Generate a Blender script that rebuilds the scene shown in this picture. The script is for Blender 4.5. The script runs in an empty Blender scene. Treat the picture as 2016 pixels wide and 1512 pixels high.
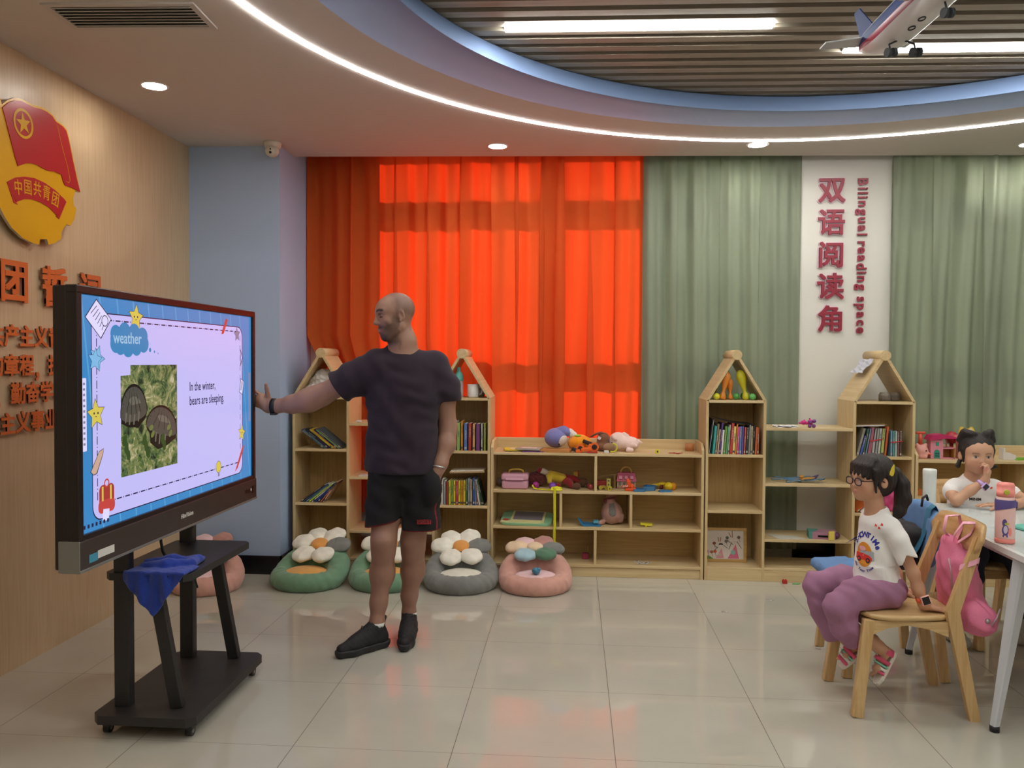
import bpy, bmesh, math, random
import numpy as np
from mathutils import Vector, Matrix, Euler

S = bpy.context.scene
C = S.collection
# ------------------------------------------------------------ camera
CAMF, PITCH, YAW, ROLL, CAMH = 1599.7, -0.02808, -0.07614, 0.00556, 1.4463
def _axes():
    cy, sy, cp, sp, cr, sr = math.cos(YAW), math.sin(YAW), math.cos(PITCH), math.sin(PITCH), math.cos(ROLL), math.sin(ROLL)
    f = Vector((sy*cp, cy*cp, sp)); r0 = Vector((cy, -sy, 0)); u0 = r0.cross(f)
    return r0*cr+u0*sr, -r0*sr+u0*cr, f
_R, _U, _F = _axes()
cd = bpy.data.cameras.new('camera'); cam = bpy.data.objects.new('camera', cd); C.objects.link(cam)
cd.sensor_width = 36; cd.lens = CAMF/2016*36; cd.clip_start = 0.05
M4 = Matrix.Identity(4)
for i in range(3):
    M4[i][0] = _R[i]; M4[i][1] = _U[i]; M4[i][2] = -_F[i]
M4[2][3] = CAMH
cam.matrix_world = M4
S.camera = cam
# ------------------------------------------------------------ look and light
S.view_settings.view_transform = 'Standard'; S.view_settings.look = 'None'
S.view_settings.exposure = 0.24; S.view_settings.gamma = 1.0; S.view_settings.use_curve_mapping = False
try:
    S.cycles.use_denoising = True; S.cycles.max_bounces = 8; S.cycles.diffuse_bounces = 4
    S.cycles.glossy_bounces = 3; S.cycles.transparent_max_bounces = 8; S.cycles.sample_clamp_indirect = 3.0
    S.cycles.caustics_reflective = False; S.cycles.caustics_refractive = False
except Exception: pass
w = bpy.data.worlds.new('sky'); S.world = w; w.use_nodes = True
w.node_tree.nodes['Background'].inputs[0].default_value = (0.75, 0.87, 1.0, 1)
w.node_tree.nodes['Background'].inputs[1].default_value = .9
sl = bpy.data.lights.new('sun', 'SUN'); sl.energy = 3.3; sl.angle = math.radians(2.0); sl.color = (1, .93, .82)
sun = bpy.data.objects.new('sun', sl); C.objects.link(sun)
sun.rotation_euler = Vector((-0.75, -1.0, -0.42)).to_track_quat('-Z', 'Y').to_euler()
sun.location = (0, 9, 5)
LED_E, LIN_E, DOWN_E = 41.0, 58.0, 220.0      # emission of the light ring, the linear lamps and the downlights

# ------------------------------------------------------------ helpers
def lin(c):
    if isinstance(c, str): c = tuple(int(c[i:i+2], 16) for i in (0, 2, 4))
    return tuple(((v/255)/12.92 if v/255 <= .04045 else ((v/255+.055)/1.055)**2.4) for v in c[:3]) + (1,)
MATS = {}
def mat(name, col='888888', rough=.6, metal=0, var=0, vs=8, col2=None, bump=0, bs=40, emit=None, es=0, sheen=0, coat=0, trans=0, alpha=1, stretch=None, spec=None, sss=0):
    if name in MATS: return MATS[name]
    m = bpy.data.materials.new(name); m.use_nodes = True; MATS[name] = m
    nt = m.node_tree; b = nt.nodes['Principled BSDF']
    b.inputs['Base Color'].default_value = lin(col); b.inputs['Roughness'].default_value = rough; b.inputs['Metallic'].default_value = metal
    if spec is not None: b.inputs['Specular IOR Level'].default_value = spec
    if sheen: b.inputs['Sheen Weight'].default_value = sheen; b.inputs['Sheen Roughness'].default_value = .5
    if coat: b.inputs['Coat Weight'].default_value = coat; b.inputs['Coat Roughness'].default_value = .1
    if trans: b.inputs['Transmission Weight'].default_value = trans
    if sss: b.inputs['Subsurface Weight'].default_value = sss; b.inputs['Subsurface Radius'].default_value = (.02, .008, .004); b.inputs['Subsurface Scale'].default_value = .4
    if alpha < 1: b.inputs['Alpha'].default_value = alpha
    if emit: b.inputs['Emission Color'].default_value = lin(emit); b.inputs['Emission Strength'].default_value = es
    tc = None
    if var or bump:
        tc = nt.nodes.new('ShaderNodeTexCoord'); mp = nt.nodes.new('ShaderNodeMapping'); nt.links.new(tc.outputs['Object'], mp.inputs[0])
        if stretch: mp.inputs['Scale'].default_value = stretch
    if var:
        n = nt.nodes.new('ShaderNodeTexNoise'); n.inputs['Scale'].default_value = vs; n.inputs['Detail'].default_value = 5
        nt.links.new(mp.outputs[0], n.inputs['Vector'])
        cr = nt.nodes.new('ShaderNodeValToRGB'); c = lin(col)
        c2 = lin(col2) if col2 else tuple(v*(1-var) for v in c[:3])+(1,)
        c1 = c if col2 else tuple(min(1, v*(1+var*.6)) for v in c[:3])+(1,)
        cr.color_ramp.elements[0].color = c2; cr.color_ramp.elements[1].color = c1
        cr.color_ramp.elements[0].position = .3; cr.color_ramp.elements[1].position = .7
        nt.links.new(n.outputs['Fac'], cr.inputs[0]); nt.links.new(cr.outputs[0], b.inputs['Base Color'])
    if bump:
        n2 = nt.nodes.new('ShaderNodeTexNoise'); n2.inputs['Scale'].default_value = bs; n2.inputs['Detail'].default_value = 4
        nt.links.new(mp.outputs[0], n2.inputs['Vector'])
        bp = nt.nodes.new('ShaderNodeBump'); bp.inputs['Strength'].default_value = bump; bp.inputs['Distance'].default_value = .01
        nt.links.new(n2.outputs['Fac'], bp.inputs['Height']); nt.links.new(bp.outputs[0], b.inputs['Normal'])
    return m
def wood(name, c1, c2, axis='Z', rough=.45, scale=1.0):
    if name in MATS: return MATS[name]
    m = bpy.data.materials.new(name); m.use_nodes = True; MATS[name] = m; nt = m.node_tree; b = nt.nodes['Principled BSDF']
    tc = nt.nodes.new('ShaderNodeTexCoord'); mp = nt.nodes.new('ShaderNodeMapping'); nt.links.new(tc.outputs['Object'], mp.inputs[0])
    s = [26*scale]*3; s['XYZ'.index(axis)] = 1.3*scale; mp.inputs['Scale'].default_value = s
    n = nt.nodes.new('ShaderNodeTexNoise'); n.inputs['Scale'].default_value = 1.6; n.inputs['Detail'].default_value = 6; n.inputs['Distortion'].default_value = .6
    nt.links.new(mp.outputs[0], n.inputs['Vector'])
    cr = nt.nodes.new('ShaderNodeValToRGB'); cr.color_ramp.elements[0].color = lin(c2); cr.color_ramp.elements[1].color = lin(c1)
    cr.color_ramp.elements[0].position = .35; cr.color_ramp.elements[1].position = .62
    nt.links.new(n.outputs['Fac'], cr.inputs[0]); nt.links.new(cr.outputs[0], b.inputs['Base Color']); b.inputs['Roughness'].default_value = rough
    return m
def emis(name, col, s):
    if name in MATS: return MATS[name]
    m = bpy.data.materials.new(name); m.use_nodes = True; MATS[name] = m; nt = m.node_tree
    for n in list(nt.nodes):
        if n.type == 'BSDF_PRINCIPLED': nt.nodes.remove(n)
    e = nt.nodes.new('ShaderNodeEmission'); e.inputs[0].default_value = lin(col); e.inputs[1].default_value = s
    nt.links.new(e.outputs[0], [n for n in nt.nodes if n.type == 'OUTPUT_MATERIAL'][0].inputs[0])
    return m

class MB:
    """collects shapes with material slots, builds ONE mesh object"""
    def __init__(s): s.v = []; s.f = []; s.mi = []; s.mats = []; s.sm = []
    def _m(s, m):
        if m is None: return 0
        if m not in s.mats: s.mats.append(m)
        return s.mats.index(m)
    def add(s, vs, fs, m=None, smooth=False):
        o = len(s.v); s.v += [tuple(v) for v in vs]; k = s._m(m)
        for f in fs: s.f.append(tuple(i+o for i in f)); s.mi.append(k); s.sm.append(smooth)
        return s
    def box(s, c, d, m=None, rot=None, taper=1.0, bev=0.0):
        x, y, z = [q/2 for q in d]
        if bev > 0:
            b = min(bev, x*.9, y*.9, z*.9); bm = bmesh.new(); bmesh.ops.create_cube(bm, size=2)
            for v in bm.verts: v.co = Vector((v.co.x*x, v.co.y*y, v.co.z*z))
            bmesh.ops.bevel(bm, geom=list(bm.edges), offset=b, segments=2, affect='EDGES', profile=.5)
            bm.verts.index_update(); vs = [v.co.copy() for v in bm.verts]; fs = [[v.index for v in f.verts] for f in bm.faces]; bm.free()
            for v in vs:
                if v.z > 0: v.x *= taper; v.y *= taper
        else:
            vs = [Vector((sx*x*(taper if sz > 0 else 1), sy*y*(taper if sz > 0 else 1), sz*z)) for sz in (-1, 1) for sx, sy in ((-1, -1), (1, -1), (1, 1), (-1, 1))]
            fs = [(3, 2, 1, 0), (4, 5, 6, 7), (0, 1, 5, 4), (1, 2, 6, 5), (2, 3, 7, 6), (3, 0, 4, 7)]
        R = Euler(rot).to_matrix() if rot else Matrix.Identity(3)
        return s.add([R @ v + Vector(c) for v in vs], fs, m)
    def b2(s, lo, hi, m=None, bev=0):
        return s.box([(a+b)/2 for a, b in zip(lo, hi)], [abs(b-a) for a, b in zip(lo, hi)], m, bev=bev)
    def tube(s, pts, r, m=None, n=12, cap=True, ry=None, up=None, closed=False):
        pts = [Vector(p) for p in pts]; N = len(pts)
        rs = list(r) if isinstance(r, (list, tuple)) else [r]*N
        rys = [(q if ry is None else (ry[i] if isinstance(ry, (list, tuple)) else ry)) for i, q in enumerate(rs)]
        vs = []; prev = Vector(up) if up else None
        for i, p in enumerate(pts):
            a = pts[i-1] if (i > 0 or closed) else p; b = pts[(i+1) % N] if (i < N-1 or closed) else p
            t = (b-a).normalized()
            if prev is None: prev = Vector((0, 0, 1)) if abs(t.z) < .9 else Vector((1, 0, 0))
            u = t.cross(prev); 
            if u.length < 1e-5: u = t.orthogonal()
            u.normalize(); v = u.cross(t).normalized(); prev = v if not up else Vector(up)
            for k in range(n):
                an = 2*math.pi*k/n; vs.append(p+u*(math.cos(an)*rs[i])+v*(math.sin(an)*rys[i]))
        fs = []
        for i in range(N if closed else N-1):
            j = (i+1) % N
            for k in range(n): k2 = (k+1) % n; fs.append((i*n+k, j*n+k, j*n+k2, i*n+k2))
        s.add(vs, fs, m, True)
        if cap and not closed: 
            s.add(vs[:n], [tuple(range(n))], m); s.add(vs[-n:], [tuple(range(n))[::-1]], m)
        return s
    def lathe(s, prof, c=(0, 0, 0), m=None, n=24, rot=None, sc=(1, 1, 1)):
        R = Euler(rot).to_matrix() if rot else Matrix.Identity(3); vs = []; c = Vector(c)
        for r, z in prof:
            for k in range(n):
                a = 2*math.pi*k/n; vs.append(R @ Vector((r*math.cos(a)*sc[0], r*math.sin(a)*sc[1], z*sc[2]))+c)
        fs = []
        for i in range(len(prof)-1):
            for k in range(n): k2 = (k+1) % n; fs.append((i*n+k, i*n+k2, (i+1)*n+k2, (i+1)*n+k))
        s.add(vs, fs, m, True)
        if prof[0][0] > 1e-6: s.add(vs[:n], [tuple(range(n))[::-1]], m)
        if prof[-1][0] > 1e-6: s.add(vs[-n:], [tuple(range(n))], m)
        return s
    def ball(s, c, r, m=None, n=16, rot=None):
        if not isinstance(r, (list, tuple)): r = (r, r, r)
        k = max(6, n//2); prof = [(math.sin(math.pi*i/k), -math.cos(math.pi*i/k)) for i in range(k+1)]
        return s.lathe([(max(a, 0.0), b) for a, b in prof], c, m, n, rot, r)
    def prism(s, poly, t, M=None, m=None, side=None):
        """poly in XY, thickness t along +Z, placed by matrix M"""
        M = M or Matrix.Identity(4); n = len(poly)
        vs = [M @ Vector((x, y, 0)) for x, y in poly]+[M @ Vector((x, y, t)) for x, y in poly]
        s.add(vs, [tuple(range(n))[::-1], tuple(range(n, 2*n))], m)
        s.add(vs, [(i, (i+1) % n, n+(i+1) % n, n+i) for i in range(n)], side or m)
        return s
    def build(s, name, m=None, parent=None, loc=None, smooth_all=False):
        me = bpy.data.meshes.new(name); me.from_pydata(s.v, [], s.f)
        for q in (s.mats or [m]): 
            if q: me.materials.append(q)
        me.polygons.foreach_set('material_index', s.mi)
        me.polygons.foreach_set('use_smooth', [True]*len(s.sm) if smooth_all else s.sm)
        bm = bmesh.new(); bm.from_mesh(me); bmesh.ops.remove_doubles(bm, verts=bm.verts, dist=1e-6); bmesh.ops.recalc_face_normals(bm, faces=bm.faces); bm.to_mesh(me); bm.free()
        me.update(); return link(name, me, parent, loc)
def link(name, data, parent=None, loc=None):
    o = bpy.data.objects.new(name, data); C.objects.link(o)
    if parent: o.parent = parent
    if loc: o.location = loc
    return o
def tag(o, label=None, cat=None, group=None, kind=None):
    if label: o['label'] = label
    if cat: o['category'] = cat
    if group: o['group'] = group
    if kind: o['kind'] = kind
    return o
def empty(name, loc=(0, 0, 0), rz=0, label=None, cat=None, group=None):
    o = bpy.data.objects.new(name, None); C.objects.link(o); o.location = loc; o.rotation_euler = (0, 0, rz); o.empty_display_size = .05
    return tag(o, label, cat, group)
def struct(o): o['kind'] = 'structure'; return o
def copy_tree(o, parent=None, **k):
    c = o.copy(); C.objects.link(c); c.parent = parent
    for ch in o.children: copy_tree(ch, c)
    for a, b in k.items(): c[a] = b
    return c
def worldpart(o):
    """children are authored in world space: cancel the parent's placement"""
    p = o.parent; M = Matrix.Translation(p.location) @ p.rotation_euler.to_matrix().to_4x4()
    o.matrix_parent_inverse = M.inverted(); return o

# ---- text as mesh
def text_mesh(txt, size, ext=.004, bold=0.0, m=None, align='CENTER', squash=1.0, bevel=0):
    cu = bpy.data.curves.new('t', 'FONT'); cu.body = txt; cu.size = size; cu.extrude = ext; cu.offset = bold
    cu.align_x = align; cu.align_y = 'CENTER'; cu.resolution_u = 3; cu.bevel_depth = bevel
    o = bpy.data.objects.new('t', cu); C.objects.link(o)
    bpy.context.view_layer.update()
    me = bpy.data.meshes.new_from_object(o.evaluated_get(bpy.context.evaluated_depsgraph_get()))
    bpy.data.objects.remove(o); bpy.data.curves.remove(cu)
    if squash != 1: 
        for v in me.vertices: v.co.x *= squash
    me.materials.clear()
    if m: me.materials.append(m)
    return me
def bold_mesh(txt, size, ext, d, m, n=4, squash=1.0):
    """heavier strokes: the glyph repeated at small shifts inside one mesh"""
    me = text_mesh(txt, size, ext, 0, None, squash=squash); mb = MB(); vs = [v.co.copy() for v in me.vertices]; fs = [tuple(p.vertices) for p in me.polygons]; bpy.data.meshes.remove(me)
    for k in range(n+1):
        a = 2*math.pi*k/n+math.pi/4; o = Vector((math.cos(a)*d, math.sin(a)*d, k*.00012)) if k < n else Vector((0, 0, k*.00012)); mb.add([v+o for v in vs], fs, m)
    me = bpy.data.meshes.new('glyph'); me.from_pydata(mb.v, [], mb.f); me.materials.append(m); me.update(); return me
def text_into(mb, txt, size, M, m, bold=0.0, ext=.0004, align='CENTER', squash=1.0):
    me = text_mesh(txt, size, ext, 0, None, align, squash)
    for i_, o in enumerate([(0, 0)] if not bold else [(0, 0), (bold, 0), (-bold, 0), (0, bold), (0, -bold)]): mb.add([M @ (v.co+Vector((o[0], o[1], i_*.00003))) for v in me.vertices], [tuple(p.vertices) for p in me.polygons], m)
    bpy.data.meshes.remove(me)
def frame(o, x, z, n=None):
    """matrix with local x along x and local z along n"""
    n = z if n is None else n
    x = Vector(x).normalized(); n = Vector(n).normalized(); y = n.cross(x).normalized()
    M = Matrix.Identity(4)
    for i in range(3): M[i][0] = x[i]; M[i][1] = y[i]; M[i][2] = n[i]; M[i][3] = o[i]
    return M

# ---- signed distance modelling with surface nets
class SDF:
    def __init__(s, lo, hi, h):
        s.lo = np.array(lo, np.float32); s.h = h; s.n = np.ceil((np.array(hi)-s.lo)/h).astype(int)+1
        s.a = np.full(s.n, 9.0, np.float32)
    def _g(s, lo, hi, m):
        i0 = np.clip(np.floor((np.array(lo)-m-s.lo)/s.h).astype(int), 0, s.n); i1 = np.clip(np.ceil((np.array(hi)+m-s.lo)/s.h).astype(int)+1, 0, s.n)
        if (i1 <= i0).any(): return None
        ax = [((np.arange(i0[k], i1[k])*s.h)+s.lo[k]).astype(np.float32) for k in range(3)]
        return tuple(slice(i0[k], i1[k]) for k in range(3)), ax[0][:, None, None], ax[1][None, :, None], ax[2][None, None, :]
    def _op(s, sl, d, k, op):
        a = s.a[sl]; d = d.astype(np.float32)
        if op == 'u': q = np.maximum(k-np.abs(a-d), 0); s.a[sl] = np.minimum(a, d)-q*q/(4*max(k, 1e-6))
        elif op == 's': q = np.maximum(k-np.abs(a+d), 0); s.a[sl] = np.maximum(a, -d)+q*q/(4*max(k, 1e-6))
        elif op == 'i': s.a[sl] = np.maximum(a, d)
    def cap(s, a, b, ra, rb=None, k=.02, op='u', flat=None):
        rb = ra if rb is None else rb; a = np.array(a, float); b = np.array(b, float); R = max(ra, rb)
        g = s._g(np.minimum(a, b)-R, np.maximum(a, b)+R, k+2*s.h)
        if g is None: return s
        sl, X, Y, Z = g; ab = b-a; L = max(float(ab@ab), 1e-12)
        t = np.clip(((X-a[0])*ab[0]+(Y-a[1])*ab[1]+(Z-a[2])*ab[2])/L, 0, 1)
        dx, dy, dz = X-a[0]-t*ab[0], Y-a[1]-t*ab[1], Z-a[2]-t*ab[2]
        if flat is not None:   # (axis vector, factor): squash the section along an axis
            v, fct = np.array(flat[0], float), flat[1]; v = v/np.linalg.norm(v)
            q = dx*v[0]+dy*v[1]+dz*v[2]; w2 = q*(fct-1); dx, dy, dz = dx+w2*v[0], dy+w2*v[1], dz+w2*v[2]
        s._op(sl, np.sqrt(dx*dx+dy*dy+dz*dz)-(ra+(rb-ra)*t), k, op); return s
    def chain(s, pts, rs, k=.02, **kw):
        for i in range(len(pts)-1): s.cap(pts[i], pts[i+1], rs[i], rs[i+1], k, **kw)
        return s
    def ell(s, c, r, rot=None, k=.02, op='u'):
        if not isinstance(r, (list, tuple)): r = (r, r, r)
        c = np.array(c, float); r = np.array(r, float); R = r.max(); g = s._g(c-R, c+R, k+2*s.h)
        if g is None: return s
        sl, X, Y, Z = g; X, Y, Z = X-c[0], Y-c[1], Z-c[2]
        if rot is not None:
            m = np.array(Euler(rot).to_matrix().transposed() if not isinstance(rot, Matrix) else rot.transposed()); X, Y, Z = (m[0, 0]*X+m[0, 1]*Y+m[0, 2]*Z, m[1, 0]*X+m[1, 1]*Y+m[1, 2]*Z, m[2, 0]*X+m[2, 1]*Y+m[2, 2]*Z)
        k0 = np.sqrt((X/r[0])**2+(Y/r[1])**2+(Z/r[2])**2); k1 = np.sqrt((X/r[0]**2)**2+(Y/r[1]**2)**2+(Z/r[2]**2)**2)
        s._op(sl, k0*(k0-1)/np.maximum(k1, 1e-6), k, op); return s
    def box(s, c, d, rr=.01, rot=None, k=.01, op='u'):
        c = np.array(c, float); d = np.array(d, float)/2; R = np.linalg.norm(d); g = s._g(c-R, c+R, k+2*s.h)
        if g is None: return s
        sl, X, Y, Z = g; X, Y, Z = X-c[0], Y-c[1], Z-c[2]
        if rot is not None:
            m = np.array(Euler(rot).to_matrix().transposed() if not isinstance(rot, Matrix) else rot.transposed()); X, Y, Z = (m[0, 0]*X+m[0, 1]*Y+m[0, 2]*Z, m[1, 0]*X+m[1, 1]*Y+m[1, 2]*Z, m[2, 0]*X+m[2, 1]*Y+m[2, 2]*Z)
        qx, qy, qz = np.abs(X)-d[0]+rr, np.abs(Y)-d[1]+rr, np.abs(Z)-d[2]+rr
        s._op(sl, np.sqrt(np.maximum(qx, 0)**2+np.maximum(qy, 0)**2+np.maximum(qz, 0)**2)+np.minimum(np.maximum(qx, np.maximum(qy, qz)), 0)-rr, k, op); return s
    def fn(s, f):
        g = s._g(s.lo, s.lo+s.n*s.h, 0); sl, X, Y, Z = g; s.a[sl] = f(s.a[sl], X, Y, Z).astype(np.float32); return s
    def plane(s, p, n, k=0):
        """keep the side the normal does NOT point to"""
        n = np.array(n, float); n /= np.linalg.norm(n)
        return s.fn(lambda a, X, Y, Z: np.maximum(a, (X-p[0])*n[0]+(Y-p[1])*n[1]+(Z-p[2])*n[2]))
    def mesh(s, name):
        a = s.a; a[0] = 9; a[-1] = 9; a[:, 0] = 9; a[:, -1] = 9; a[:, :, 0] = 9; a[:, :, -1] = 9
        ins = a < 0
        cnt = np.zeros(tuple(s.n-1), np.int8)
        for i in (0, 1):
            for j in (0, 1):
                for k in (0, 1): cnt += ins[i:s.n[0]-1+i, j:s.n[1]-1+j, k:s.n[2]-1+k]
        idx = np.argwhere((cnt > 0) & (cnt < 8)); N = len(idx)
        cid = np.full(tuple(s.n-1), -1, np.int32); cid[idx[:, 0], idx[:, 1], idx[:, 2]] = np.arange(N)
        cor = [(i, j, k) for i in (0, 1) for j in (0, 1) for k in (0, 1)]
        val = {c: a[idx[:, 0]+c[0], idx[:, 1]+c[1], idx[:, 2]+c[2]] for c in cor}
        acc = np.zeros((N, 3), np.float64); num = np.zeros(N)
        for c in cor:
            for ax in range(3):
                if c[ax] == 0:
                    d = list(c); d[ax] = 1; va, vb = val[c], val[tuple(d)]; m = (va < 0) != (vb < 0)
                    t = np.where(m, va/np.where(m, va-vb, 1), 0); p = np.tile(np.array(c, float), (N, 1)); p[:, ax] += t
                    acc[m] += p[m]; num[m] += 1
        V = (acc/num[:, None]+idx)*s.h+s.lo
        F = []
        for ax in range(3):
            sa = [slice(None)]*3; sb = [slice(None)]*3; sa[ax] = slice(0, -1); sb[ax] = slice(1, None)
            A, B = ins[tuple(sa)], ins[tuple(sb)]; e = np.argwhere(A != B)
            if not len(e): continue
            u, v = (ax+1) % 3, (ax+2) % 3
            def cell(du, dv):
                q = e.copy(); q[:, u] += du; q[:, v] += dv; return cid[q[:, 0], q[:, 1], q[:, 2]]
            q = np.stack([cell(-1, -1), cell(0, -1), cell(0, 0), cell(-1, 0)], 1)
            fl = ~A[e[:, 0], e[:, 1], e[:, 2]]; q[fl] = q[fl][:, ::-1]; F.append(q)
        F = np.concatenate(F); me = bpy.data.meshes.new(name)
        me.vertices.add(N); me.vertices.foreach_set('co', V.astype(np.float32).ravel()); me.loops.add(len(F)*4); me.loops.foreach_set('vertex_index', F.ravel().astype(np.int32))
        me.polygons.add(len(F)); me.polygons.foreach_set('loop_start', np.arange(len(F), dtype=np.int32)*4); me.polygons.foreach_set('loop_total', np.full(len(F), 4, np.int32))
        me.polygons.foreach_set('use_smooth', np.ones(len(F), bool)); me.update(calc_edges=True); me.validate()
        return me
    def build(s, name, m, parent=None, world=False, smooth=0):
        me = s.mesh(name); me.materials.append(m); o = link(name, me, parent)
        if smooth:
            md = o.modifiers.new('s', 'SMOOTH'); md.iterations = smooth; md.factor = .5
        if parent is not None and world: worldpart(o)
        return o
rnd = random.Random(7)
def R(d): return math.radians(d)
# ============================================================ the room
ZC = 2.87
RC = (1.28, 2.70)                     # centre of the round ceiling recess
XL, XR, YB, YF = -2.588, 5.2, 5.98, -3.2
def ceil_edge(x): return 5.60+(x+1.97)*0.047
# floor
m = mat('floor_tile', 'b9b2a2', rough=.1, spec=.85); nt = m.node_tree; b = nt.nodes['Principled BSDF']
tc = nt.nodes.new('ShaderNodeTexCoord'); sx = nt.nodes.new('ShaderNodeSeparateXYZ'); nt.links.new(tc.outputs['Object'], sx.inputs[0])
def mnode(op, a, b2=None, nt=nt):
    n = nt.nodes.new('ShaderNodeMath'); n.operation = op
    for i, q in enumerate((a, b2)):
        if q is None: continue
        if isinstance(q, (int, float)): n.inputs[i].default_value = q
        else: nt.links.new(q, n.inputs[i])
    return n.outputs[0]
def groove(o, off):
    q = mnode('FRACT', mnode('ADD', mnode('DIVIDE', mnode('SUBTRACT', o, off), .6), 40))
    return mnode('LESS_THAN', mnode('SUBTRACT', .5, mnode('ABSOLUTE', mnode('SUBTRACT', q, .5))), .0022)
g = mnode('MAXIMUM', groove(sx.outputs[0], -1.0392), mnode('MULTIPLY', groove(sx.outputs[1], 2.9340), .45))
n = nt.nodes.new('ShaderNodeTexNoise'); n.inputs['Scale'].default_value = 2.2; n.inputs['Detail'].default_value = 6; nt.links.new(tc.outputs['Object'], n.inputs['Vector'])
cr = nt.nodes.new('ShaderNodeValToRGB'); cr.color_ramp.elements[0].color = lin('b7b3a6'); cr.color_ramp.elements[1].color = lin('bdb9ac'); cr.color_ramp.elements[0].position = .35; cr.color_ramp.elements[1].position = .65
nt.links.new(n.outputs['Fac'], cr.inputs[0])
mx = nt.nodes.new('ShaderNodeMix'); mx.data_type = 'RGBA'; nt.links.new(g, mx.inputs[0]); nt.links.new(cr.outputs[0], mx.inputs[6]); mx.inputs[7].default_value = lin('4a443c')
nt.links.new(mx.outputs[2], b.inputs['Base Color'])
nt.links.new(mnode('ADD', mnode('MULTIPLY', n.outputs['Fac'], .008), mnode('ADD', .018, mnode('MULTIPLY', g, .5))), b.inputs['Roughness'])
mb = MB(); mb.b2((XL-.1, YF-.1, -.06), (XR+.1, YB+.15, 0)); struct(mb.build('floor', m))
# left wall, veneer
wv = wood('veneer_wall', 'ccb391', 'c4a985', 'Z', rough=.38, scale=1.6)
mb = MB(); mb.b2((XL-.12, YF, 0), (XL, 5.31, 3.25), wv); struct(mb.build('wall_left'))
# blue corner column
blue = mat('blue_paint', 'abc0e2', rough=.6)
mb = MB(); mb.b2((XL-.12, 5.31, 0), (-1.965, YB, 3.25), blue); struct(mb.build('wall_corner'))
blk = mat('black_skirting', '16161a', rough=.25)
mb = MB(); mb.b2((XL, 5.298, 0), (-1.953, 5.31, .125), blk); mb.b2((-1.965, 5.298, 0), (-1.953, YB-.1, .125), blk); struct(mb.build('baseboard_back'))
# back wall with window openings
wp = mat('white_paint', 'd6d4cc', rough=.7)
mb = MB()
W1 = (-1.43, 1.50); W2 = (2.27, 4.6); ZW0, ZW1 = .50, 2.98
xs = [-1.965, W1[0], W1[1], W2[0], W2[1], XR]
mb.b2((xs[0], 5.95, 0), (xs[1], 6.09, 3.25), wp); mb.b2((xs[2], 5.95, 0), (xs[3], 6.09, 3.25), wp); mb.b2((xs[4], 5.95, 0), (xs[5], 6.09, 3.25), wp)
for a, b_ in (W1, W2):
    mb.b2((a, 5.95, 0), (b_, 6.09, ZW0), wp); mb.b2((a, 5.95, ZW1), (b_, 6.09, 3.25), wp)
struct(mb.build('wall_back'))
mb = MB(); mb.b2((1.56, 5.90, 0), (2.205, 5.95, 3.25), wp); struct(mb.build('wall_pier'))
mb = MB(); mb.b2((1.56, 5.89, 0), (2.205, 5.90, .17), blk); struct(mb.build('baseboard_pier'))
mb = MB(); mb.b2((XR, YF, 0), (XR+.12, YB+.1, 3.25), wp); struct(mb.build('wall_right'))
mb = MB(); mb.b2((XL-.1, YF-.12, 0), (XR+.1, YF, 3.25), wp); struct(mb.build('wall_front'))
# windows
fr = mat('window_frame_white', 'c9c7c2', rough=.5); gl = mat('glass', 'ffffff', rough=.02)
nt = gl.node_tree; nt.nodes.remove(nt.nodes['Principled BSDF']); o_ = [q for q in nt.nodes if q.type == 'OUTPUT_MATERIAL'][0]
tb = nt.nodes.new('ShaderNodeBsdfTransparent'); gb = nt.nodes.new('ShaderNodeBsdfGlossy'); gb.inputs['Roughness'].default_value = .02; mxs = nt.nodes.new('ShaderNodeMixShader'); mxs.inputs[0].default_value = .08
nt.links.new(tb.outputs[0], mxs.inputs[1]); nt.links.new(gb.outputs[0], mxs.inputs[2]); nt.links.new(mxs.outputs[0], o_.inputs[0])
SH = 0.055   # sunlight slopes down by this much between frame and curtain
for i, (a, b_, mull) in enumerate(((W1[0], W1[1], (-.10, .62)), (W2[0], W2[1], (3.0, 3.8)))):
    e = empty('window_%d' % (i+1), ((a+b_)/2, 6.0, ZW0)); struct(e)
    mb = MB()
    for x0, x1 in [(a, a+.05), (b_-.05, b_)]+[(q-.045, q+.045) for q in mull]: mb.b2((x0, 5.96, ZW0), (x1, 6.02, ZW1), fr)
    for z0, z1 in ((ZW0, ZW0+.05), (ZW1-.05, ZW1), (2.39+SH, 2.58+SH), (1.23+SH, 1.41+SH)): mb.b2((a, 5.965, z0), (b_, 6.015, z1), fr)
    worldpart(mb.build('window_frame', None, e))
    ms = [a]+list(mull)+[b_]
    for j in range(len(ms)-1):
        mb = MB(); mb.b2((ms[j]+.02, 5.985, ZW0), (ms[j+1]-.02, 5.991, ZW1)); worldpart(mb.build('pane', gl, e))
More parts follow.
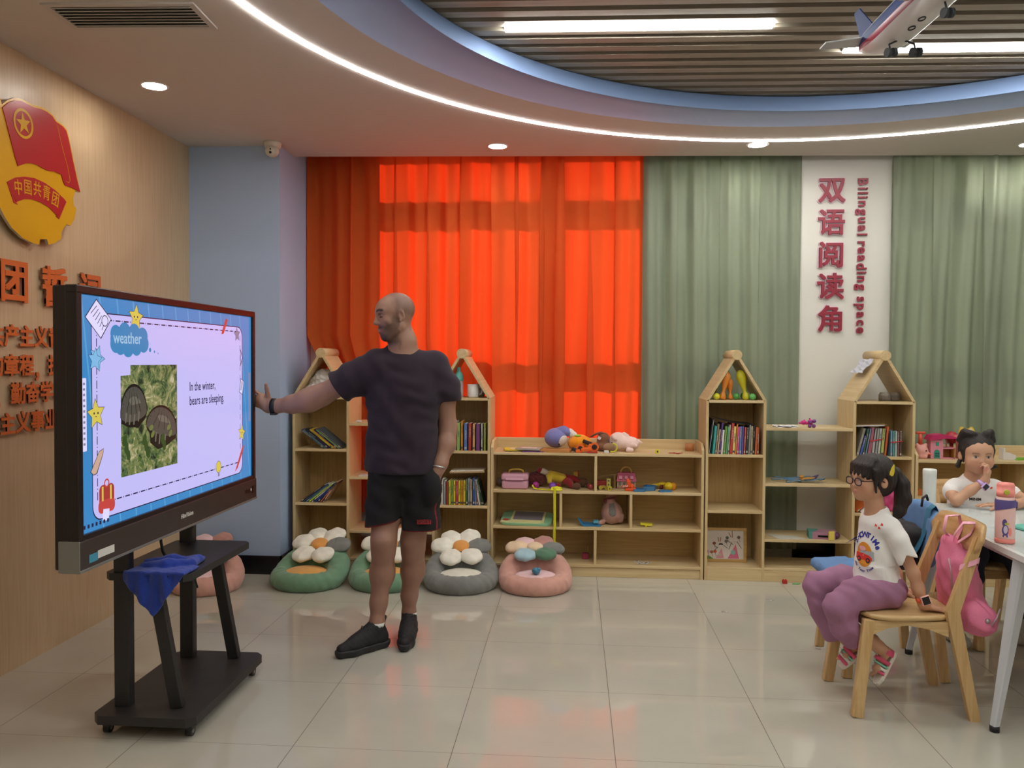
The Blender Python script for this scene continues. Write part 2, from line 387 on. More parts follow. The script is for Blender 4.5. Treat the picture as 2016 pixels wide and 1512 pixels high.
# ceiling with the round opening
cw = mat('ceiling_paint', 'cfc8c2', rough=.75)
def ring_ceiling():
    n = 128; r = 2.35; mb = MB(); z0, z1 = ZC, ZC+.05
    circ = [(RC[0]+r*math.cos(2*math.pi*k/n), RC[1]+r*math.sin(2*math.pi*k/n)) for k in range(n)]
    x0, x1, y0 = XL, XR, YF
    # outer boundary points reached from the centre through each circle point
    def out(p):
        dx, dy = p[0]-RC[0], p[1]-RC[1]; t = 1e9
        if dx > 1e-9: t = min(t, (x1-RC[0])/dx)
        if dx < -1e-9: t = min(t, (x0-RC[0])/dx)
        if dy < -1e-9: t = min(t, (y0-RC[1])/dy)
        if dy > 1e-9:
            # edge line y = ceil_edge(x)
            den = dy-dx*.047; t = min(t, (5.60+(RC[0]+1.97)*.047-RC[1])/den)
        return (RC[0]+dx*t, RC[1]+dy*t)
    outs = [out(p) for p in circ]
    corners = [(x0, ceil_edge(x0)), (x1, ceil_edge(x1)), (x1, y0), (x0, y0)]
    vs = []; fs = []
    for z in (z0, z1):
        vs += [(x, y, z) for x, y in circ]+[(x, y, z) for x, y in outs]
    base = 2*n
    for k in range(n):
        j = (k+1) % n
        a, b2 = outs[k], outs[j]; extra = []
        for c in corners:
            va = (a[0]-RC[0], a[1]-RC[1]); vb = (b2[0]-RC[0], b2[1]-RC[1]); vc = (c[0]-RC[0], c[1]-RC[1])
            if va[0]*vc[1]-va[1]*vc[0] > 1e-7 and vc[0]*vb[1]-vc[1]*vb[0] > 1e-7: extra.append(c)
        ids = [k, n+k]
        if extra: vs.append((extra[0][0], extra[0][1], z0)); ids.append(len(vs)-1)
        fs.append(tuple(ids+[n+j, j]))
        fs.append((base+k, base+n+k, base+n+j, base+j)); fs.append((n+k, n+j, base+n+j, base+n+k)) if not extra else None
    mb.add(vs, fs, cw)
    return mb
rc = ring_ceiling(); struct(rc.build('ceiling'))
mb = MB(); mb.b2((XL-.12, YF-.1, 3.25), (XR+.12, YB+.15, 3.33), cw)
mb.add([(XL, ceil_edge(XL), ZC), (XR, ceil_edge(XR), ZC), (XR, ceil_edge(XR), 3.25), (XL, ceil_edge(XL), 3.25)], [(0, 1, 2, 3)], cw)
struct(mb.build('ceiling_slab'))
# blue ring and its step
def arc_strip(r0, z0, r1, z1, n=160):
    vs = []; fs = []
    for k in range(n):
        a = 2*math.pi*k/n; vs += [(RC[0]+r0*math.cos(a), RC[1]+r0*math.sin(a), z0), (RC[0]+r1*math.cos(a), RC[1]+r1*math.sin(a), z1)]
    for k in range(n):
        j = (k+1) % n; fs.append((2*k, 2*j, 2*j+1, 2*k+1))
    return vs, fs
blue2 = mat('ceiling_blue', '8096c0', rough=.6)
mb = MB()
for q in (arc_strip(2.351, ZC-.002, 2.04, ZC-.002), arc_strip(2.351, ZC+.03, 2.055, ZC+.03), arc_strip(2.351, ZC-.002, 2.351, ZC+.03)): mb.add(*q, blue2, True)
struct(mb.build('trim_1'))
mb = MB(); mb.add(*arc_strip(2.04, ZC-.002, 2.06, 2.955), blue2, True); mb.add(*arc_strip(2.06, 2.955, 2.30, 2.955), blue2, True); mb.add(*arc_strip(2.30, 2.955, 2.35, ZC+.03), blue2, True); struct(mb.build('trim_2'))
# slats in the recess
sw = wood('slat_wood', 'a2988a', '90867a', 'X', rough=.5); dk = mat('recess_dark', '6b6259', rough=.8)
mb = MB(); SK = .037
y = 4.87; k = 0
while y > -.2:
    yy = y+.02
    hw = math.sqrt(max(2.28**2-(yy-RC[1])**2, 0.0)) if abs(yy-RC[1]) < 2.28 else 0
    if hw > .1: mb.box((RC[0], y+.0, 3.0), (2*hw, .058, .07), sw, rot=(0, 0, SK*.8))
    y -= .1028; k += 1
mb.lathe([(0, 3.075), (2.32, 3.075)], (RC[0], RC[1], 0), dk, n=64)
struct(mb.build('trim_3'))
# light ring
led = emis('led_white', 'fbf6f2', LED_E)
mb = MB()
for q in (arc_strip(2.649, ZC-.005, 2.673, ZC-.005), arc_strip(2.649, ZC-.005, 2.649, ZC-.001), arc_strip(2.673, ZC-.005, 2.673, ZC-.001)): mb.add(*q, led, True)
tag(mb.build('light_strip'), 'glowing white light strip curving round the ceiling recess', 'light')
# linear lamps
lm = emis('lamp_white', 'fbfdf4', LIN_E); alu = mat('aluminium', 'c9cccd', rough=.35, metal=.7)
def linear(x, y, L, lab, g='straight lamps in the ceiling recess'):
    e = empty('linear_lamp', (x+L/2, y+L*.5*.03, 2.962), .03, lab, 'lamp', g)
    mb = MB(); mb.b2((-L/2, -.03, .004), (L/2, .03, .035), alu); mb.build('lamp_housing', None, e)
    mb = MB(); mb.b2((-L/2+.004, -.028, -.006), (L/2-.004, .028, .004), lm); mb.build('lamp_diffuser', None, e)
linear(-.33, 3.735, 1.215, 'straight white lamp across the slats, the one wholly in view')
linear(1.29, 4.09, 1.215, 'straight white lamp at the right edge, behind the toy plane')
linear(.3, 2.3, 1.215, 'unseen straight fill lamp added nearer the middle of the recess'); linear(1.9, 1.4, 1.215, 'unseen straight fill lamp added far from the windows')  # two more lamps added outside the view to fill the room with light
# downlights
dl = emis('downlight_glow', 'fdf6ec', DOWN_E); dw = mat('downlight_trim', 'f0f0f0', rough=.4)
def down(x, y, lab=None):
    e = empty('downlight', (x, y, ZC), 0, lab or 'round ceiling fill light added out of view', 'light', 'round recessed downlights')
    mb = MB(); mb.lathe([(.058, -.003), (.066, -.006), (.072, -.001), (.072, 0)], m=dw, n=32); mb.lathe([(.058, -.003), (.058, .0)], m=dw, n=32); mb.build('trim_ring', None, e)
    mb = MB(); mb.lathe([(0, -.0035), (.059, -.0035)], m=dl, n=32); mb.build('light_disc', None, e)
down(-2.191, 4.12, 'round ceiling light nearest the veneered wall'); down(-.516, 5.40, 'round ceiling light above the orange curtain')
down(1.185, 5.46, 'round ceiling light above the first green curtain'); down(2.93, 5.54, 'round ceiling light cut by the right edge of the photo')
for x, y in ((-2.1, 2.3), (-2.1, .4), (-2.1, -1.4), (-.4, -.9), (1.2, -1.3), (2.9, -.8), (4.4, .6), (4.4, 2.4), (4.4, 4.3), (.4, -2.4), (2.8, -2.4)): down(x, y, 'round ceiling fill light added out of view, ' + ('by the veneered wall' if x < -1.5 else 'by the right wall' if x > 4 else 'towards the left' if x < 0 else 'towards the middle' if x < 2 else 'towards the right') + (', in the furthest row' if y < -1.35 else ', in the second row' if y < .8 else ''))  # extra downlights outside the view, added as fill light for the room
# vent
vw = mat('vent_white', 'c4c0bc', rough=.5); vd = mat('vent_dark', '6b6865', rough=.7)
e = empty('ceiling_vent', (-1.84, 3.28, ZC), .05, 'white slatted air vent in the ceiling near the veneered wall', 'vent')
mb = MB(); 
for a, b_ in (((-.31, -.125), (.31, -.1)), ((-.31, .1), (.31, .125)), ((-.31, -.1), (-.285, .1)), ((.285, -.1), (.31, .1))): mb.b2((a[0], a[1], -.008), (b_[0], b_[1], 0), vw)
mb.b2((-.29, -.1, -.001), (.29, .1, 0), vd); mb.build('frame', None, e)
mb = MB()
for k in range(7): mb.box((0, -.085+k*.0285, -.005), (.57, .016, .003), vw, rot=(.5, 0, 0))
mb.build('louvres', None, e)
# security camera
cwm = mat('camera_white', 'd8d2c6', rough=.4); lens = mat('lens_black', '0b0a10', rough=.1)
e = empty('security_camera', (-1.98, 5.23, ZC), 0, 'white dome security camera under the ceiling at the blue column', 'camera')
mb = MB(); mb.lathe([(.0, 0), (.058, 0), (.058, -.012), (.05, -.035), (.03, -.04), (0, -.04)], m=cwm, n=32); mb.build('mount', None, e)
mb = MB(); mb.ball((0, -.005, -.055), .043, cwm, 24); mb.lathe([(.034, 0), (.034, .006), (0, .006)], (0, -.04, -.066), cwm, 24, (R(105), 0, 0)); mb.build('camera_head', None, e)
mb = MB(); mb.ball((.002, -.045, -.052), (.009, .006, .009), lens, 12); mb.ball((0, -.044, -.074), (.009, .006, .009), lens, 12); mb.build('lens', None, e)

# ------------------------------------------------------------ curtains
def curtain_mat(name, col, tcol, tw, rough=.8):
    m = bpy.data.materials.new(name); m.use_nodes = True; MATS[name] = m; nt = m.node_tree
    nt.nodes.remove(nt.nodes['Principled BSDF']); out = [q for q in nt.nodes if q.type == 'OUTPUT_MATERIAL'][0]
    d = nt.nodes.new('ShaderNodeBsdfDiffuse'); d.inputs[0].default_value = lin(col); t = nt.nodes.new('ShaderNodeBsdfTranslucent'); t.inputs[0].default_value = lin(tcol)
    mx = nt.nodes.new('ShaderNodeMixShader'); mx.inputs[0].default_value = tw
    tc = nt.nodes.new('ShaderNodeTexCoord'); n = nt.nodes.new('ShaderNodeTexNoise'); n.inputs['Scale'].default_value = 350; nt.links.new(tc.outputs['Object'], n.inputs['Vector'])
    bp = nt.nodes.new('ShaderNodeBump'); bp.inputs['Strength'].default_value = .25; bp.inputs['Distance'].default_value = .002; nt.links.new(n.outputs['Fac'], bp.inputs['Height'])
    nt.links.new(bp.outputs[0], d.inputs['Normal'])
    nt.links.new(d.outputs[0], mx.inputs[1]); nt.links.new(t.outputs[0], mx.inputs[2]); nt.links.new(mx.outputs[0], out.inputs[0]); return m
ORANGE = curtain_mat('orange_cloth', 'd6703a', 'ff3a14', .5); GREEN = curtain_mat('green_cloth', '868e7c', '8c9a68', .08)
def curtain(name, x0, x1, zb, mt, seed, lab, amp=.03, left_cut=None, folds=None, grp=None, pw=.19, yo=0):
    r = random.Random(seed); ph = [r.uniform(0, 6.28) for _ in range(6)]
    nx = int((x1-x0)/.006); nz = 56; vs = []; fs = []
    for j in range(nz+1):
        v = j/nz
        for i in range(nx+1):
            u = i/nx; z = zb+(3.12-zb)*v; x = x0+(x1-x0)*u
            s = x+.016*math.sin(z*1.7+ph[0])+.012*math.sin(3*x+ph[1])
            w_ = 2*math.pi*s/pw
            y = 5.845+yo+amp*.75*math.sin(w_+1.1*math.sin(w_*.31+ph[2]))*(.65+.35*math.sin(w_*.17+ph[3])) + amp*.28*math.sin(w_*2.3+ph[4]+.8*math.sin(z*1.3))
            xx = x
            for fx, fw, fa, fs_ in (folds or ()):      # omega-shaped pleats: the cloth doubles back on itself
                d = (x-(fx+.018*(1-v)*math.sin(fx*9)))/fw
                if abs(d) < 3.2: g_ = math.exp(-d*d*.9); y -= fa*g_; xx -= fs_*(.75+.25*math.sin(z*1.3+fx*5))*fw*d*g_
            if left_cut and z < left_cut[0]:
                t = min(1, (left_cut[0]-z)/left_cut[1]); k = (1-u)**5; xx = xx+left_cut[2]*t*k; y += .008*math.sin(60*t*k+ph[5])*k
            vs.append((xx, y, z))
    for j in range(nz):
        for i in range(nx): a = j*(nx+1)+i; fs.append((a, a+1, a+nx+2, a+nx+1))
    mb = MB(); mb.add(vs, fs, mt, True); return tag(mb.build(name), lab, 'curtain', grp)
curtain('curtain', -1.955, .480, .33, ORANGE, 3, 'backlit orange-red curtain hanging behind the left shelves', amp=.048, left_cut=(1.62, .55, .3),
        pw=.27, yo=.036, folds=((-1.62, .03, .03, 2.0), (-1.308, .028, .035, 2.7), (-1.064, .040, .045, 2.9), (-.824, .032, .04, 2.7), (-.60, .022, .025, 2.0), (-.422, .028, .035, 2.8), (-.237, .040, .045, 2.7), (-.10, .060, .06, 3.0), (.105, .044, .055, 3.0), (.28, .030, .035, 2.5)))
curtain('curtain', .470, 1.585, .12, GREEN, 11, 'grey-green curtain between the orange curtain and the lettered pillar', amp=.034, pw=.19, yo=.04, folds=((.72, .02, .02, 1.7), (1.02, .02, .02, 1.7), (1.30, .02, .02, 1.7)))
curtain('curtain', 2.195, 4.7, .12, GREEN, 23, 'grey-green curtain to the right of the lettered pillar', amp=.038, pw=.21, folds=((2.45, .02, .02, 1.7), (2.80, .02, .02, 1.6)))
# ============================================================ shelving
pineV = wood('pine_upright', 'd3bb8e', 'c5aa7a', 'Z', rough=.45, scale=1.3)
pineH = wood('pine_board', 'd6bf94', 'c9ae7f', 'X', rough=.45, scale=1.3)
pineD = wood('pine_roof', 'd4bb90', 'c7ac7c', 'Y', rough=.45, scale=1.3)
plyb = wood('ply_back', 'cdaf76', 'bf9f66', 'Z', rough=.55, scale=2.2)
plybH = wood('ply_back_wide', 'cdaf76', 'bf9f66', 'X', rough=.55, scale=2.2)
YS, YD = 5.44, 5.77; T = .018
def panel(root, name, lo, hi, m, bev=.0015):
    mb = MB(); mb.b2(lo, hi, m, bev); return worldpart(mb.build(name, None, root))
HZ = (1.197, .838, .466, .088); MZ = (1.018, .650, .281, .090)
def bookcase(x0, xa, xb, x1, lab):
    root = empty('house_bookcase', ((x0+x1)/2, (YS+YD)/2, 0), 0, lab, 'bookcase')
    for (a, b_) in ((x0, xa), (xb, x1)):
        cx = (a+b_)/2
        panel(root, 'side_panel', (a, YS, 0), (a+T, YD, 1.20), pineV); panel(root, 'side_panel', (b_-T, YS, 0), (b_, YD, 1.20), pineV)
        panel(root, 'back_panel', (a+T, YD-.008, 0), (b_-T, YD-.002, 1.19), plyb)
        for z in HZ: panel(root, 'shelf', (a+T, YS+.002, z-T), (b_-T, YD-.008, z), pineH)
        for sgn in (-1, 1):      # roof boards
            e0 = Vector((cx+sgn*((b_-a)/2), 0, 1.197)); e1 = Vector((cx+sgn*.012, 0, 1.497)); d = (e1-e0); L = d.length; ang = math.atan2(d.z, d.x*1.0)
            nrm = Vector((-d.z, 0, d.x)).normalized()*(-sgn if False else 1)
            if nrm.dot(Vector((cx, 0, 1.0))-Vector((e0.x, 0, 1.0))) < 0 and abs(nrm.x) > 0: nrm = -nrm
            c = (e0+e1)/2+nrm*T/2
            mb = MB(); mb.box((c.x, (YS+YD)/2, c.z), (L, YD-YS, T), pineD, rot=(0, -ang, 0), bev=.0015); worldpart(mb.build('roof_panel', None, root))
        mb = MB(); mb.tube([(cx, YS-.006, 1.496), (cx, YD, 1.496)], .033, pineD, 32); worldpart(mb.build('ridge_rod', None, root))
    for i, z in enumerate(MZ): panel(root, 'shelf', (xa, YS+.004, z-T), (xb, YD-.01 if i != 0 else YD, z), pineH)
    panel(root, 'kickboard', (x0+T, YS+.001, 0), (x1-T, YS+.018, HZ[3]-T), pineH)
    return root
bookcase(-1.926, -1.530, -.955, -.560, 'pine bookcase with two house roofs standing behind the man')
bookcase(.872, 1.262, 1.818, 2.208, 'pine bookcase with two house roofs below the white lettered pillar')
def toyshelf(x0, x1, zt, rows, lab):
    root = empty('toy_shelf', ((x0+x1)/2, (YS+YD)/2, 0), 0, lab, 'shelf')
    for x in (x0, x1-T):
        mb = MB(); M = frame((x, 0, 0), (0, 1, 0), None, (1, 0, 0)); mb.prism([(YS, 0), (YD, 0), (YD, zt+.072), (YS+.06, zt+.072), (YS, zt+.030)], T, M, pineV); worldpart(mb.build('side_panel', None, root))
    panel(root, 'back_panel', (x0+T, YD-.012, 0), (x1-T, YD, zt-.01), plybH)
    panel(root, 'back_rail', (x0+T, YD-.018, zt-.01), (x1-T, YD, zt+.072), pineH)
    zs = [zt, .578, .334, .085]
    for z in zs: panel(root, 'shelf', (x0+T, YS+.001, z-T), (x1-T, YD-.012, z), pineH)
    for i, xs_ in enumerate(rows):
        for x in xs_: panel(root, 'divider', (x-T/2, YS+.003, zs[i+1]), (x+T/2, YD-.012, zs[i]-T), pineV)
    panel(root, 'kickboard', (x0+T, YS+.012, 0), (x1-T, YS+.03, .085-T), pineH)
    return root
toyshelf(-.556, .864, .833, ((.150,), (-.082, .386), (.150,)), 'low pine toy shelf with toys, under the orange curtain')
toyshelf(2.214, 3.634, .820, ((2.92,), (2.69, 3.15), (2.92,)), 'low pine toy shelf at the right edge behind the seated girl')

# ============================================================ rolling touch display
bk = mat('black_metal', '242426', rough=.45, var=.15, vs=30); bk2 = mat('bezel_black', '1b171a', rough=.3); gm = mat('bezel_grey', '8a8d8c', rough=.35, metal=.5)
fb = mat('lower_bezel', '3a3231', rough=.35)
root = empty('touch_display', (-1.70, 3.29, 0), 0, 'large touch display on a black wheeled stand, showing a lesson slide', 'display')
def tvp(name, mb): return worldpart(mb.build(name, None, root))
XS = -1.645; Y0, Y1, Z0, Z1 = 2.592, 4.035, .855, 1.662
# panel body
mb = MB(); mb.b2((XS-.075, Y0-.028, Z0-.115), (XS-.012, Y1+.028, Z1+.028), bk2, .006)
tvp('back_cover', mb)
mb = MB()
mb.b2((XS-.03, Y0-.030, Z1), (XS+.012, Y1+.030, Z1+.030), bk2, .004); mb.b2((XS-.03, Y0-.030, Z0-.02), (XS+.012, Y0, Z1+.01), bk2, .004); mb.b2((XS-.03, Y1, Z0-.02), (XS+.012, Y1+.030, Z1+.01), bk2, .004)
mb.b2((XS-.03, Y0, Z0-.02), (XS+.012, Y1, Z0), bk2, .003); tvp('bezel', mb)
mb = MB(); mb.b2((XS-.055, Y0-.031, Z0-.118), (XS+.016, Y1+.031, Z0-.018), fb, .004)
mb.b2((XS-.05, Y0-.033, Z0-.124), (XS+.018, Y1+.033, Z0-.114), gm, .002); mb.b2((XS-.058, Y0-.034, Z0-.122), (XS+.0155, Y0-.028, Z0-.016), gm, .001)
wt = mat('print_white', 'd8d8d4', rough=.5)
mb.b2((XS+.0155, Y1-.11, Z0-.075), (XS+.019, Y1-.055, Z0-.060), bk2); mb.b2((XS+.0155, Y1-.03, Z0-.085), (XS+.019, Y1+.0, Z0-.05), bk2)
mb.lathe([(.008, 0), (.008, .002), (0, .002)], (XS+.016, Y1-.045, Z0-.0675), wt, 12, (0, R(90), 0))
text_into(mb, 'HiteVision', .026, frame((XS+.0165, 3.31, Z0-.066), (0, 1, 0), None, (1, 0, 0)), wt, .0006)
lb = mat('sticker_blue', '3f8fae', rough=.5); mb.b2((XS+.0155, Y0+.02, Z0-.10), (XS+.0168, Y0+.07, Z0-.072), lb); mb.b2((XS+.0155, Y0+.07, Z0-.095), (XS+.0168, Y0+.17, Z0-.068), wt)
tvp('lower_bezel', mb)
# the slide on the screen
def scr(name, col, es=.75):
    m = mat('screen_'+name, '050508', rough=.22, emit=col, es=es, spec=.6); return m
sb, sb2, sp_, sink, syel, scl, stx = scr('blue', '3f8fd0'), scr('blue_light', '5ba6dd'), scr('lilac', 'c3bdf6', .85), scr('ink', '24234a'), scr('yellow', 'e3cf5a'), scr('cloud', '3c8dc6'), scr('pale_text', 'a6cbe8')
swh, sred, stan, ssky, sgry, sgrn = scr('white', 'd9d4f8', .9), scr('red', 'cf4b45'), scr('tan', 'd6b29a'), scr('sky', '86c4f2'), scr('grey', '8c8aa8'), scr('bag', 'b23f3c')
W_, H_ = Y1-Y0, Z1-Z0
MS = frame((XS, Y0, Z0), (0, 1, 0), None, (1, 0, 0))     # slide coordinates: x right 0..W_, y up 0..H_
def P(u, v): return (u*W_, v*H_)
sm = MB(); LZ = [0]
def layer(poly, m, dz=None):
    LZ[0] += 1; z = .0004+LZ[0]*.000006 if dz is None else dz
    sm.add([MS @ Vector((x, y, z)) for x, y in poly], [tuple(range(len(poly)))], m)
def rect(u0, v0, u1, v1, m): layer([P(u0, v0), P(u1, v0), P(u1, v1), P(u0, v1)], m)
def rrect(u0, v0, u1, v1, r, m):
    x0, y0 = P(u0, v0); x1, y1 = P(u1, v1); pts = []
    for cx, cy, a0 in ((x1-r, y1-r, 0), (x0+r, y1-r, 90), (x0+r, y0+r, 180), (x1-r, y0+r, 270)):
        pts += [(cx+r*math.cos(R(a0+t*15)), cy+r*math.sin(R(a0+t*15))) for t in range(7)]
    layer(pts, m)
def circ(u, v, r, m, sx_=1, n=20, ang=0):
    cx, cy = P(u, v); layer([(cx+r*sx_*math.cos(2*math.pi*k/n)*math.cos(ang)-r*math.sin(2*math.pi*k/n)*math.sin(ang), cy+r*sx_*math.cos(2*math.pi*k/n)*math.sin(ang)+r*math.sin(2*math.pi*k/n)*math.cos(ang)) for k in range(n)], m)
def star(u, v, r, m, ang=90, outline=sink, face=True):
    cx, cy = P(u, v)
    for rr, mm in ((r*1.08, outline), (r, m)):
        layer([(cx+(rr if k % 2 == 0 else rr*.5)*math.cos(R(ang+36*k)), cy+(rr if k % 2 == 0 else rr*.5)*math.sin(R(ang+36*k))) for k in range(10)], mm)
    if face:
        for d in (-.22, .22): circ((cx+d*r)/W_, (cy+.05*r)/H_, r*.08, sink, 1, 10)
        rect((cx-.07*r)/W_, (cy-.2*r)/H_, (cx+.07*r)/W_, (cy-.14*r)/H_, sink)
def stroke(p, q, w_, m):
    p, q = Vector(P(*p)), Vector(P(*q)); d = (q-p).normalized(); n_ = Vector((-d.y, d.x))*w_/2; layer([tuple(p-n_), tuple(q-n_), tuple(q+n_), tuple(p+n_)], m)
def quad(pts, m): layer([P(*q) for q in pts], m)
rect(0, 0, 1, 1, sb)
for k in range(13):
    u = .005+k*.0745; quad([(u, 1), (u+.006, 1), (u+.09, .0), (u+.084, 0)], sb2)
rrect(.046, .037, .924, .933, .05, sink); rrect(.049, .042, .921, .928, .048, sp_)
for k in range(22):
    for v in (.902, .107):
        u = .075+k*.0375; rect(u, v-.003, u+.022, v+.003, sink); rect(u+.028, v-.003, u+.031, v+.003, sink)
for k in range(13):
    v = .125+k*.06; rect(.0655, v, .0685, v+.035, sink); rect(.0655, v+.046, .0685, v+.050, sink); rect(.903, v, .9055, v+.035, sink)
quad([(.068, .990), (.131, .907), (.086, .818), (.021, .908)], sink); quad([(.068, .984), (.128, .907), (.085, .824), (.025, .908)], swh)
for k in range(6): stroke((.045+k*.009, .925-k*.0135), (.070+k*.0065, .950-k*.0135+.01), .0028, sink)
circ(.103, .898, .020, sink); circ(.103, .898, .017, swh)
star(.244, .926, .050, syel, 84); star(.063, .497, .052, syel, 96); star(.916, .283, .04, syel, 80)
star(.069, .735, .045, ssky, 70, face=False); star(.061, .728, .040, ssky, 84, face=False); star(.880, .885, .035, sgry, 95, face=False)
for u, v, r in ((.15, .80, .035), (.15, .845, .034), (.19, .855, .038), (.235, .853, .038), (.275, .84, .036), (.28, .805, .036), (.245, .79, .036), (.205, .785, .038), (.17, .79, .034), (.21, .82, .05)): circ(u, v, r*.95, scl, 1.1)
for k in range(6): circ(.15+.024*k, .822, .03, scl, 1.2)
circ(.313, .777, .0085, scl); circ(.336, .769, .005, scl); circ(.355, .761, .003, scl)
LZ[0] += 2; text_into(sm, 'weather', .060, MS @ Matrix.Translation((.204*W_, .826*H_, .0005+LZ[0]*.000006)), stx, .0008, .0001, squash=.95)
tur = bpy.data.materials.new('moss_photo'); MATS['moss_photo'] = tur; tur.use_nodes = True; nt = tur.node_tree; bb = nt.nodes['Principled BSDF']
tc = nt.nodes.new('ShaderNodeTexCoord'); n1 = nt.nodes.new('ShaderNodeTexNoise'); n1.inputs['Scale'].default_value = 20; n1.inputs['Detail'].default_value = 9; n1.inputs['Distortion'].default_value = .9; n1.inputs['Roughness'].default_value = .75; nt.links.new(tc.outputs['Object'], n1.inputs['Vector'])
cr = nt.nodes.new('ShaderNodeValToRGB'); ce = cr.color_ramp
ce.elements[0].position = .38; ce.elements[0].color = lin('1a2216'); ce.elements[1].position = .63; ce.elements[1].color = lin('c8c09a')
for p_, c_ in ((.45, '45603a'), (.51, '76824e'), (.57, '9c9868')): q = ce.elements.new(p_); q.color = lin(c_)
nt.links.new(n1.outputs['Fac'], cr.inputs[0]); nt.links.new(cr.outputs[0], bb.inputs['Emission Color']); bb.inputs['Emission Strength'].default_value = .75; bb.inputs['Base Color'].default_value = (.01, .01, .01, 1); bb.inputs['Roughness'].default_value = .25
quad([(.169, .197), (.4605, .197), (.4605, .705), (.215, .705), (.215, .66), (.169, .656)], tur)
sh1, sh2, sh3 = scr('shell', '5d5b52', .6), scr('shell_line', '23221c', .6), scr('shell_light', '7c796c', .6)
def shell(cu, cv, rw, rh, rot=0):
    cx, cy = P(cu, cv); q = lambda x, y: (cx+x*math.cos(rot)-y*math.sin(rot), cy+x*math.sin(rot)+y*math.cos(rot))
    el = lambda f, sy, a0, a1, dy=0: [q(rw*f*math.cos(R(a)), dy+rh*f*sy*math.sin(R(a))) for a in range(a0, a1+1, 12)]
    layer(el(1.05, 1.05, 0, 180)+el(1.0, .45, 180, 360), sh2); layer(el(1, 1, 0, 180)+el(.97, .25, 180, 360), sh1); layer(el(.6, .75, 20, 130, rh*.2)+[q(-.2*rw, .35*rh)], sh3)
    for f in (-.62, -.25, .15, .5): layer([q(rw*f, rh*.02), q(rw*f*.6, rh*.55), q(rw*f*.35, rh*.92), q(rw*f*.6+.0035, rh*.55), q(rw*f+.0035, rh*.02)], sh2)
    for k in range(9): a = R(10+k*20); layer([q(rw*.99*math.cos(a), rh*.99*math.sin(a)*.99), q(rw*.86*math.cos(a), rh*.86*math.sin(a)), q(rw*.86*math.cos(a)+.002, rh*.86*math.sin(a)+.001), q(rw*.99*math.cos(a)+.002, rh*.99*math.sin(a))], sh2)
quad([(.170, .44), (.20, .425), (.25, .41), (.285, .45), (.280, .50), (.18, .50)], sh2); shell(.232, .475, .090, .105, .08)
quad([(.31, .33), (.35, .29), (.40, .30), (.452, .33), (.455, .43), (.31, .43)], sh2); shell(.372, .385, .120, .088, -.22)
for k, (u, v) in enumerate(((.187, .44), (.205, .43), (.226, .428), (.248, .44), (.335, .33), (.355, .315), (.385, .31))): quad([(u, v), (u+.006, v), (u+.011, v+.045), (u+.004, v+.05)], sh3)
for k in range(26):      # moss tufts over the shells' edges
    u = .175+(k*.0613 % .28); v = .21+(k*.137 % .20); circ(u, v, .007+.004*(k % 3), scr(('moss_a', 'moss_b', 'moss_c')[k % 3], ('5a7a34', '7d8a4e', '3f5a2a')[k % 3], .6), 1.6, 7, k)
LZ[0] += 2; text_into(sm, 'In the winter,', .055, MS @ Matrix.Translation((.535*W_, .586*H_, .0005+LZ[0]*.000006)), sink, .0005, .0001, 'LEFT', .84)
text_into(sm, 'bears are sleeping.', .055, MS @ Matrix.Translation((.535*W_, .510*H_, .0005+LZ[0]*.000006)), sink, .0005, .0001, 'LEFT', .84)
rrect(.007, .345, .024, .652, .004, swh)
for k in range(12): rect(.011, .37+k*.023, .019, .380+k*.023, sgry)
rrect(.975, .345, .99, .652, .004, sgry)
quad([(.093, .345), (.073, .335), (.037, .252), (.050, .236), (.064, .240), (.09, .32)], sink); quad([(.092, .342), (.074, .333), (.040, .253), (.050, .239), (.062, .243), (.088, .32)], stan)
for r_, w2 in ((.060, sgrn), (.0, None)):
    if w2: rrect(.072, .08, .136, .185, .02, sgrn)
rrect(.068, .062, .139, .12, .02, sred); rect(.083, .115, .09, .178, syel); rect(.118, .115, .125, .178, syel); circ(.104, .19, .016, sred); circ(.104, .19, .010, sp_)
quad([(.086, .03), (.112, .025), (.115, .075), (.089, .08)], swh)
quad([(.790, .975), (.806, .965), (.775, .885), (.757, .878), (.760, .895)], sred)
quad([(.905, .80), (.927, .745), (.905, .69)], sink); quad([(.9075, .785), (.922, .745), (.9075, .708)], sp_)
quad([(.908, .62), (.935, .60), (.922, .515), (.894, .535)], sink); quad([(.911, .615), (.932, .597), (.920, .52), (.897, .538)], swh)
for k in range(3): stroke((.904+k*.006, .545), (.916+k*.005, .60), .003, sink)
quad([(.931, .207), (.92, .20), (.87, .085), (.857, .056), (.88, .075), (.925, .17)], sred)
circ(.731, .115, .028, sink); circ(.731, .115, .026, syel); rect(.726, .06, .738, .085, sgry)
for k in range(7): rect(.008+k*.016, .018, .016+k*.016, .034, sink)
tvp('screen', sm)
# stand
bm_ = mat('base_black', '2a2828', rough=.5, var=.2, vs=12)
def bpoly(x0, x1, y0, y1, c): return [(x0+c, y0), (x1-c, y0), (x1, y0+c), (x1, y1-c), (x1-c, y1), (x0+c, y1), (x0, y1-c), (x0, y0+c)]
mb = MB(); mb.prism(bpoly(-1.83, -1.425, 2.93, 3.64, .03), .035, Matrix.Translation((0, 0, .052)), bm_); tvp('base_board', mb)
for y in (3.035, 3.565):
    mb = MB(); mb.box((-1.752, y, .58), (.062, .042, .99), bk, bev=.004); mb.lathe([(.006, 0), (.006, .003), (0, .003)], (-1.72, y-.03, .585), gm, 12, (0, R(90), 0)); tvp('post', mb)
    mb = MB(); a = Vector((-1.535, y, .087)); b_ = Vector((-1.63, y, .60)); d = b_-a
    mb.box((a+b_)/2, (.05, .034, d.length), bk, rot=(0, math.atan2(d.x, d.z), 0), bev=.003); tvp('strut', mb)
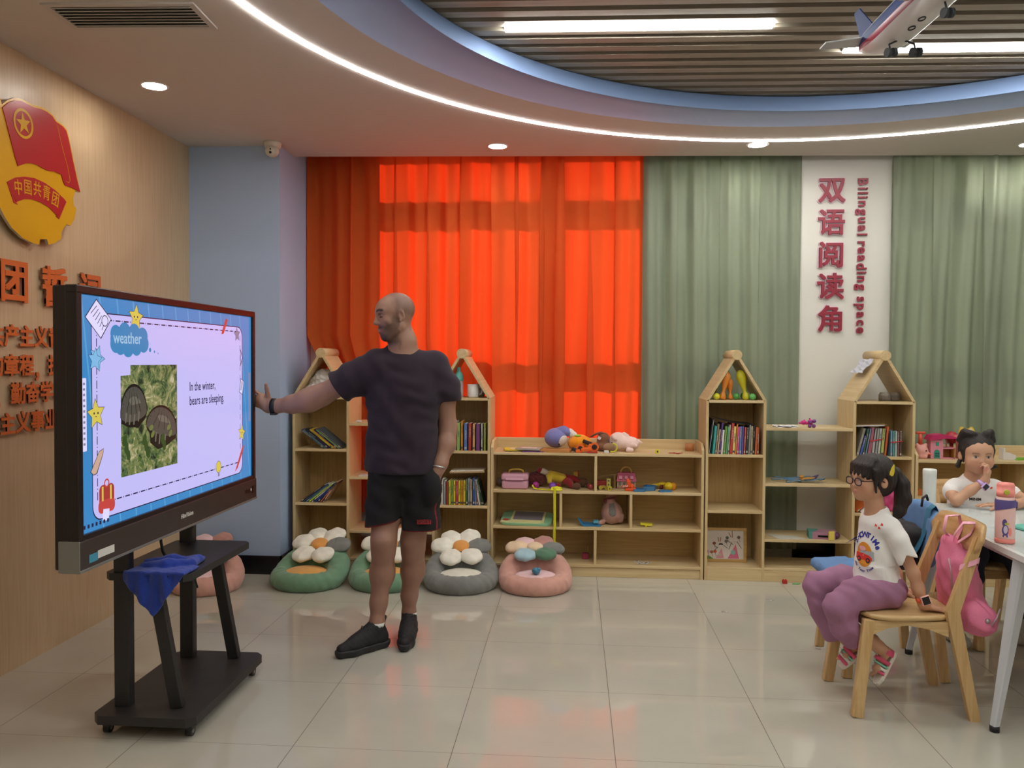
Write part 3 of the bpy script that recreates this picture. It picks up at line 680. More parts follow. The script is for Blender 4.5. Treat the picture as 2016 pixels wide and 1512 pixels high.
for sx_, sy_ in ((-1.79, 2.985), (-1.462, 2.985), (-1.462, 3.585), (-1.79, 3.585)):
    mb = MB(); mb.tube([(sx_, sy_, .052), (sx_, sy_, .036)], .014, bk, 12); mb.box((sx_, sy_, .034), (.03, .034, .02), bk, bev=.004)
    c = tvp('caster', mb); mb = MB(); mb.tube([(sx_-.012, sy_, .0195), (sx_+.012, sy_, .0195)], .0195, bk, 20); mb.tube([(sx_-.013, sy_, .0195), (sx_+.013, sy_, .0195)], .009, gm, 14)
    mb.build('wheel', None, c)
mb = MB(); mb.prism(bpoly(-1.815, -1.47, 3.0, 3.60, .025), .028, Matrix.Translation((0, 0, .588)), bk); tvp('accessory_shelf', mb)
mb = MB(); mb.tube([(-1.70, 3.22, .735), (-1.70, 3.225, .69), (-1.695, 3.23, .65), (-1.68, 3.235, .617)], .006, bk, 8); tvp('power_cable', mb)
mb = MB(); mb.tube([(-1.695, 3.53, .74), (-1.70, 3.50, .69), (-1.70, 3.47, .62)], .005, bk, 8); tvp('power_cable', mb)
mb = MB(); mb.tube([(-1.62, 3.36, .59), (-1.60, 3.38, .55), (-1.62, 3.36, .50), (-1.60, 3.34, .47)], .004, bk, 8); tvp('power_cable', mb)
# ============================================================ floor cushions
def plush(name, c, c2=None, bump=.35): return mat(name, c, rough=.95, var=.14, vs=9, bump=bump, bs=240, sheen=.25)
pg, pgy, ppk = plush('plush_green', '6f9679'), plush('plush_grey', '7d7f7c'), plush('plush_pink', 'd19e90')
pwh, por, pye, plp, pdr, pbl, pdg, ppe, pcr = plush('plush_white', 'f7f4e6'), plush('plush_orange', 'eba557'), plush('plush_mustard', 'e6ab56'), plush('plush_palepink', 'efc9cd'), plush('plush_rose', 'bf8a80'), plush('plush_sky', 'aacbd8'), plush('plush_fern', '5b8469'), plush('plush_peach', 'f0d3b0'), plush('plush_cream', 'e9e6d6')
def cushion_parts():
    s = SDF((-.30, -.30, -.01), (.30, .32, .30), .007)
    N = 28
    for k in range(N):
        a0, a1 = 2*math.pi*k/N, 2*math.pi*(k+1)/N
        def q(a):
            b_ = max(0, (math.sin(a)+.15)/1.15); return (.178*math.cos(a), .17*math.sin(a)*(1-.1*b_)+.03*b_, .050+.098*b_**1.2), .052+.028*b_
        p0, r0 = q(a0); p1, r1 = q(a1); s.cap(p0, p1, r0, r1, .025)
    s.ell((0, 0, .03), (.19, .17, .03), k=.03); s.ell((0, .13, .10), (.17, .07, .10), rot=(-.35, 0, 0), k=.05)
    def f(a, X, Y, Z):
        th = np.arctan2(Y, X); return np.maximum(a+.0022*np.sin(th*17+Z*20)*np.sin(Z*28+th*3)+.0015*np.sin(X*90)*np.sin(Y*80+Z*60), .0-Z)
    s.fn(f)
    base = s.mesh('cushion_base')
    s = SDF((-.20, -.20, .02), (.20, .2, .14), .007); s.ell((0, -.03, .072), (.150, .135, .045)); pad = s.mesh('seat_pad')
    s = SDF((-.09, -.12, -.05), (.09, .12, .05), .005); s.ell((0, .0, 0), (.073, .078, .036)); s.fn(lambda a, X, Y, Z: a+.0015*np.sin(X*110+Y*40)+.0015*np.sin(Y*95)); pet = s.mesh('petal')
    s = SDF((-.08, -.08, -.05), (.08, .08, .05), .005); s.ell((0, 0, 0), (.055, .05, .03)); cen = s.mesh('flower_centre')
    return base, pad, pet, cen
CB, CP, CPE, CC = cushion_parts()
def mcopy(me, m): q = me.copy(); q.materials.clear(); q.materials.append(m); return q
def cushion(x, y, rz, base, pad, petals, cen, lab, sc=1.0, tilt=24):
    root = empty('flower_cushion', (x, y, 0), rz, lab, 'floor cushion', 'flower floor cushions in front of the bookcases'); root.scale = (sc, sc, 1)
    link('cushion_base', mcopy(CB, base), root); link('seat_pad', mcopy(CP, pad), root)
    M = Matrix.Translation((0, .150, .216)) @ Matrix.Rotation(R(tilt), 4, 'X')
    n = len(petals); PA = (120, 62, 10, -58, -122, 170)
    for k, pm in enumerate(petals):
        a = R(PA[k])
        o = link('petal', mcopy(CPE, pm), root); o.matrix_parent_inverse = Matrix.Identity(4)
        o.matrix_local = M @ Matrix.Translation((.125*math.cos(a), .115*math.sin(a), .0+.006*(k % 2))) @ Matrix.Rotation(a-math.pi/2, 4, 'Z') @ Matrix.Rotation(.12*math.sin(k*2.3), 4, 'X')
    o = link('flower_centre', mcopy(CC, cen), root); o.matrix_local = M @ Matrix.Translation((0, 0, .016))
W6 = [pwh]*6
cushion(-1.70, 5.10, R(-10), pg, pye, [pwh, pwh, pgy, pwh, pwh, pwh], por, 'green cushion with a white flower, nearest the blue column', 1.03)
cushion(-1.20, 5.13, R(2), pg, pye, [pwh, pwh, pgy, pwh, pwh, pwh], por, 'green cushion with a white flower, half hidden by the man\'s legs')
cushion(-.712, 5.13, R(8), pgy, pcr, [pwh, pwh, pgy, pwh, pwh, pwh], por, 'grey cushion with a white flower and cream seat')
cushion(-.236, 5.14, R(4), ppk, plp, [plp, pdr, pgy, pdg, pbl, ppe], ppe, 'pink cushion with multicoloured petals beside the toy shelf', .98, 8)
cushion(-2.30, 4.93, R(14), ppk, plp, [plp, pdr, pgy, pdg, pbl, ppe], ppe, 'pink cushion behind the display stand by the veneered wall', .92, 20)
# blue bird toy on the pink cushion
bt = mat('toy_blue', '3f7f9d', rough=.5)
mb = MB(); mb.ball((0, 0, .022), (.026, .024, .022), bt); mb.ball((.016, -.004, .034), (.014, .013, .012), bt); mb.ball((-.012, -.022, .03), .003, lens)
tag(mb.build('toy_bird', None, None, (-.228, 5.05, .112)), 'small blue round toy lying on the pink cushion', 'toy')

# ============================================================ chairs
oak = wood('chair_oak', 'd0af7c', 'c19b66', 'Z', rough=.38, scale=1.6); oakx = wood('chair_oak_x', 'd3b483', 'c5a16d', 'X', rough=.35, scale=1.6); oaky = wood('chair_oak_y', 'cba574', 'bb9260', 'Y', rough=.35, scale=1.4)
def bar(mb, a, b_, w_, d, m, up=(0, 1, 0), bev=.005):
    a, b_ = Vector(a), Vector(b_); z = (b_-a).normalized(); y = Vector(up); x = y.cross(z).normalized(); y = z.cross(x)
    M = Matrix([[x[i], y[i], z[i]] for i in range(3)]); c = (a+b_)/2
    t = MB(); t.box((0, 0, 0), (w_, d, (b_-a).length), m, bev=bev)
    mb.add([M @ Vector(v)+c for v in t.v], t.f, m)
def wooden_chair(lab):
    """faces -X, origin on the floor under the seat centre"""
    root = empty('wooden_chair', (0, 0, 0), 0, lab, 'chair', 'plain wooden chairs at the white table')
    n = 40; pts = []
    for k in range(n):
        a = 2*math.pi*k/n; c_, s_ = math.cos(a), math.sin(a); e = 2/3.2
        x = .205*math.copysign(abs(c_)**e, c_); y = .195*math.copysign(abs(s_)**e, s_)*(1-.10*(x/.205)); pts.append((x, y))
    mb = MB(); rings = []
    for z, sc in ((.396, .93), (.402, .985), (.410, 1.0), (.416, .99), (.42, .955)): rings.append([(x*sc, y*sc, z) for x, y in pts])
    vs = sum(rings, []); fs = [(i*n+k, i*n+(k+1) % n, (i+1)*n+(k+1) % n, (i+1)*n+k) for i in range(4) for k in range(n)]
    mb.add(vs, fs, oakx, True); mb.add(rings[0], [tuple(range(n))[::-1]], oakx); mb.add(rings[-1], [tuple(range(n))], oakx); mb.build('seat', None, root)
    for s_ in (-1, 1):
        mb = MB(); bar(mb, (-.222, s_*.192, 0), (-.172, s_*.165, .397), .045, .036, oak); mb.build('leg', None, root)
        mb = MB()
        prof = [(.222, 0), (.262, 0), (.178, .44), (.268, .735), (.240, .748), (.128, .44), (.135, .40)]
        vs0 = [(x, z) for x, z in prof]
        tl = lambda z: 1+.10*(1-z/.75)
        A = [Vector((x, s_*(.170*tl(z))-.015, z)) for x, z in vs0]; B = [v+Vector((0, .03, 0)) for v in A]; k = len(A)
        mb.add(A+B, [tuple(range(k)), tuple(range(k, 2*k))[::-1]]+[(i, k+i, k+(i+1) % k, (i+1) % k) for i in range(k)], oak); mb.build('leg', None, root)
        mb = MB(); mb.add([(x, s_*.168+t, z) for t in (-.011, .011) for x, z in ((-.16, .395), (.14, .395), (.14, .335), (.06, .365), (-.02, .378), (-.10, .365), (-.16, .335))], [(0, 1, 2, 3, 4, 5, 6), (13, 12, 11, 10, 9, 8, 7)]+[(i, i+7, (i+1) % 7+7, (i+1) % 7) for i in range(7)], oakx); mb.build('apron', None, root)
    for x in (-.165, .14):
        mb = MB(); mb.b2((x-.01, -.155, .35), (x+.01, .155, .394), oaky); mb.build('rail', None, root)
    # curved backrest board
    N = 24; ht = .060; vs = []; fs = []
    for i in range(N+1):
        y = -.215+.43*i/N; e = abs(y)/.215; hh = ht*(max(0.02, 1-max(0, (e-.74)/.26)**2.2))**.5; bow = .028*(1-e*e)
        for (dz, dx) in ((-hh, -.009), (-hh*.6, -.012), (hh*.6, -.012), (hh, -.009), (hh, .007), (hh*.6, .010), (-hh*.6, .010), (-hh, .007)): vs.append((.245+bow+dx+dz*.30, y, .735+dz))
    for i in range(N):
        for k in range(8): k2 = (k+1) % 8; fs.append((i*8+k, i*8+k2, (i+1)*8+k2, (i+1)*8+k))
    fs += [tuple(range(8))[::-1], tuple(range(N*8, N*8+8))]
    mb = MB(); mb.add(vs, fs, oaky, True); mb.build('backrest', None, root); return root
ch1 = wooden_chair('wooden chair the girl with glasses sits on'); ch1.location = (1.385, 3.575, 0); ch1.rotation_euler.z = R(0)
ch2 = copy_tree(ch1, None, label='wooden chair behind the white table, under the girl with the lilac watch'); ch2.location = (2.215, 4.47, 0); ch2.rotation_euler.z = R(96)
# blue padded chair
bf = mat('chair_fabric_blue', '5f85b5', rough=.8, var=.08, vs=20, bump=.2, bs=300)
root = empty('padded_chair', (1.46, 4.015, 0), 0, 'blue padded chair with wooden legs beside the girl with glasses', 'chair')
for sx_, sy_ in ((-.20, -.212), (-.20, .212), (.23, -.225), (.23, .225)):
    mb = MB(); bar(mb, (sx_, sy_, 0), (sx_*.82, sy_*.86, .40), .042, .034, oak); mb.build('leg', None, root)
s = SDF((-.32, -.28, .36), (.28, .28, .52), .008); s.box((-.02, 0, .43), (.47, .44, .06), .028); s.ell((-.02, 0, .455), (.23, .21, .03), k=.03)
s.fn(lambda a, X, Y, Z: np.maximum(a, -(Z-.40+(X+.29)*-.35))); s.build('seat', bf, root)
s = SDF((.08, -.3, .42), (.34, .3, .84), .008)
for k in range(16):
    y0, y1 = -.2+.025*k, -.2+.025*(k+1); xx = lambda y: .212-.9*y*y
    s.cap((xx(y0)-.02, y0, .52+.8*y0*y0), (xx(y0)+.01, y0, .755-.9*y0*y0), .03, .028, .03)
s.build('backrest', bf, root)
# ============================================================ table
tw = mat('table_white', 'd9dad8', rough=.25); tlg = mat('table_leg_white', 'c9ccd2', rough=.35); rub = mat('rubber_black', '1a1a1c', rough=.6)
root = empty('classroom_table', (2.3, 3.8, 0), 0, 'white table with tapered legs and a clear plastic cover', 'table')
def rpoly(pts, r, n=8):
    out = []; N = len(pts)
    for i in range(N):
        p, a, b_ = Vector(pts[i]), Vector(pts[i-1]), Vector(pts[(i+1) % N]); u = (a-p).normalized(); v = (b_-p).normalized(); ang = u.angle(v); d = min(r[i]/math.tan(ang/2), .48*(a-p).length, .48*(b_-p).length)
        p0, p1 = p+u*d, p+v*d
        for k in range(n+1): t = k/n; out.append(tuple((p0*(1-t)+p*t)*(1-t)+(p*(1-t)+p1*t)*t))
    return out
TZ = .71
tp = rpoly([(1.71, 2.98), (2.95, 2.98), (2.95, 4.43), (1.755, 4.43)], [.16, .1, .1, .12])
mb = MB(); mb.prism(tp, .024, Matrix.Translation((0, 0, TZ-.024)), tw); worldpart(mb.build('tabletop', None, root))
cx = sum(p[0] for p in tp)/len(tp); cy = sum(p[1] for p in tp)/len(tp); ins = [((x-cx)*.96+cx, (y-cy)*.96+cy) for x, y in tp]
mb = MB(); mb.prism([((x-cx)*.93+cx, (y-cy)*.93+cy) for x, y in tp], .03, Matrix.Translation((0, 0, TZ-.054)), tw); worldpart(mb.build('underframe', None, root))
pl = mat('clear_plastic', 'e8eeee', rough=.08, bump=.25, bs=6, alpha=.35); mb = MB(); mb.prism(ins, .0016, Matrix.Translation((0, 0, TZ+.0004)), pl); worldpart(mb.build('plastic_cover', None, root))
for (bx, by), (tx, ty) in (((1.661, 3.295), (1.775, 3.33)), ((1.674, 4.15), (1.80, 4.09)), ((2.95, 3.2), (2.86, 3.25)), ((2.95, 4.35), (2.86, 4.25))):
    mb = MB(); a, b_ = Vector((bx, by, .02)), Vector((tx, ty, TZ-.03)); d = b_-a; q = d.to_track_quat('Z', 'Y'); 
    vs = [q @ Vector((sx_*w2, sy_*w2, z))+a for z, w2 in ((0, .014), (d.length, .03)) for sx_, sy_ in ((-1, -.7), (-.7, -1), (.7, -1), (1, -.7), (1, .7), (.7, 1), (-.7, 1), (-1, .7))]
    mb.add(vs, [(k, (k+1) % 8, 8+(k+1) % 8, 8+k) for k in range(8)]+[tuple(range(8))[::-1], tuple(range(8, 16))], tlg)
    lg = worldpart(mb.build('leg', None, root)); mb = MB(); mb.tube([(bx, by, 0), (bx-.0005, by, .024)], .018, rub, 16); f_ = mb.build('foot_cap', None, lg)
# things on the table
wc = mat('flask_white', 'e6eae4', rough=.35)
mb = MB(); mb.lathe([(0, 0), (.027, 0), (.030, .004), (.031, .12), (.032, .17), (.0325, .172), (.0325, .195), (.030, .20), (0, .201)], m=wc, n=32)
tag(mb.build('flask', None, None, (1.80, 4.25, TZ+.0025)), 'tall plain white flask standing at the edge of the white table', 'bottle')
BX, BY = 1.772, 3.47
root = empty('drinking_bottle', (BX, BY, TZ+.003), 0, 'pink drinking bottle with a coral lid and purple carrier on the table', 'bottle')
bp1, bp2, bp3, bp4 = mat('bottle_pink', 'edc3bd', rough=.3), mat('bottle_coral', 'f08f86', rough=.35), mat('bottle_purple', '574a86', rough=.5), mat('bottle_lime', 'b8b93e', rough=.4)
mb = MB(); mb.lathe([(0, 0), (.036, 0), (.038, .004), (.037, .016), (.0355, .018)], m=bp2, n=32); mb.build('base_ring', None, root)
mb = MB(); mb.lathe([(.0355, .018), (.0365, .022), (.0365, .14), (.034, .165), (.033, .192)], m=bp1, n=32)
def onb(th, z, e=0): return Vector(((.0369+e)*math.sin(th), -(.0369+e)*math.cos(th), z))
def decal(pts, m, e=0):
    c_ = Vector((0, 0)); 
    for p in pts: c_ += Vector(p)
    c_ /= len(pts); mb.add([onb(c_[0], c_[1], e)]+[onb(a, z, e) for a, z in pts], [(0, i+1, (i+1) % len(pts)+1) for i in range(len(pts))], m)
def ov(cu, cz, ru, rz, m, e=0): decal([(cu+ru*math.cos(2*math.pi*k/16), cz+rz*math.sin(2*math.pi*k/16)) for k in range(16)], m, e)
ov(-.42, .055, .34, .022, bp3, .0003); ov(-.50, .085, .24, .016, bp3, .0003); ov(-.40, .058, .2, .016, mat('decal_grey', 'c9c3d6'), .0006); ov(-.28, .082, .22, .005, bp4, .0006); ov(.05, .05, .2, .018, bp2, .0003); ov(-.6, .032, .08, .006, bp3, .0003); ov(-.25, .032, .08, .006, bp3, .0003)
mb.build('bottle_body', None, root)
mb = MB(); vs = []
for k in range(32):
    a = 2*math.pi*k/32; d = .010*math.cos(a-.7)
    for z, r_ in ((.150+d-.012, .0385), (.172, .039), (.178, .036)): vs.append((r_*math.sin(a), -r_*math.cos(a), z))
mb.add(vs, [(3*k+j, 3*((k+1) % 32)+j, 3*((k+1) % 32)+j+1, 3*k+j+1) for k in range(32) for j in range(2)], bp3, True); mb.box((.04, 0, .155), (.010, .02, .03), bp3, bev=.003); mb.build('carrier', None, root)
mb = MB(); mb.lathe([(.034, .190), (.034, .212), (.033, .212), (.033, .235), (.029, .245), (.0, .247)], m=bp2, n=32); mb.build('lid', None, root)
mb = MB(); mb.lathe([(.011, 0), (.011, .006), (.008, .008), (0, .008)], (-.012, -.031, .211), bp4, 20, (R(90), 0, R(-20))); mb.build('button', None, root)
tl = mat('teal_plastic', '63b5a4', rough=.5); pu = mat('purple_card', '80608c', rough=.6)
mb = MB(); mb.box((2.045, 3.74, TZ+.009), (.15, .16, .012), tl, rot=(0, 0, .2), bev=.004); tag(mb.build('teal_case'), 'teal flat case on the white table at the right edge of the photo', 'case')
# ============================================================ people: helpers
class TS:
    """signed-distance primitives in a local frame: x = the subject's left, y = forward, z = up"""
    def __init__(s, sdf, o, fwd, up=(0, 0, 1), sc=1.0):
        f = Vector(fwd).normalized(); u = Vector(up); l = u.cross(f).normalized(); u = f.cross(l).normalized()
        s.s = sdf; s.o = Vector(o); s.sc = sc; s.R = Matrix([[l[i], f[i], u[i]] for i in range(3)])
    def p(s, q): return s.o+s.R @ (Vector(q)*s.sc)
    def ell(s, c, r, k=.02, op='u', rot=None):
        r = [v*s.sc for v in (r if isinstance(r, (list, tuple)) else (r, r, r))]; M = s.R @ Euler(rot).to_matrix() if rot else s.R
        s.s.ell(s.p(c), r, rot=M, k=k*s.sc, op=op); return s
    def cap(s, a, b, ra, rb=None, k=.02, op='u', **kw): s.s.cap(s.p(a), s.p(b), ra*s.sc, (ra if rb is None else rb)*s.sc, k*s.sc, op, **kw); return s
    def chain(s, pts, rs, k=.02):
        for i in range(len(pts)-1): s.cap(pts[i], pts[i+1], rs[i], rs[i+1], k)
        return s
    def loc(s, V):
        """world coordinates array to local"""
        R3 = np.array(s.R); return ((V-np.array(s.o)) @ R3)/s.sc
def head(t, adult=True):
    E = t.ell; K = t.cap
    if adult:
        E((0, -.012, .035), (.077, .099, .088)); E((0, .03, -.045), (.060, .064, .066), k=.03); E((0, .045, .035), (.060, .050, .055), k=.03)
        E((0, .070, -.098), (.026, .020, .019), k=.03); 
        for x in (-1, 1):
            K((x*.047, .0, -.055), (x*.020, .062, -.098), .018, .017, .03)      # jaw line
            E((x*.038, .063, -.018), (.024, .020, .022), k=.03); K((x*.012, .087, .034), (x*.045, .074, .036), .010, .008, .02)
            E((x*.031, .090, .014), (.017, .013, .011), k=.012, op='s'); E((x*.031, .0755, .012), (.0145, .0125, .0115), k=.003)
            K((x*.020, .0875, .009), (x*.043, .081, .0085), .0022, .002, .003)   # lower lid line
            E((x*.0135, .093, -.026), (.0085, .010, .007), k=.008); E((x*.077, -.008, .0), (.010, .018, .031), k=.006, rot=(-.12, 0, x*.35)); E((x*.085, -.004, .002), (.006, .010, .017), k=.006, op='s', rot=(-.12, 0, x*.35)); E((x*.078, .002, -.026), (.006, .007, .008), k=.006)
        K((0, .090, .030), (0, .110, -.018), .0075, .0115, .012); E((0, .109, -.022), (.011, .010, .009), k=.008)
        E((0, .082, -.062), (.028, .016, .022), k=.015)
        K((-.021, .089, -.058), (0, .099, -.0555), .0035, .0058, .006); K((.021, .089, -.058), (0, .099, -.0555), .0035, .0058, .006)
        K((-.018, .089, -.0665), (0, .0965, -.068), .004, .0068, .006); K((.018, .089, -.0665), (0, .0965, -.068), .004, .0068, .006)
        K((-.022, .094, -.0617), (.022, .094, -.0617), .0012, .0012, .002, op='s')
    else:
        E((0, -.010, .030), (.074, .085, .078)); E((0, .026, -.036), (.058, .054, .052), k=.03); E((0, .036, .022), (.058, .046, .050), k=.03); E((0, .058, -.076), (.020, .017, .014), k=.03)
        for x in (-1, 1):
            E((x*.036, .053, -.030), (.026, .022, .024), k=.03); E((x*.030, .079, .002), (.015, .008, .008), k=.012, op='s'); E((x*.030, .0665, .001), (.0135, .0115, .0095), k=.003)
            E((x*.009, .081, -.026), (.006, .007, .0055), k=.006); E((x*.073, -.012, -.006), (.008, .017, .025), k=.005, rot=(-.1, 0, x*.45)); E((x*.080, -.008, -.004), (.005, .009, .014), k=.005, op='s', rot=(-.1, 0, x*.45))
        K((0, .078, .004), (0, .088, -.020), .006, .0085, .012); E((0, .069, -.052), (.022, .013, .015), k=.014)
        K((-.014, .077, -.0475), (0, .084, -.046), .003, .0045, .005); K((.014, .077, -.0475), (0, .084, -.046), .003, .0045, .005)
        K((-.012, .077, -.0535), (0, .082, -.0545), .0032, .0048, .005); K((.012, .077, -.0535), (0, .082, -.0545), .0032, .0048, .005)
def hand(s, w, d, pn, side, sc=1.0, curl=(.35, .4, .5, .6), thumb=.6, wr=.027, k=.008, tcurl=.2, spread=.10):
    """w wrist, d direction to the fingers, pn palm normal, side = direction from little finger to thumb"""
    w = Vector(w); d = Vector(d).normalized(); pn = Vector(pn); pn = (pn-d*pn.dot(d)).normalized(); sd = Vector(side); sd = (sd-d*sd.dot(d)-pn*sd.dot(pn)).normalized()
    P_ = lambda a, b, c: w+(d*a+sd*b+pn*c)*sc
    for b in (-.028, -.010, .010, .028):
        s.cap(P_(.0, b*.55, 0), P_(.078-.3*abs(b), b, -.002), .014*sc, .0125*sc, .014*sc)
    s.cap(w, P_(.03, 0, 0), wr*.8, .017*sc, .02*sc)
    L = ((.034, .022, .018), (.043, .026, .020), (.045, .028, .021), (.040, .025, .020))
    for i, (b, rr) in enumerate(((-.030, .0078), (-.0105, .0088), (.010, .0092), (.0295, .0088))):
        p = P_(.078-.3*abs(b)+.002, b, -.002); ang = 0; sp = (b/.03)*spread
        for j, l in enumerate(L[i]):
            ang += curl[3-i]*(1 if j else .7); q = p+((d*math.cos(ang)+pn*math.sin(ang))*math.cos(sp)+sd*math.sin(sp))*l*sc
            s.cap(p, q, (rr-.0006*j)*sc, (rr-.0006*(j+1)-.0004)*sc, k*.4*sc); s.ell(p, (rr*1.05)*sc, k=.004*sc); p = q
    p = P_(.018, .022, .006); s.cap(P_(.01, .010, .004), p, .015*sc, .015*sc, .015*sc)
    td = (d*math.cos(thumb)+sd*math.sin(thumb)+pn*.25).normalized()
    for l, r0, r1 in ((.032, .0145, .0115), (.030, .0110, .0100), (.024, .0100, .0082)):
        q = p+td*l*sc; s.cap(p, q, r0*sc, r1*sc, .006*sc); p = q; td = (td+d*tcurl+pn*tcurl*.5).normalized()
def paint(me, f):
    """f(V) -> colour rows 0..1 (linear); stored as a colour attribute"""
    n = len(me.vertices); V = np.empty(n*3, np.float32); me.vertices.foreach_get('co', V); V = V.reshape(-1, 3).astype(np.float64)
    c = np.ones((n, 4), np.float32); c[:, :3] = f(V); a = me.color_attributes.new('Col', 'FLOAT_COLOR', 'POINT'); a.data.foreach_set('color', c.ravel())
def colmat(name, rough=.6, bump=.1, bs=80, sss=0, sheen=0, var=.05, spec=None):
    m = mat(name, 'ffffff', rough=rough, bump=bump, bs=bs, sss=sss, sheen=sheen, spec=spec); nt = m.node_tree; b = nt.nodes['Principled BSDF']
    at = nt.nodes.new('ShaderNodeAttribute'); at.attribute_name = 'Col'
    n = nt.nodes.new('ShaderNodeTexNoise'); n.inputs['Scale'].default_value = 14; n.inputs['Detail'].default_value = 5
    tc = [q for q in nt.nodes if q.type == 'TEX_COORD']; 
    if tc: nt.links.new(tc[0].outputs['Object'], n.inputs['Vector'])
    mr = nt.nodes.new('ShaderNodeMapRange'); mr.inputs[3].default_value = 1-var; mr.inputs[4].default_value = 1+var; nt.links.new(n.outputs['Fac'], mr.inputs[0])
    vm = nt.nodes.new('ShaderNodeVectorMath'); vm.operation = 'SCALE'; nt.links.new(at.outputs['Color'], vm.inputs[0]); nt.links.new(mr.outputs[0], vm.inputs[3]); nt.links.new(vm.outputs[0], b.inputs['Base Color']); return m
def lc(h): return np.array(lin(h)[:3])
def sst(x, a, b): t = np.clip((x-a)/(b-a), 0, 1); return t*t*(3-2*t)
def mixc(c, c2, w): return c*(1-w[:, None])+np.array(c2)*w[:, None]
skinm = colmat('skin_brown', rough=.5, bump=.06, bs=160, sss=.08, var=.05); skinc = colmat('skin_child', rough=.5, bump=.03, bs=120, sss=.1, var=.03)
def pt(*a): return Vector(a)

# ============================================================ the man
man = empty('person', (-.87, 4.06, 0), 0, 'man in a dark T-shirt and black shorts standing with a hand on the display', 'person')
s = SDF((-1.80, 3.80, .02), (-.52, 4.40, 1.84), .004)
HT = TS(s, (-.898, 4.035, 1.668), (-.84, -.50, -.16), (-.10, -.05, 1), .96)
head(HT)
s.chain([(-.885, 4.07, 1.62), (-.868, 4.075, 1.54), (-.868, 4.08, 1.45)], [.060, .065, .078], .03)
s.cap((-.87, 4.08, 1.46), (-1.00, 4.06, 1.415), .05, .05, .05); s.cap((-.87, 4.09, 1.46), (-.72, 4.12, 1.41), .05, .05, .05)
s.ell((-.865, 4.09, 1.28), (.165, .10, .19), k=.05); s.ell((-.87, 4.09, 1.05), (.14, .10, .18), k=.05); s.ell((-.865, 4.10, .90), (.155, .105, .12), k=.05)
# right arm to the display
s.chain([(-1.01, 4.055, 1.41), (-1.16, 4.065, 1.335), (-1.29, 4.08, 1.268), (-1.36, 4.085, 1.240), (-1.45, 4.095, 1.218), (-1.535, 4.105, 1.207), (-1.572, 4.108, 1.207)], [.055, .056, .053, .056, .044, .031, .028], .03)
s.ell((-1.35, 4.08, 1.245), (.09, .048, .050), rot=(0, R(-20), 0), k=.03)
hand(s, (-1.572, 4.108, 1.207), (-.86, .06, .40), (-.15, -1, .0), (-.1, 0, 1), 1.02, curl=(.12, .12, .12, .12), thumb=1.15, wr=.032, tcurl=.04)
s.cap((-1.585, 4.105, 1.20), (-1.618, 4.10, 1.235), .026, .023, .02)
# left arm into the pocket
s.chain([(-.725, 4.12, 1.40), (-.662, 4.14, 1.25), (-.648, 4.15, 1.10), (-.650, 4.12, 1.02), (-.672, 4.07, .925), (-.683, 4.05, .885)], [.053, .052, .045, .046, .032, .028], .03)
hand(s, (-.686, 4.055, .885), (-.16, -.06, -1), (-.9, .3, .1), (-.2, -1, 0), 1.0, curl=(.3, .35, .4, .45), thumb=.35, wr=.03)
# legs
s.chain([(-.945, 4.09, .88), (-.95, 4.055, .68), (-.952, 4.02, .535), (-.955, 4.025, .48), (-.966, 4.04, .36), (-.978, 4.02, .22), (-.981, 3.995, .12), (-.981, 3.99, .075)], [.095, .080, .060, .055, .056, .040, .034, .034], .03)
s.ell((-.950, 3.985, .535), (.044, .035, .048), k=.025); s.ell((-.965, 4.055, .38), (.056, .055, .09), k=.03)
s.chain([(-.785, 4.11, .88), (-.80, 4.115, .68), (-.822, 4.12, .52), (-.824, 4.13, .46), (-.832, 4.155, .35), (-.85, 4.165, .22), (-.852, 4.165, .12), (-.852, 4.165, .075)], [.095, .080, .060, .055, .055, .040, .033, .033], .03)
s.ell((-.822, 4.085, .52), (.044, .035, .048), k=.025); s.ell((-.83, 4.175, .37), (.056, .055, .09), k=.03)
me = s.mesh('body')
SK, STB, LIP, BRW = lc('997260'), lc('35221b'), lc('a0645a'), lc('2a1b18')
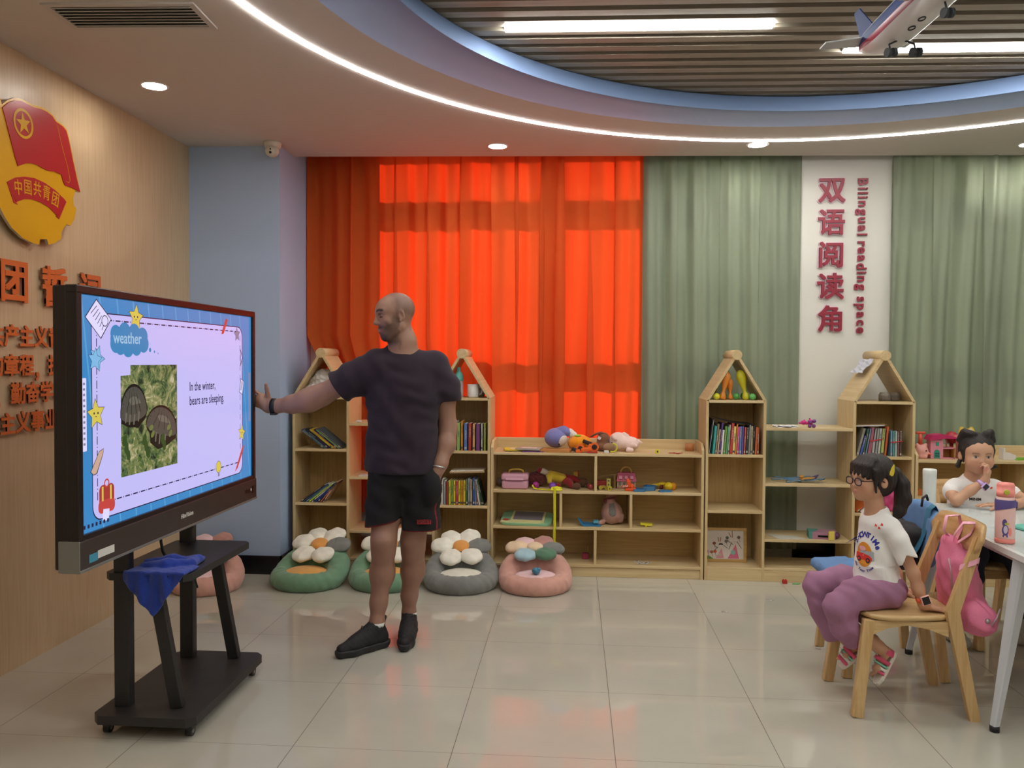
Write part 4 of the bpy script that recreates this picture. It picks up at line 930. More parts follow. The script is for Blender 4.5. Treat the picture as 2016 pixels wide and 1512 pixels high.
def fman(V):
    c = np.tile(SK, (len(V), 1)); L = HT.loc(V); x, y, z = L[:, 0], L[:, 1], L[:, 2]; hd = (V[:, 2] > 1.50)
    # stubble on the scalp sides and back, beard on the jaw
    nz = .006*np.sin(x*160+z*90)*np.sin(y*140)
    sc_ = sst(-y+nz, -.035, -.005)*sst(z+.25*(-y)+nz, -.005, .03)*(1-sst(z-.9*(-y)+nz*0, .12, .2)*0)
    sc_ = sc_*hd*(.42)
    beard = hd*sst(y+nz, .0, .03)*(1-sst(z+nz-.35*np.abs(x), -.065, -.035))*sst(z, -.16, -.13)
    side = hd*sst(y+nz, .002, .016)*(1-sst(y+nz, .035, .06))*(1-sst(z, -.01, .03))*sst(np.abs(x), .035, .05)
    must = hd*np.exp(-((z+.0455)/.0075)**2)*(np.abs(x) < .031)*sst(y, .075, .088)
    chin = hd*sst(y, .06, .08)*(1-sst(z+nz, -.088, -.076))
    c = mixc(c, STB, np.clip(sc_, 0, 1)); c = mixc(c, STB, np.clip(np.maximum(beard*.66, side*.55), 0, .8)); c = mixc(c, STB, np.clip(np.maximum(must*.8, chin*.7), 0, 1))
    lip = hd*np.exp(-((z+.062)/.0085)**2)*np.exp(-(x/.022)**2)*(y > .085); c = mixc(c, LIP, np.clip(lip*1.3, 0, 1))
    bz = .0385+.004*np.cos(x*0)-np.abs(np.abs(x)-.034)*.25
    brow = hd*np.exp(-((z-bz-.0025)/.0056)**2)*sst(np.abs(x), .010, .016)*(1-sst(np.abs(x), .052, .060))*(y > .06); c = mixc(c, BRW, np.clip(brow*1.5, 0, .95))
    lid = hd*np.exp(-((z-.0065)/.0028)**2)*(np.abs(np.abs(x)-.031) < .0145)*(y > .074); c = mixc(c, BRW, np.clip(lid*1.5, 0, .95))
    arm = (V[:, 2] < .55)*.22; c = mixc(c, lc('6d4b3a'), arm)
    pal = (V[:, 0] < -1.585)*.35; c = mixc(c, lc('c89a88'), pal)
    return c
paint(me, fman); me.materials.append(skinm); body = worldpart(link('body', me, man))
# T-shirt
tee = mat('tee_plum', '2a1e2b', rough=.95, var=.12, vs=6, bump=.12, bs=300, sheen=.05)
s = SDF((-1.32, 3.85, .84), (-.50, 4.36, 1.56), .005)
s.ell((-.868, 4.09, 1.27), (.195, .135, .23), k=.05); s.cap((-1.0, 4.06, 1.422), (-.72, 4.115, 1.415), .078, .078, .06); s.cap((-.87, 4.08, 1.44), (-.87, 4.085, 1.50), .082, .070, .04)
s.ell((-.875, 4.09, 1.04), (.182, .142, .22), k=.06); s.ell((-.875, 4.09, .90), (.190, .148, .12), k=.06)
s.fn(lambda a, X, Y, Z: np.maximum(a+.006*np.sin(X*30+Z*7+2*np.sin(Z*6+X*5))*np.clip((1.38-Z)*3, 0, 1)*(.5+.5*np.sin(Z*9+X*11))+.005*np.sin(Z*24+X*14+3*np.sin(X*13+Z*5))*np.sin(X*9+Z*8)+.0025*np.sin(Z*55-X*30+3*np.sin(X*21+Z*13)), (.880+.012*(X+.87)*-1-Z)))
sl = SDF((-1.32, 3.85, .84), (-.50, 4.36, 1.56), .005)
sl.chain([(-.98, 4.06, 1.415), (-1.10, 4.062, 1.36), (-1.25, 4.075, 1.28)], [.084, .086, .088], .03); sl.fn(lambda a, X, Y, Z: a+.004*np.sin(X*60+Z*35))
sl.plane((-1.188, 4.06, 1.293), (-.83, 0, -.56)); s.a = np.where(np.abs(s.a-sl.a) < .03, np.minimum(s.a, sl.a)-np.maximum(.03-np.abs(s.a-sl.a), 0)**2/.12, np.minimum(s.a, sl.a))
sl = SDF((-1.32, 3.85, .84), (-.50, 4.36, 1.56), .005)
sl.chain([(-.72, 4.115, 1.41), (-.662, 4.135, 1.30), (-.648, 4.145, 1.15)], [.084, .078, .074], .03); sl.fn(lambda a, X, Y, Z: a+.003*np.sin(Z*70+X*35)); sl.plane((-.65, 4.1, 1.238), (.08, 0, -1))
s.a = np.where(np.abs(s.a-sl.a) < .03, np.minimum(s.a, sl.a)-np.maximum(.03-np.abs(s.a-sl.a), 0)**2/.12, np.minimum(s.a, sl.a))
s.ell((-.868, 4.035, 1.548), (.079, .10, .070), k=.012, op='s'); s.ell((-.868, 4.10, 1.56), (.074, .08, .05), k=.012, op='s')
worldpart(s.build('t_shirt', tee, man, smooth=2))
# shorts
s = SDF((-1.12, 3.85, .56), (-.58, 4.34, .95), .005)
s.ell((-.865, 4.10, .88), (.182, .135, .13), k=.04); s.chain([(-.945, 4.085, .86), (-.957, 4.045, .60)], [.105, .096], .03); s.chain([(-.785, 4.11, .86), (-.782, 4.11, .55)], [.105, .108], .03)
s.fn(lambda a, X, Y, Z: np.maximum(a+.004*np.sin(X*45+Z*20)+.003*np.sin(Z*60+X*30), np.where(X < -.868, .622-.22*(X+.96)*-1-.0, .585-.0*X)-Z))
s.ell((-.708, 4.02, .805), (.052, .050, .085), k=.03); s.fn(lambda a, X, Y, Z: np.maximum(a, Z-.93))
s.box((-.868, 4.09, .60), (.012, .3, .10), .005, k=.02, op='s')
me = s.mesh('shorts')
def fsh(V):
    c = np.tile(lc('0d0b0e'), (len(V), 1)); zc = np.where(V[:, 0] < -.868, .622+.22*(V[:, 0]+.96), .585); c = mixc(c, lc('7a1418'), 1-sst(V[:, 2]-zc, .003, .008))
    return mixc(c, lc('8f1a1e'), (np.abs(V[:, 1]-4.06) < .004)*(V[:, 0] > -.72)*1.0)
paint(me, fsh); me.materials.append(colmat('shorts_black', rough=.85, bump=.1, bs=250)); worldpart(link('shorts', me, man))
rp = mat('print_red', 'a3262a', rough=.7); rk = mat('print_dark', '2b0c0e', rough=.7)
mb = MB(); M = frame((-.742, 3.998, .640), (1, -.05, .04), (0.05, -1, 0)); mb.prism([(-.036, -.011), (.036, -.011), (.036, .011), (-.036, .011)], .002, M, rp); text_into(mb, 'SPORT', .022, M @ Matrix.Translation((0, 0, .0022)), rk, .0006, .0002)
worldpart(mb.build('logo_patch', None, man))
# watch and bracelet
wbk = mat('strap_black', '141216', rough=.5)
def band(c, ax, r0, r1, w_, m, n=28, thick=.003):
    ax = Vector(ax).normalized(); u = ax.orthogonal().normalized() if abs(ax.z) > .9 else Vector((0, 0, 1)).cross(ax).normalized(); v = ax.cross(u); vs = []
    for k in range(n):
        a = 2*math.pi*k/n
        for o_, w2 in ((0, -1), (thick, -1), (thick, 1), (0, 1)): vs.append(Vector(c)+u*math.cos(a)*(r0+o_)+v*math.sin(a)*(r1+o_)+ax*w2*w_/2)
    return vs, [(4*k+j, 4*((k+1) % n)+j, 4*((k+1) % n)+(j+1) % 4, 4*k+(j+1) % 4) for k in range(n) for j in range(4)]
mb = MB(); mb.add(*band((-1.549, 4.106, 1.207), (-1, .06, .05), .036, .037, .026, wbk), wbk, True)
w_ = worldpart(mb.build('wristwatch', None, man)); mb = MB(); mb.box((-1.549, 4.10, 1.168), (.036, .034, .012), wbk, rot=(.1, 0, .0), bev=.004); worldpart_ = mb.build('watch_case', None, w_)
slv = mat('steel', 'c8c8c8', rough=.3, metal=.9)
mb = MB(); mb.add(*band((-.680, 4.053, .908), (-.15, -.3, -1), .035, .034, .007, slv), slv, True); worldpart(mb.build('bracelet', None, man))
# shoes
shk = mat('shoe_black', '17161a', rough=.7, var=.2, vs=40, bump=.3, bs=200); sok = mat('sock_white', 'dcdcd8', rough=.9); sol = mat('sole_black', '201f22', rough=.6)
def shoe(x, y, d, lab=None, ank=None):
    d = Vector((d[0], d[1], 0)).normalized(); l = Vector((-d.y, d.x, 0)); P_ = lambda a, b, z: Vector((x, y, 0))+d*a+l*b+Vector((0, 0, z))
    e = empty('shoe', (x, y, 0)); e.parent = man; worldpart(e); e.matrix_parent_inverse = Matrix.Translation(-man.location)
    lo = [min(P_(-.16, 0, 0)[i], P_(.2, 0, 0)[i])-.09 for i in (0, 1)]; hi = [max(P_(-.16, 0, 0)[i], P_(.2, 0, 0)[i])+.09 for i in (0, 1)]
    s = SDF((lo[0], lo[1], .0), (hi[0], hi[1], .20), .0045)
    s.chain([P_(-.075, 0, .055), P_(0, 0, .060), P_(.08, .004, .048), P_(.145, .004, .040)], [.036, .037, .036, .028], .025); s.chain([P_(-.07, 0, .06), P_(-.058, 0, .125)], [.034, .037], .03); s.chain([P_(-.03, 0, .11), P_(.05, 0, .07)], [.034, .032], .03)
    s.cap(P_(-.052, 0, .125), P_(-.052, 0, .19), .036, .04, .01, op='s'); s.cap(P_(-.096, 0, .13), P_(-.100, 0, .150), .008, .010, .01)
    s.fn(lambda a, X, Y, Z: np.maximum(a+.0012*np.sin(X*170)*np.sin(Y*170)*np.sin(Z*150), .022-Z))
    o = s.build('upper', shk, e); o.matrix_parent_inverse = Matrix.Translation((-x, -y, 0))
    s = SDF((lo[0], lo[1], -.01), (hi[0], hi[1], .08), .0045)
    s.chain([P_(-.085, 0, .032), P_(.0, 0, .030), P_(.09, .004, .026), P_(.150, .004, .028)], [.042, .040, .042, .032], .02)
    s.fn(lambda a, X, Y, Z: np.maximum(np.maximum(a, .002-Z+.0*X), Z-.038+.0*X)); o = s.build('sole', sol, e); o.matrix_parent_inverse = Matrix.Translation((-x, -y, 0))
    mb = MB()
    for k in range(4): mb.tube([P_(.012+.02*k, -.026, .088-.011*k), P_(.018+.02*k, 0, .104-.011*k), P_(.012+.02*k, .026, .088-.011*k)], .0028, sol, 8)
    mb.tube([P_(0, 0, .115), P_(.01, .028, .135), P_(.02, .035, .115), P_(.0, .0, .118)], .002, sol, 8); mb.tube([P_(0, 0, .115), P_(.015, -.03, .12), P_(.02, -.035, .10)], .002, sol, 8)
    o = mb.build('laces', None, e); o.matrix_parent_inverse = Matrix.Translation((-x, -y, 0))
    mb = MB(); mb.lathe([(.038, .0), (.0385, .018), (.037, .019)], tuple(P_(-.053, 0, .112)), sok, 24); o = mb.build('sock', None, e); o.matrix_parent_inverse = Matrix.Translation((-x, -y, 0))
shoe(-1.015, 3.945, (-.70, -.72)); shoe(-.845, 4.105, (.06, -1))
# ============================================================ the girl with glasses
hairm = mat('hair_dark', '1e1410', rough=.5, var=.25, vs=3, bump=.5, bs=60, stretch=(6, 6, 1.2))
twh = mat('tee_white', 'ece9e6', rough=.9, bump=.1, bs=260); 
g1 = empty('person', (1.33, 3.56, 0), 0, 'girl with glasses and a ponytail sitting sideways on a wooden chair', 'person')
s = SDF((.98, 3.30, .06), (1.64, 3.80, 1.10), .0042)
GT = TS(s, (1.266, 3.555, .950), (-.955, -.30, -.02), (0, 0, 1), .93)
head(GT, False)
s.chain([(1.275, 3.56, .90), (1.283, 3.565, .84), (1.292, 3.57, .78)], [.040, .034, .046], .025)
s.ell((1.30, 3.57, .69), (.062, .085, .11), k=.04); s.ell((1.30, 3.57, .55), (.072, .09, .10), k=.04); s.ell((1.32, 3.57, .48), (.085, .10, .06), k=.04)
for y0, y1, y2, y3 in ((3.475, 3.455, 3.46, 3.455), (3.665, 3.69, 3.69, 3.69)):
    s.chain([(1.325, y0, .765), (1.365, y1, .67), (1.405, y1, .58), (1.428, y2, .515), (1.447, y3, .455), (1.452, y3, .445)], [.029, .026, .023, .0225, .0175, .017], .02)
    hand(s, (1.452, y3, .447), (.85, -.02, -.22), (-.15, 0, -1), (0, -1 if y0 > 3.6 else 1, 0), .70, curl=(.12, .1, .12, .15), thumb=.7, wr=.024)
s.chain([(1.30, 3.51, .46), (1.20, 3.49, .455), (1.095, 3.475, .41), (1.17, 3.49, .335), (1.26, 3.505, .275), (1.29, 3.51, .25)], [.052, .042, .028, .030, .028, .026], .02)
s.chain([(1.30, 3.63, .46), (1.18, 3.64, .47), (1.055, 3.645, .45), (1.11, 3.635, .35), (1.17, 3.625, .27), (1.20, 3.62, .235)], [.052, .042, .028, .030, .028, .026], .02)
# bare feet inside the sandals: heel, ball, five toes
def foot(a, h, t, up, w_=1.0):
    a, h, t, up = map(Vector, (a, h, t, up)); d = (t-h).normalized(); l = d.cross(up).normalized()
    s.chain([a, h, h+(t-h)*.62], [.024, .021, .019], .015); s.cap(h+(t-h)*.62+l*.012, h+(t-h)*.62-l*.012, .017, .017, .012)
    for i in range(5): q = h+(t-h)*.70+l*(.020-.010*i); s.cap(q, q+d*(.030-.004*i), .0068-.0006*i, .0062-.0006*i, .003)
foot((1.292, 3.51, .248), (1.325, 3.515, .225), (1.262, 3.50, .120), (-.8, 0, -.5)); foot((1.20, 3.62, .235), (1.235, 3.615, .215), (1.165, 3.62, .145), (-.6, 0, .7))
me = s.mesh('body')
CSK, CCH, CLP, EYE = lc('c6977a'), lc('c98a6c'), lc('bd7a72'), lc('221714')
def fkid(T, zmin):
    def f(V):
        c = np.tile(CSK, (len(V), 1)); L = T.loc(V); x, y, z = L[:, 0], L[:, 1], L[:, 2]; hd = V[:, 2] > zmin
        c = mixc(c, CCH, hd*.5*np.exp(-((np.abs(x)-.042)/.02)**2-((z+.03)/.02)**2)*(y > .02))
        c = mixc(c, CLP, np.clip(hd*1.2*np.exp(-((z+.0505)/.007)**2)*np.exp(-(x/.016)**2)*(y > .07), 0, .9))
        ex = np.abs(x)-.030
        wht = hd*np.exp(-(ex/.0115)**4-((z-.001)/.0042)**4)*(y > .055); c = mixc(c, lc('ddd6d0'), np.clip(wht, 0, .9))
        ir = hd*np.exp(-(ex/.0055)**4-((z-.0012)/.0052)**4)*(y > .055); c = mixc(c, EYE, np.clip(ir*1.3, 0, 1))
        ul = hd*np.exp(-((z-.0062+ex*ex*14)/.0018)**2)*(np.abs(ex) < .0135)*(y > .055); c = mixc(c, EYE, np.clip(ul*1.2, 0, .95))
        br = hd*np.exp(-((z-.021+ex*ex*12)/.0028)**2)*(np.abs(ex) < .017)*(y > .04); return mixc(c, lc('4a3528'), np.clip(br*.8, 0, .7))
    return f
paint(me, fkid(GT, .85)); me.materials.append(skinc); worldpart(link('body', me, g1))
# hair with fringe and ponytail
s = SDF((1.10, 3.38, .74), (1.50, 3.74, 1.12), .004); HT1 = TS(s, GT.o, (-.955, -.30, -.02), (0, 0, 1), .94)
HT1.ell((0, -.014, .034), (.086, .096, .087)); HT1.ell((0, -.045, -.005), (.074, .060, .075), k=.03)
for i in range(15):      # fringe strands
    x = -.060+.12*i/14; HT1.chain([(x*.75, .020, .090), (x*.9, .066-abs(x)*.25, .068), (x*.95, .082-abs(x)*.28, .024+.010*math.sin(i*2.1))], [.018, .013, .0055], .008)
for x in (-1, 1): HT1.cap((x*.074, .035, .05), (x*.071, .028, -.045), .010, .005, .01)
HT1.ell((0, .085, -.020), (.060, .055, .043), k=.008, op='s'); HT1.ell((0, .05, -.07), (.064, .085, .06), k=.01, op='s')
for x in (-1, 1): HT1.ell((x*.09, -.012, -.008), (.022, .024, .033), k=.008, op='s')
s.fn(lambda a, X, Y, Z: a+.0013*np.sin(np.arctan2(Y-3.56, X-1.28)*26+Z*30))
o = worldpart(s.build('hair', hairm, g1))
s = SDF((1.28, 3.44, .76), (1.46, 3.66, 1.03), .004)
s.chain([(1.335, 3.575, .985), (1.372, 3.575, .978), (1.395, 3.57, .93), (1.402, 3.565, .87), (1.385, 3.56, .815), (1.375, 3.56, .795)], [.018, .020, .030, .030, .022, .012], .02)
s.fn(lambda a, X, Y, Z: a+.002*np.sin(X*260+Y*200+Z*25)); pt_ = s.build('ponytail', hairm, g1); worldpart(pt_)
mb = MB(); mb.add(*band((1.358, 3.576, .982), (1, 0, -.15), .020, .020, .012, hairm), hairm, True); worldpart(mb.build('hair_tie', None, g1))
yl = mat('clip_yellow', 'd9c23a', rough=.4)
mb = MB(); M = frame((1.316, 3.462, 1.003), (.30, .10, .95), (.25, -.97, .12)); mb.prism([(-.024, -.004), (-.020, -.009), (-.008, -.010), (.010, -.006), (.024, -.001), (.025, .002), (.010, .006), (-.010, .008), (-.021, .006)], .004, M, yl); worldpart(mb.build('hair_clip', None, g1))
# glasses
gk = mat('glasses_black', '1d1416', rough=.3); gle = mat('lens_glass', 'c09aa0', rough=.05, alpha=.35)
fr_ = MB(); ln = MB()
for x in (-1, 1):
    n = 24; ring = [GT.p((x*.031+.0225*math.copysign(abs(math.cos(a))**.75, math.cos(a)), .0935-.002, -.001+.0165*math.copysign(abs(math.sin(a))**.75, math.sin(a)))) for a in [2*math.pi*k/n for k in range(n)]]
    fr_.tube(ring, .0022, gk, 8, closed=True); ln.add(ring, [tuple(range(n))], gle); fr_.tube([GT.p((x*.054, .091, .004)), GT.p((x*.075, .07, .006)), GT.p((x*.078, .0, .004)), GT.p((x*.078, -.012, -.002))], .0020, gk, 8)
fr_.tube([GT.p((-.009, .092, .002)), GT.p((0, .094, .005)), GT.p((.009, .092, .002))], .002, gk, 8)
gf = worldpart(fr_.build('glasses', None, g1)); ln.build('lens', None, gf)
# T-shirt with its print
s = SDF((1.10, 3.33, .42), (1.50, 3.82, .88), .0042)
s.cap((1.298, 3.50, .765), (1.298, 3.635, .765), .048, .048, .04); s.ell((1.298, 3.565, .68), (.080, .100, .13), k=.03); s.ell((1.297, 3.565, .57), (.088, .105, .12), k=.04); s.ell((1.308, 3.565, .50), (.093, .118, .06), k=.04)
s.cap((1.292, 3.565, .78), (1.290, 3.565, .812), .058, .052, .03)
for ys, yo in ((3.480, 3.445), (3.645, 3.685)):
    s.chain([(1.318, ys, .760), (1.345, (ys+yo)/2, .715), (1.374, yo, .640)], [.044, .042, .042], .012)
s.fn(lambda a, X, Y, Z: np.maximum(a+.003*np.sin(X*50+Z*40)*np.sin(Z*23+Y*15)+.003*np.sin(Z*60+X*45)*(Z < .6), .478-.06*(X-1.3)-Z))
for yo in (3.440, 3.690): s.box((1.41, yo, .608), (.125, .11, .08), .004, rot=(0, R(14), 0), k=.002, op='s')
s.ell((1.262, 3.56, .842), (.046, .056, .050), k=.008, op='s'); s.ell((1.29, 3.565, .855), (.045, .055, .042), k=.008, op='s')
me = s.mesh('t_shirt'); me.materials.append(twh); tsh = worldpart(link('t_shirt', me, g1)); md_ = tsh.modifiers.new('s', 'SMOOTH'); md_.iterations = 2
bpy.context.view_layer.update()
# printed shapes are laid on the cloth by casting them onto the shirt surface
from mathutils.bvhtree import BVHTree
bv = BVHTree.FromPolygons([v.co.copy() for v in me.vertices], [tuple(p.vertices) for p in me.polygons])
def print_on(bv, mb, M, poly, m, lift):
    """subdivided polygon projected along -z of M onto the cloth"""
    bm = bmesh.new(); vs = [bm.verts.new((x, y, 0)) for x, y in poly]; bm.faces.new(vs); bmesh.ops.triangulate(bm, faces=bm.faces)
    bmesh.ops.subdivide_edges(bm, edges=[e for e in bm.edges if e.calc_length() > .012], cuts=3, use_grid_fill=False); bmesh.ops.triangulate(bm, faces=bm.faces)
    d = -(M.to_3x3() @ Vector((0, 0, 1))); out = []; bm.verts.index_update()
    for v in bm.verts:
        p = M @ v.co; h_, n_, _, _ = bv.ray_cast(p, d, .3); out.append((h_-d*lift) if h_ else p-d*-.08)
    mb.add(out, [tuple(v.index for v in f.verts) for f in bm.faces], m); bm.free()
def print_text(bv, mb, M, txt, size, m, lift, bold=.0):
    me_ = text_mesh(txt, size, 0, bold); d = -(M.to_3x3() @ Vector((0, 0, 1))); out = []
    for v in me_.vertices:
        p = M @ v.co; h_, n_, _, _ = bv.ray_cast(p, d, .3); out.append((h_-d*lift) if h_ else p-d*-.08)
    mb.add(out, [tuple(p.vertices) for p in me_.polygons], m); bpy.data.meshes.remove(me_)
MP = frame((1.10, 3.40, .66), (.82, -.57, 0), (-.57, -.82, .0))    # chest print plane, x to the wearer's left
MP = Matrix.Translation(Vector((0, 0, 0))) @ MP
blu, orr, redp, pkp, gyp, rkp = mat('print_blue', '2c2f92', rough=.8), mat('print_orange', 'e0922e', rough=.8), mat('print_car_red', 'd8362e', rough=.8), mat('print_pink', 'f0b0b8', rough=.8), mat('print_grey', 'aab0b6', rough=.8), mat('print_tyre', '3a2a2c', rough=.8)
mb = MB()
def ovl(cx, cy, rx, ry, n=24): return [(cx+rx*math.cos(2*math.pi*k/n), cy+ry*math.sin(2*math.pi*k/n)) for k in range(n)]
CX = .040
print_on(bv, mb, MP, ovl(CX, -.020, .036, .052), orr, .0015)
print_on(bv, mb, MP, [(CX-.02, -.005), (CX+.042, -.002), (CX+.045, -.04), (CX-.02, -.042)], gyp, .0022)
print_on(bv, mb, MP, [(CX-.04, -.044), (CX+.034, -.042), (CX+.036, -.030), (CX+.022, -.020), (CX-.005, -.016), (CX-.04, -.018)], redp, .003)
print_on(bv, mb, MP, ovl(CX-.008, .004, .016, .010), pkp, .003)
for dx in (-.024, .018): print_on(bv, mb, MP, ovl(CX+dx, -.042, .010, .011, 14), rkp, .0037); print_on(bv, mb, MP, ovl(CX+dx, -.042, .0045, .005, 10), redp, .0043)
for i, ch in enumerate('SHOWTIMe'):
    a = R(148-i*17.5); print_text(bv, mb, MP @ Matrix.Translation((CX+.005+.058*math.cos(a), -.015+.078*math.sin(a), 0)) @ Matrix.Rotation(a-math.pi/2, 4, 'Z'), ch, .030, blu, .0018, .0012)
for i, ch in enumerate('Go Your Time'[::-1]):
    a = R(-42-i*9); 
    if ch != ' ': print_text(bv, mb, MP @ Matrix.Translation((CX+.052*math.cos(a), -.022+.068*math.sin(a), 0)) @ Matrix.Rotation(a+math.pi/2, 4, 'Z'), ch, .015, blu, .0018, .0005)
for dx, dy in ((.050, .112), (.064, .103), (.074, .118)): print_on(bv, mb, MP, [(CX-.002+dx-.005, dy-.005), (CX-.002+dx+.001, dy-.004), (CX-.002+dx+.006, dy-.006), (CX-.002+dx+.004, dy+.003), (CX-.002+dx-.002, dy+.006)], redp, .0018)
mb.build('chest_print', None, tsh)
# trousers
prp = mat('trousers_mauve', '9d6f8c', rough=.92, var=.1, vs=7, bump=.12, bs=220)
s = SDF((.96, 3.36, .22), (1.46, 3.78, .58), .0045)
s.ell((1.325, 3.565, .485), (.098, .125, .072), k=.03)
s.chain([(1.31, 3.50, .482), (1.20, 3.487, .475), (1.115, 3.475, .425)], [.070, .068, .062], .03); s.chain([(1.115, 3.475, .42), (1.15, 3.485, .35), (1.215, 3.50, .27)], [.062, .064, .066], .02)
s.chain([(1.31, 3.63, .482), (1.18, 3.64, .490), (1.075, 3.645, .465)], [.070, .066, .060], .03); s.chain([(1.075, 3.645, .46), (1.10, 3.64, .38), (1.145, 3.63, .28)], [.060, .060, .058], .02)
s.fn(lambda a, X, Y, Z: a+.005*np.sin(X*42+Z*30+3*np.sin(Y*14+Z*9))*np.sin(Z*26-X*16+2*np.sin(X*19))+.0022*np.sin(X*80+Z*70+2.5*np.sin(Z*24+Y*20)))
s.fn(lambda a, X, Y, Z: np.where((Z < .40), np.maximum(a, -( (X-1.215)*-.62+(Z-.290)*.78)*1.0), a)); s.fn(lambda a, X, Y, Z: np.maximum(a, .423-Z-(X < 1.185)*9))
worldpart(s.build('trousers', prp, g1))
# watch
orw, wpk, wdk = mat('strap_coral', 'ee6a4c', rough=.5), mat('watch_pink', 'f3b9ad', rough=.4), mat('watch_face', '17141a', rough=.15)
mb = MB(); mb.add(*band((1.4405, 3.4555, .473), (.33, 0, -.95), .0205, .0200, .018, orw), orw, True); wt_ = worldpart(mb.build('wristwatch', None, g1))
mb = MB(); M = frame((1.4455, 3.4310, .474), (.95, 0, .33), (.1, -1, .05)); tmp = MB(); tmp.box((0, 0, .003), (.036, .040, .011), wpk, bev=.004); tmp.box((0, 0, .0084), (.029, .032, .002), wdk, bev=.0009)
mb = MB(); 
for i, f_ in enumerate(tmp.f): pass
mb.v = [tuple(M @ Vector(v)) for v in tmp.v]; mb.f = tmp.f; mb.mi = tmp.mi; mb.mats = tmp.mats; mb.sm = tmp.sm; mb.build('watch_case', None, wt_)
# sandals
spk, smt, swt, ssl = mat('sandal_pink', 'e0567c', rough=.6), mat('sandal_mint', '86cdb8', rough=.6), mat('sandal_white', 'efe8e2', rough=.6), mat('sandal_sole', 'e2dccf', rough=.7)
def sandal(h, t, up):
    h, t, up = map(Vector, (h, t, up)); d = (t-h).normalized(); up = (up-d*up.dot(d)).normalized(); l = d.cross(up).normalized(); L = (t-h).length+.035
    o0 = h-d*.018-up*.024; prof = [(-.0, .014), (.010, .024), (.05, .025), (.09, .030), (L-.03, .031), (L-.01, .024), (L, .012)]
    pts = [(a, b_) for a, b_ in prof]+[(a, -b_) for a, b_ in reversed(prof)]
    M = frame(o0-up*.012, d, up); mb = MB(); n = len(pts); rings = []
    for z, sc in ((0, .93), (.003, 1), (.012, 1), (.016, .97)): rings.append([(L/2+(a-L/2)*sc, b_*sc, z) for a, b_ in pts])
    mb.add([M @ Vector(v) for r_ in rings for v in r_], [(i*n+k, i*n+(k+1) % n, (i+1)*n+(k+1) % n, (i+1)*n+k) for i in range(3) for k in range(n)]+[tuple(range(n))[::-1], tuple(range(3*n, 4*n))], ssl)
    e = worldpart(mb.build('sandal', None, g1))
    for a, hh, m_, w2 in ((.056, .052, spk, .016), (.074, .047, smt, .008), (.088, .043, swt, .012), (.104, .037, spk, .012)):
        mb = MB(); vs = []
        for k in range(13):
            th = math.pi*k/12
            for da in (-w2/2, w2/2): 
                for r_ in (0, .003): vs.append(M @ Vector((a+da, (.029+r_)*math.cos(th), .012+(hh+r_)*math.sin(th))))
        mb.add(vs, [(4*k+q0, 4*k+q1, 4*(k+1)+q1, 4*(k+1)+q0) for k in range(12) for q0, q1 in ((0, 1), (1, 3), (3, 2), (2, 0))], m_, True); mb.build('strap', None, e)
    mb = MB(); vs = []
    for k in range(11):
        th = math.pi*.5+math.pi*k/10
        for z in (.014, .045):
            for r_ in (0, .003): vs.append(M @ Vector((.026+(.028+r_)*math.cos(th), (.026+r_)*math.sin(th), z)))
    mb.add(vs, [(4*k+q0, 4*k+q1, 4*(k+1)+q1, 4*(k+1)+q0) for k in range(10) for q0, q1 in ((0, 1), (1, 3), (3, 2), (2, 0))], spk, True)
    mb.box(M @ Vector((.028, 0, .072)), (.036, .014, .020), smt, rot=(0, -.6, 0), bev=.003); mb.build('heel_strap', None, e)
sandal((1.325, 3.515, .225), (1.262, 3.50, .120), (-.8, 0, .55)); sandal((1.235, 3.615, .215), (1.165, 3.62, .145), (-.6, 0, .7))

# ============================================================ the girl behind the table
g2 = empty('person', (2.12, 4.46, 0), 0, 'girl with tied-up hair sitting behind the white table, hand at her nose', 'person')
s = SDF((1.80, 3.98, .04), (2.50, 4.62, 1.14), .0045)
G2 = TS(s, (2.098, 4.40, .970), (-.12, -1, -.05), (0, -.04, 1), 1.0)
head(G2, False)
s.chain([(2.10, 4.425, .91), (2.105, 4.44, .85), (2.108, 4.45, .81)], [.044, .040, .055], .025); s.ell((2.11, 4.46, .71), (.105, .07, .13), k=.04); s.ell((2.12, 4.47, .53), (.10, .075, .12), k=.04)
s.cap((2.02, 4.45, .80), (2.20, 4.45, .80), .035, .035, .04)
s.chain([(2.005, 4.44, .79), (1.965, 4.37, .765), (1.955, 4.30, .745), (2.02, 4.295, .80), (2.085, 4.285, .85)], [.030, .028, .025, .024, .019], .02)
hand(s, (2.088, 4.284, .855), (.30, -.02, .85), (-.6, .5, .4), (-.5, -.4, .3), .66, curl=(.95, .9, .85, .9), thumb=.4, wr=.026)
s.chain([(2.215, 4.44, .79), (2.285, 4.38, .765), (2.315, 4.30, .748), (2.22, 4.26, .740), (2.14, 4.245, .736)], [.030, .028, .025, .023, .019], .02)
hand(s, (2.138, 4.245, .736), (-1, .02, 0), (0, 0, -1), (0, -1, 0), .66, curl=(.1, .1, .1, .12), thumb=.5, wr=.026)
me = s.mesh('body'); paint(me, fkid(G2, .88)); me.materials.append(skinc); worldpart(link('body', me, g2))
s = SDF((1.94, 4.24, .80), (2.27, 4.58, 1.15), .0045); H2 = TS(s, G2.o, (-.12, -1, -.05), (0, -.04, 1), 1.0)
H2.ell((0, -.014, .032), (.083, .092, .086)); H2.ell((0, .068, -.018), (.062, .05, .072), k=.010, op='s'); H2.ell((0, .06, -.075), (.075, .10, .055), k=.01, op='s')
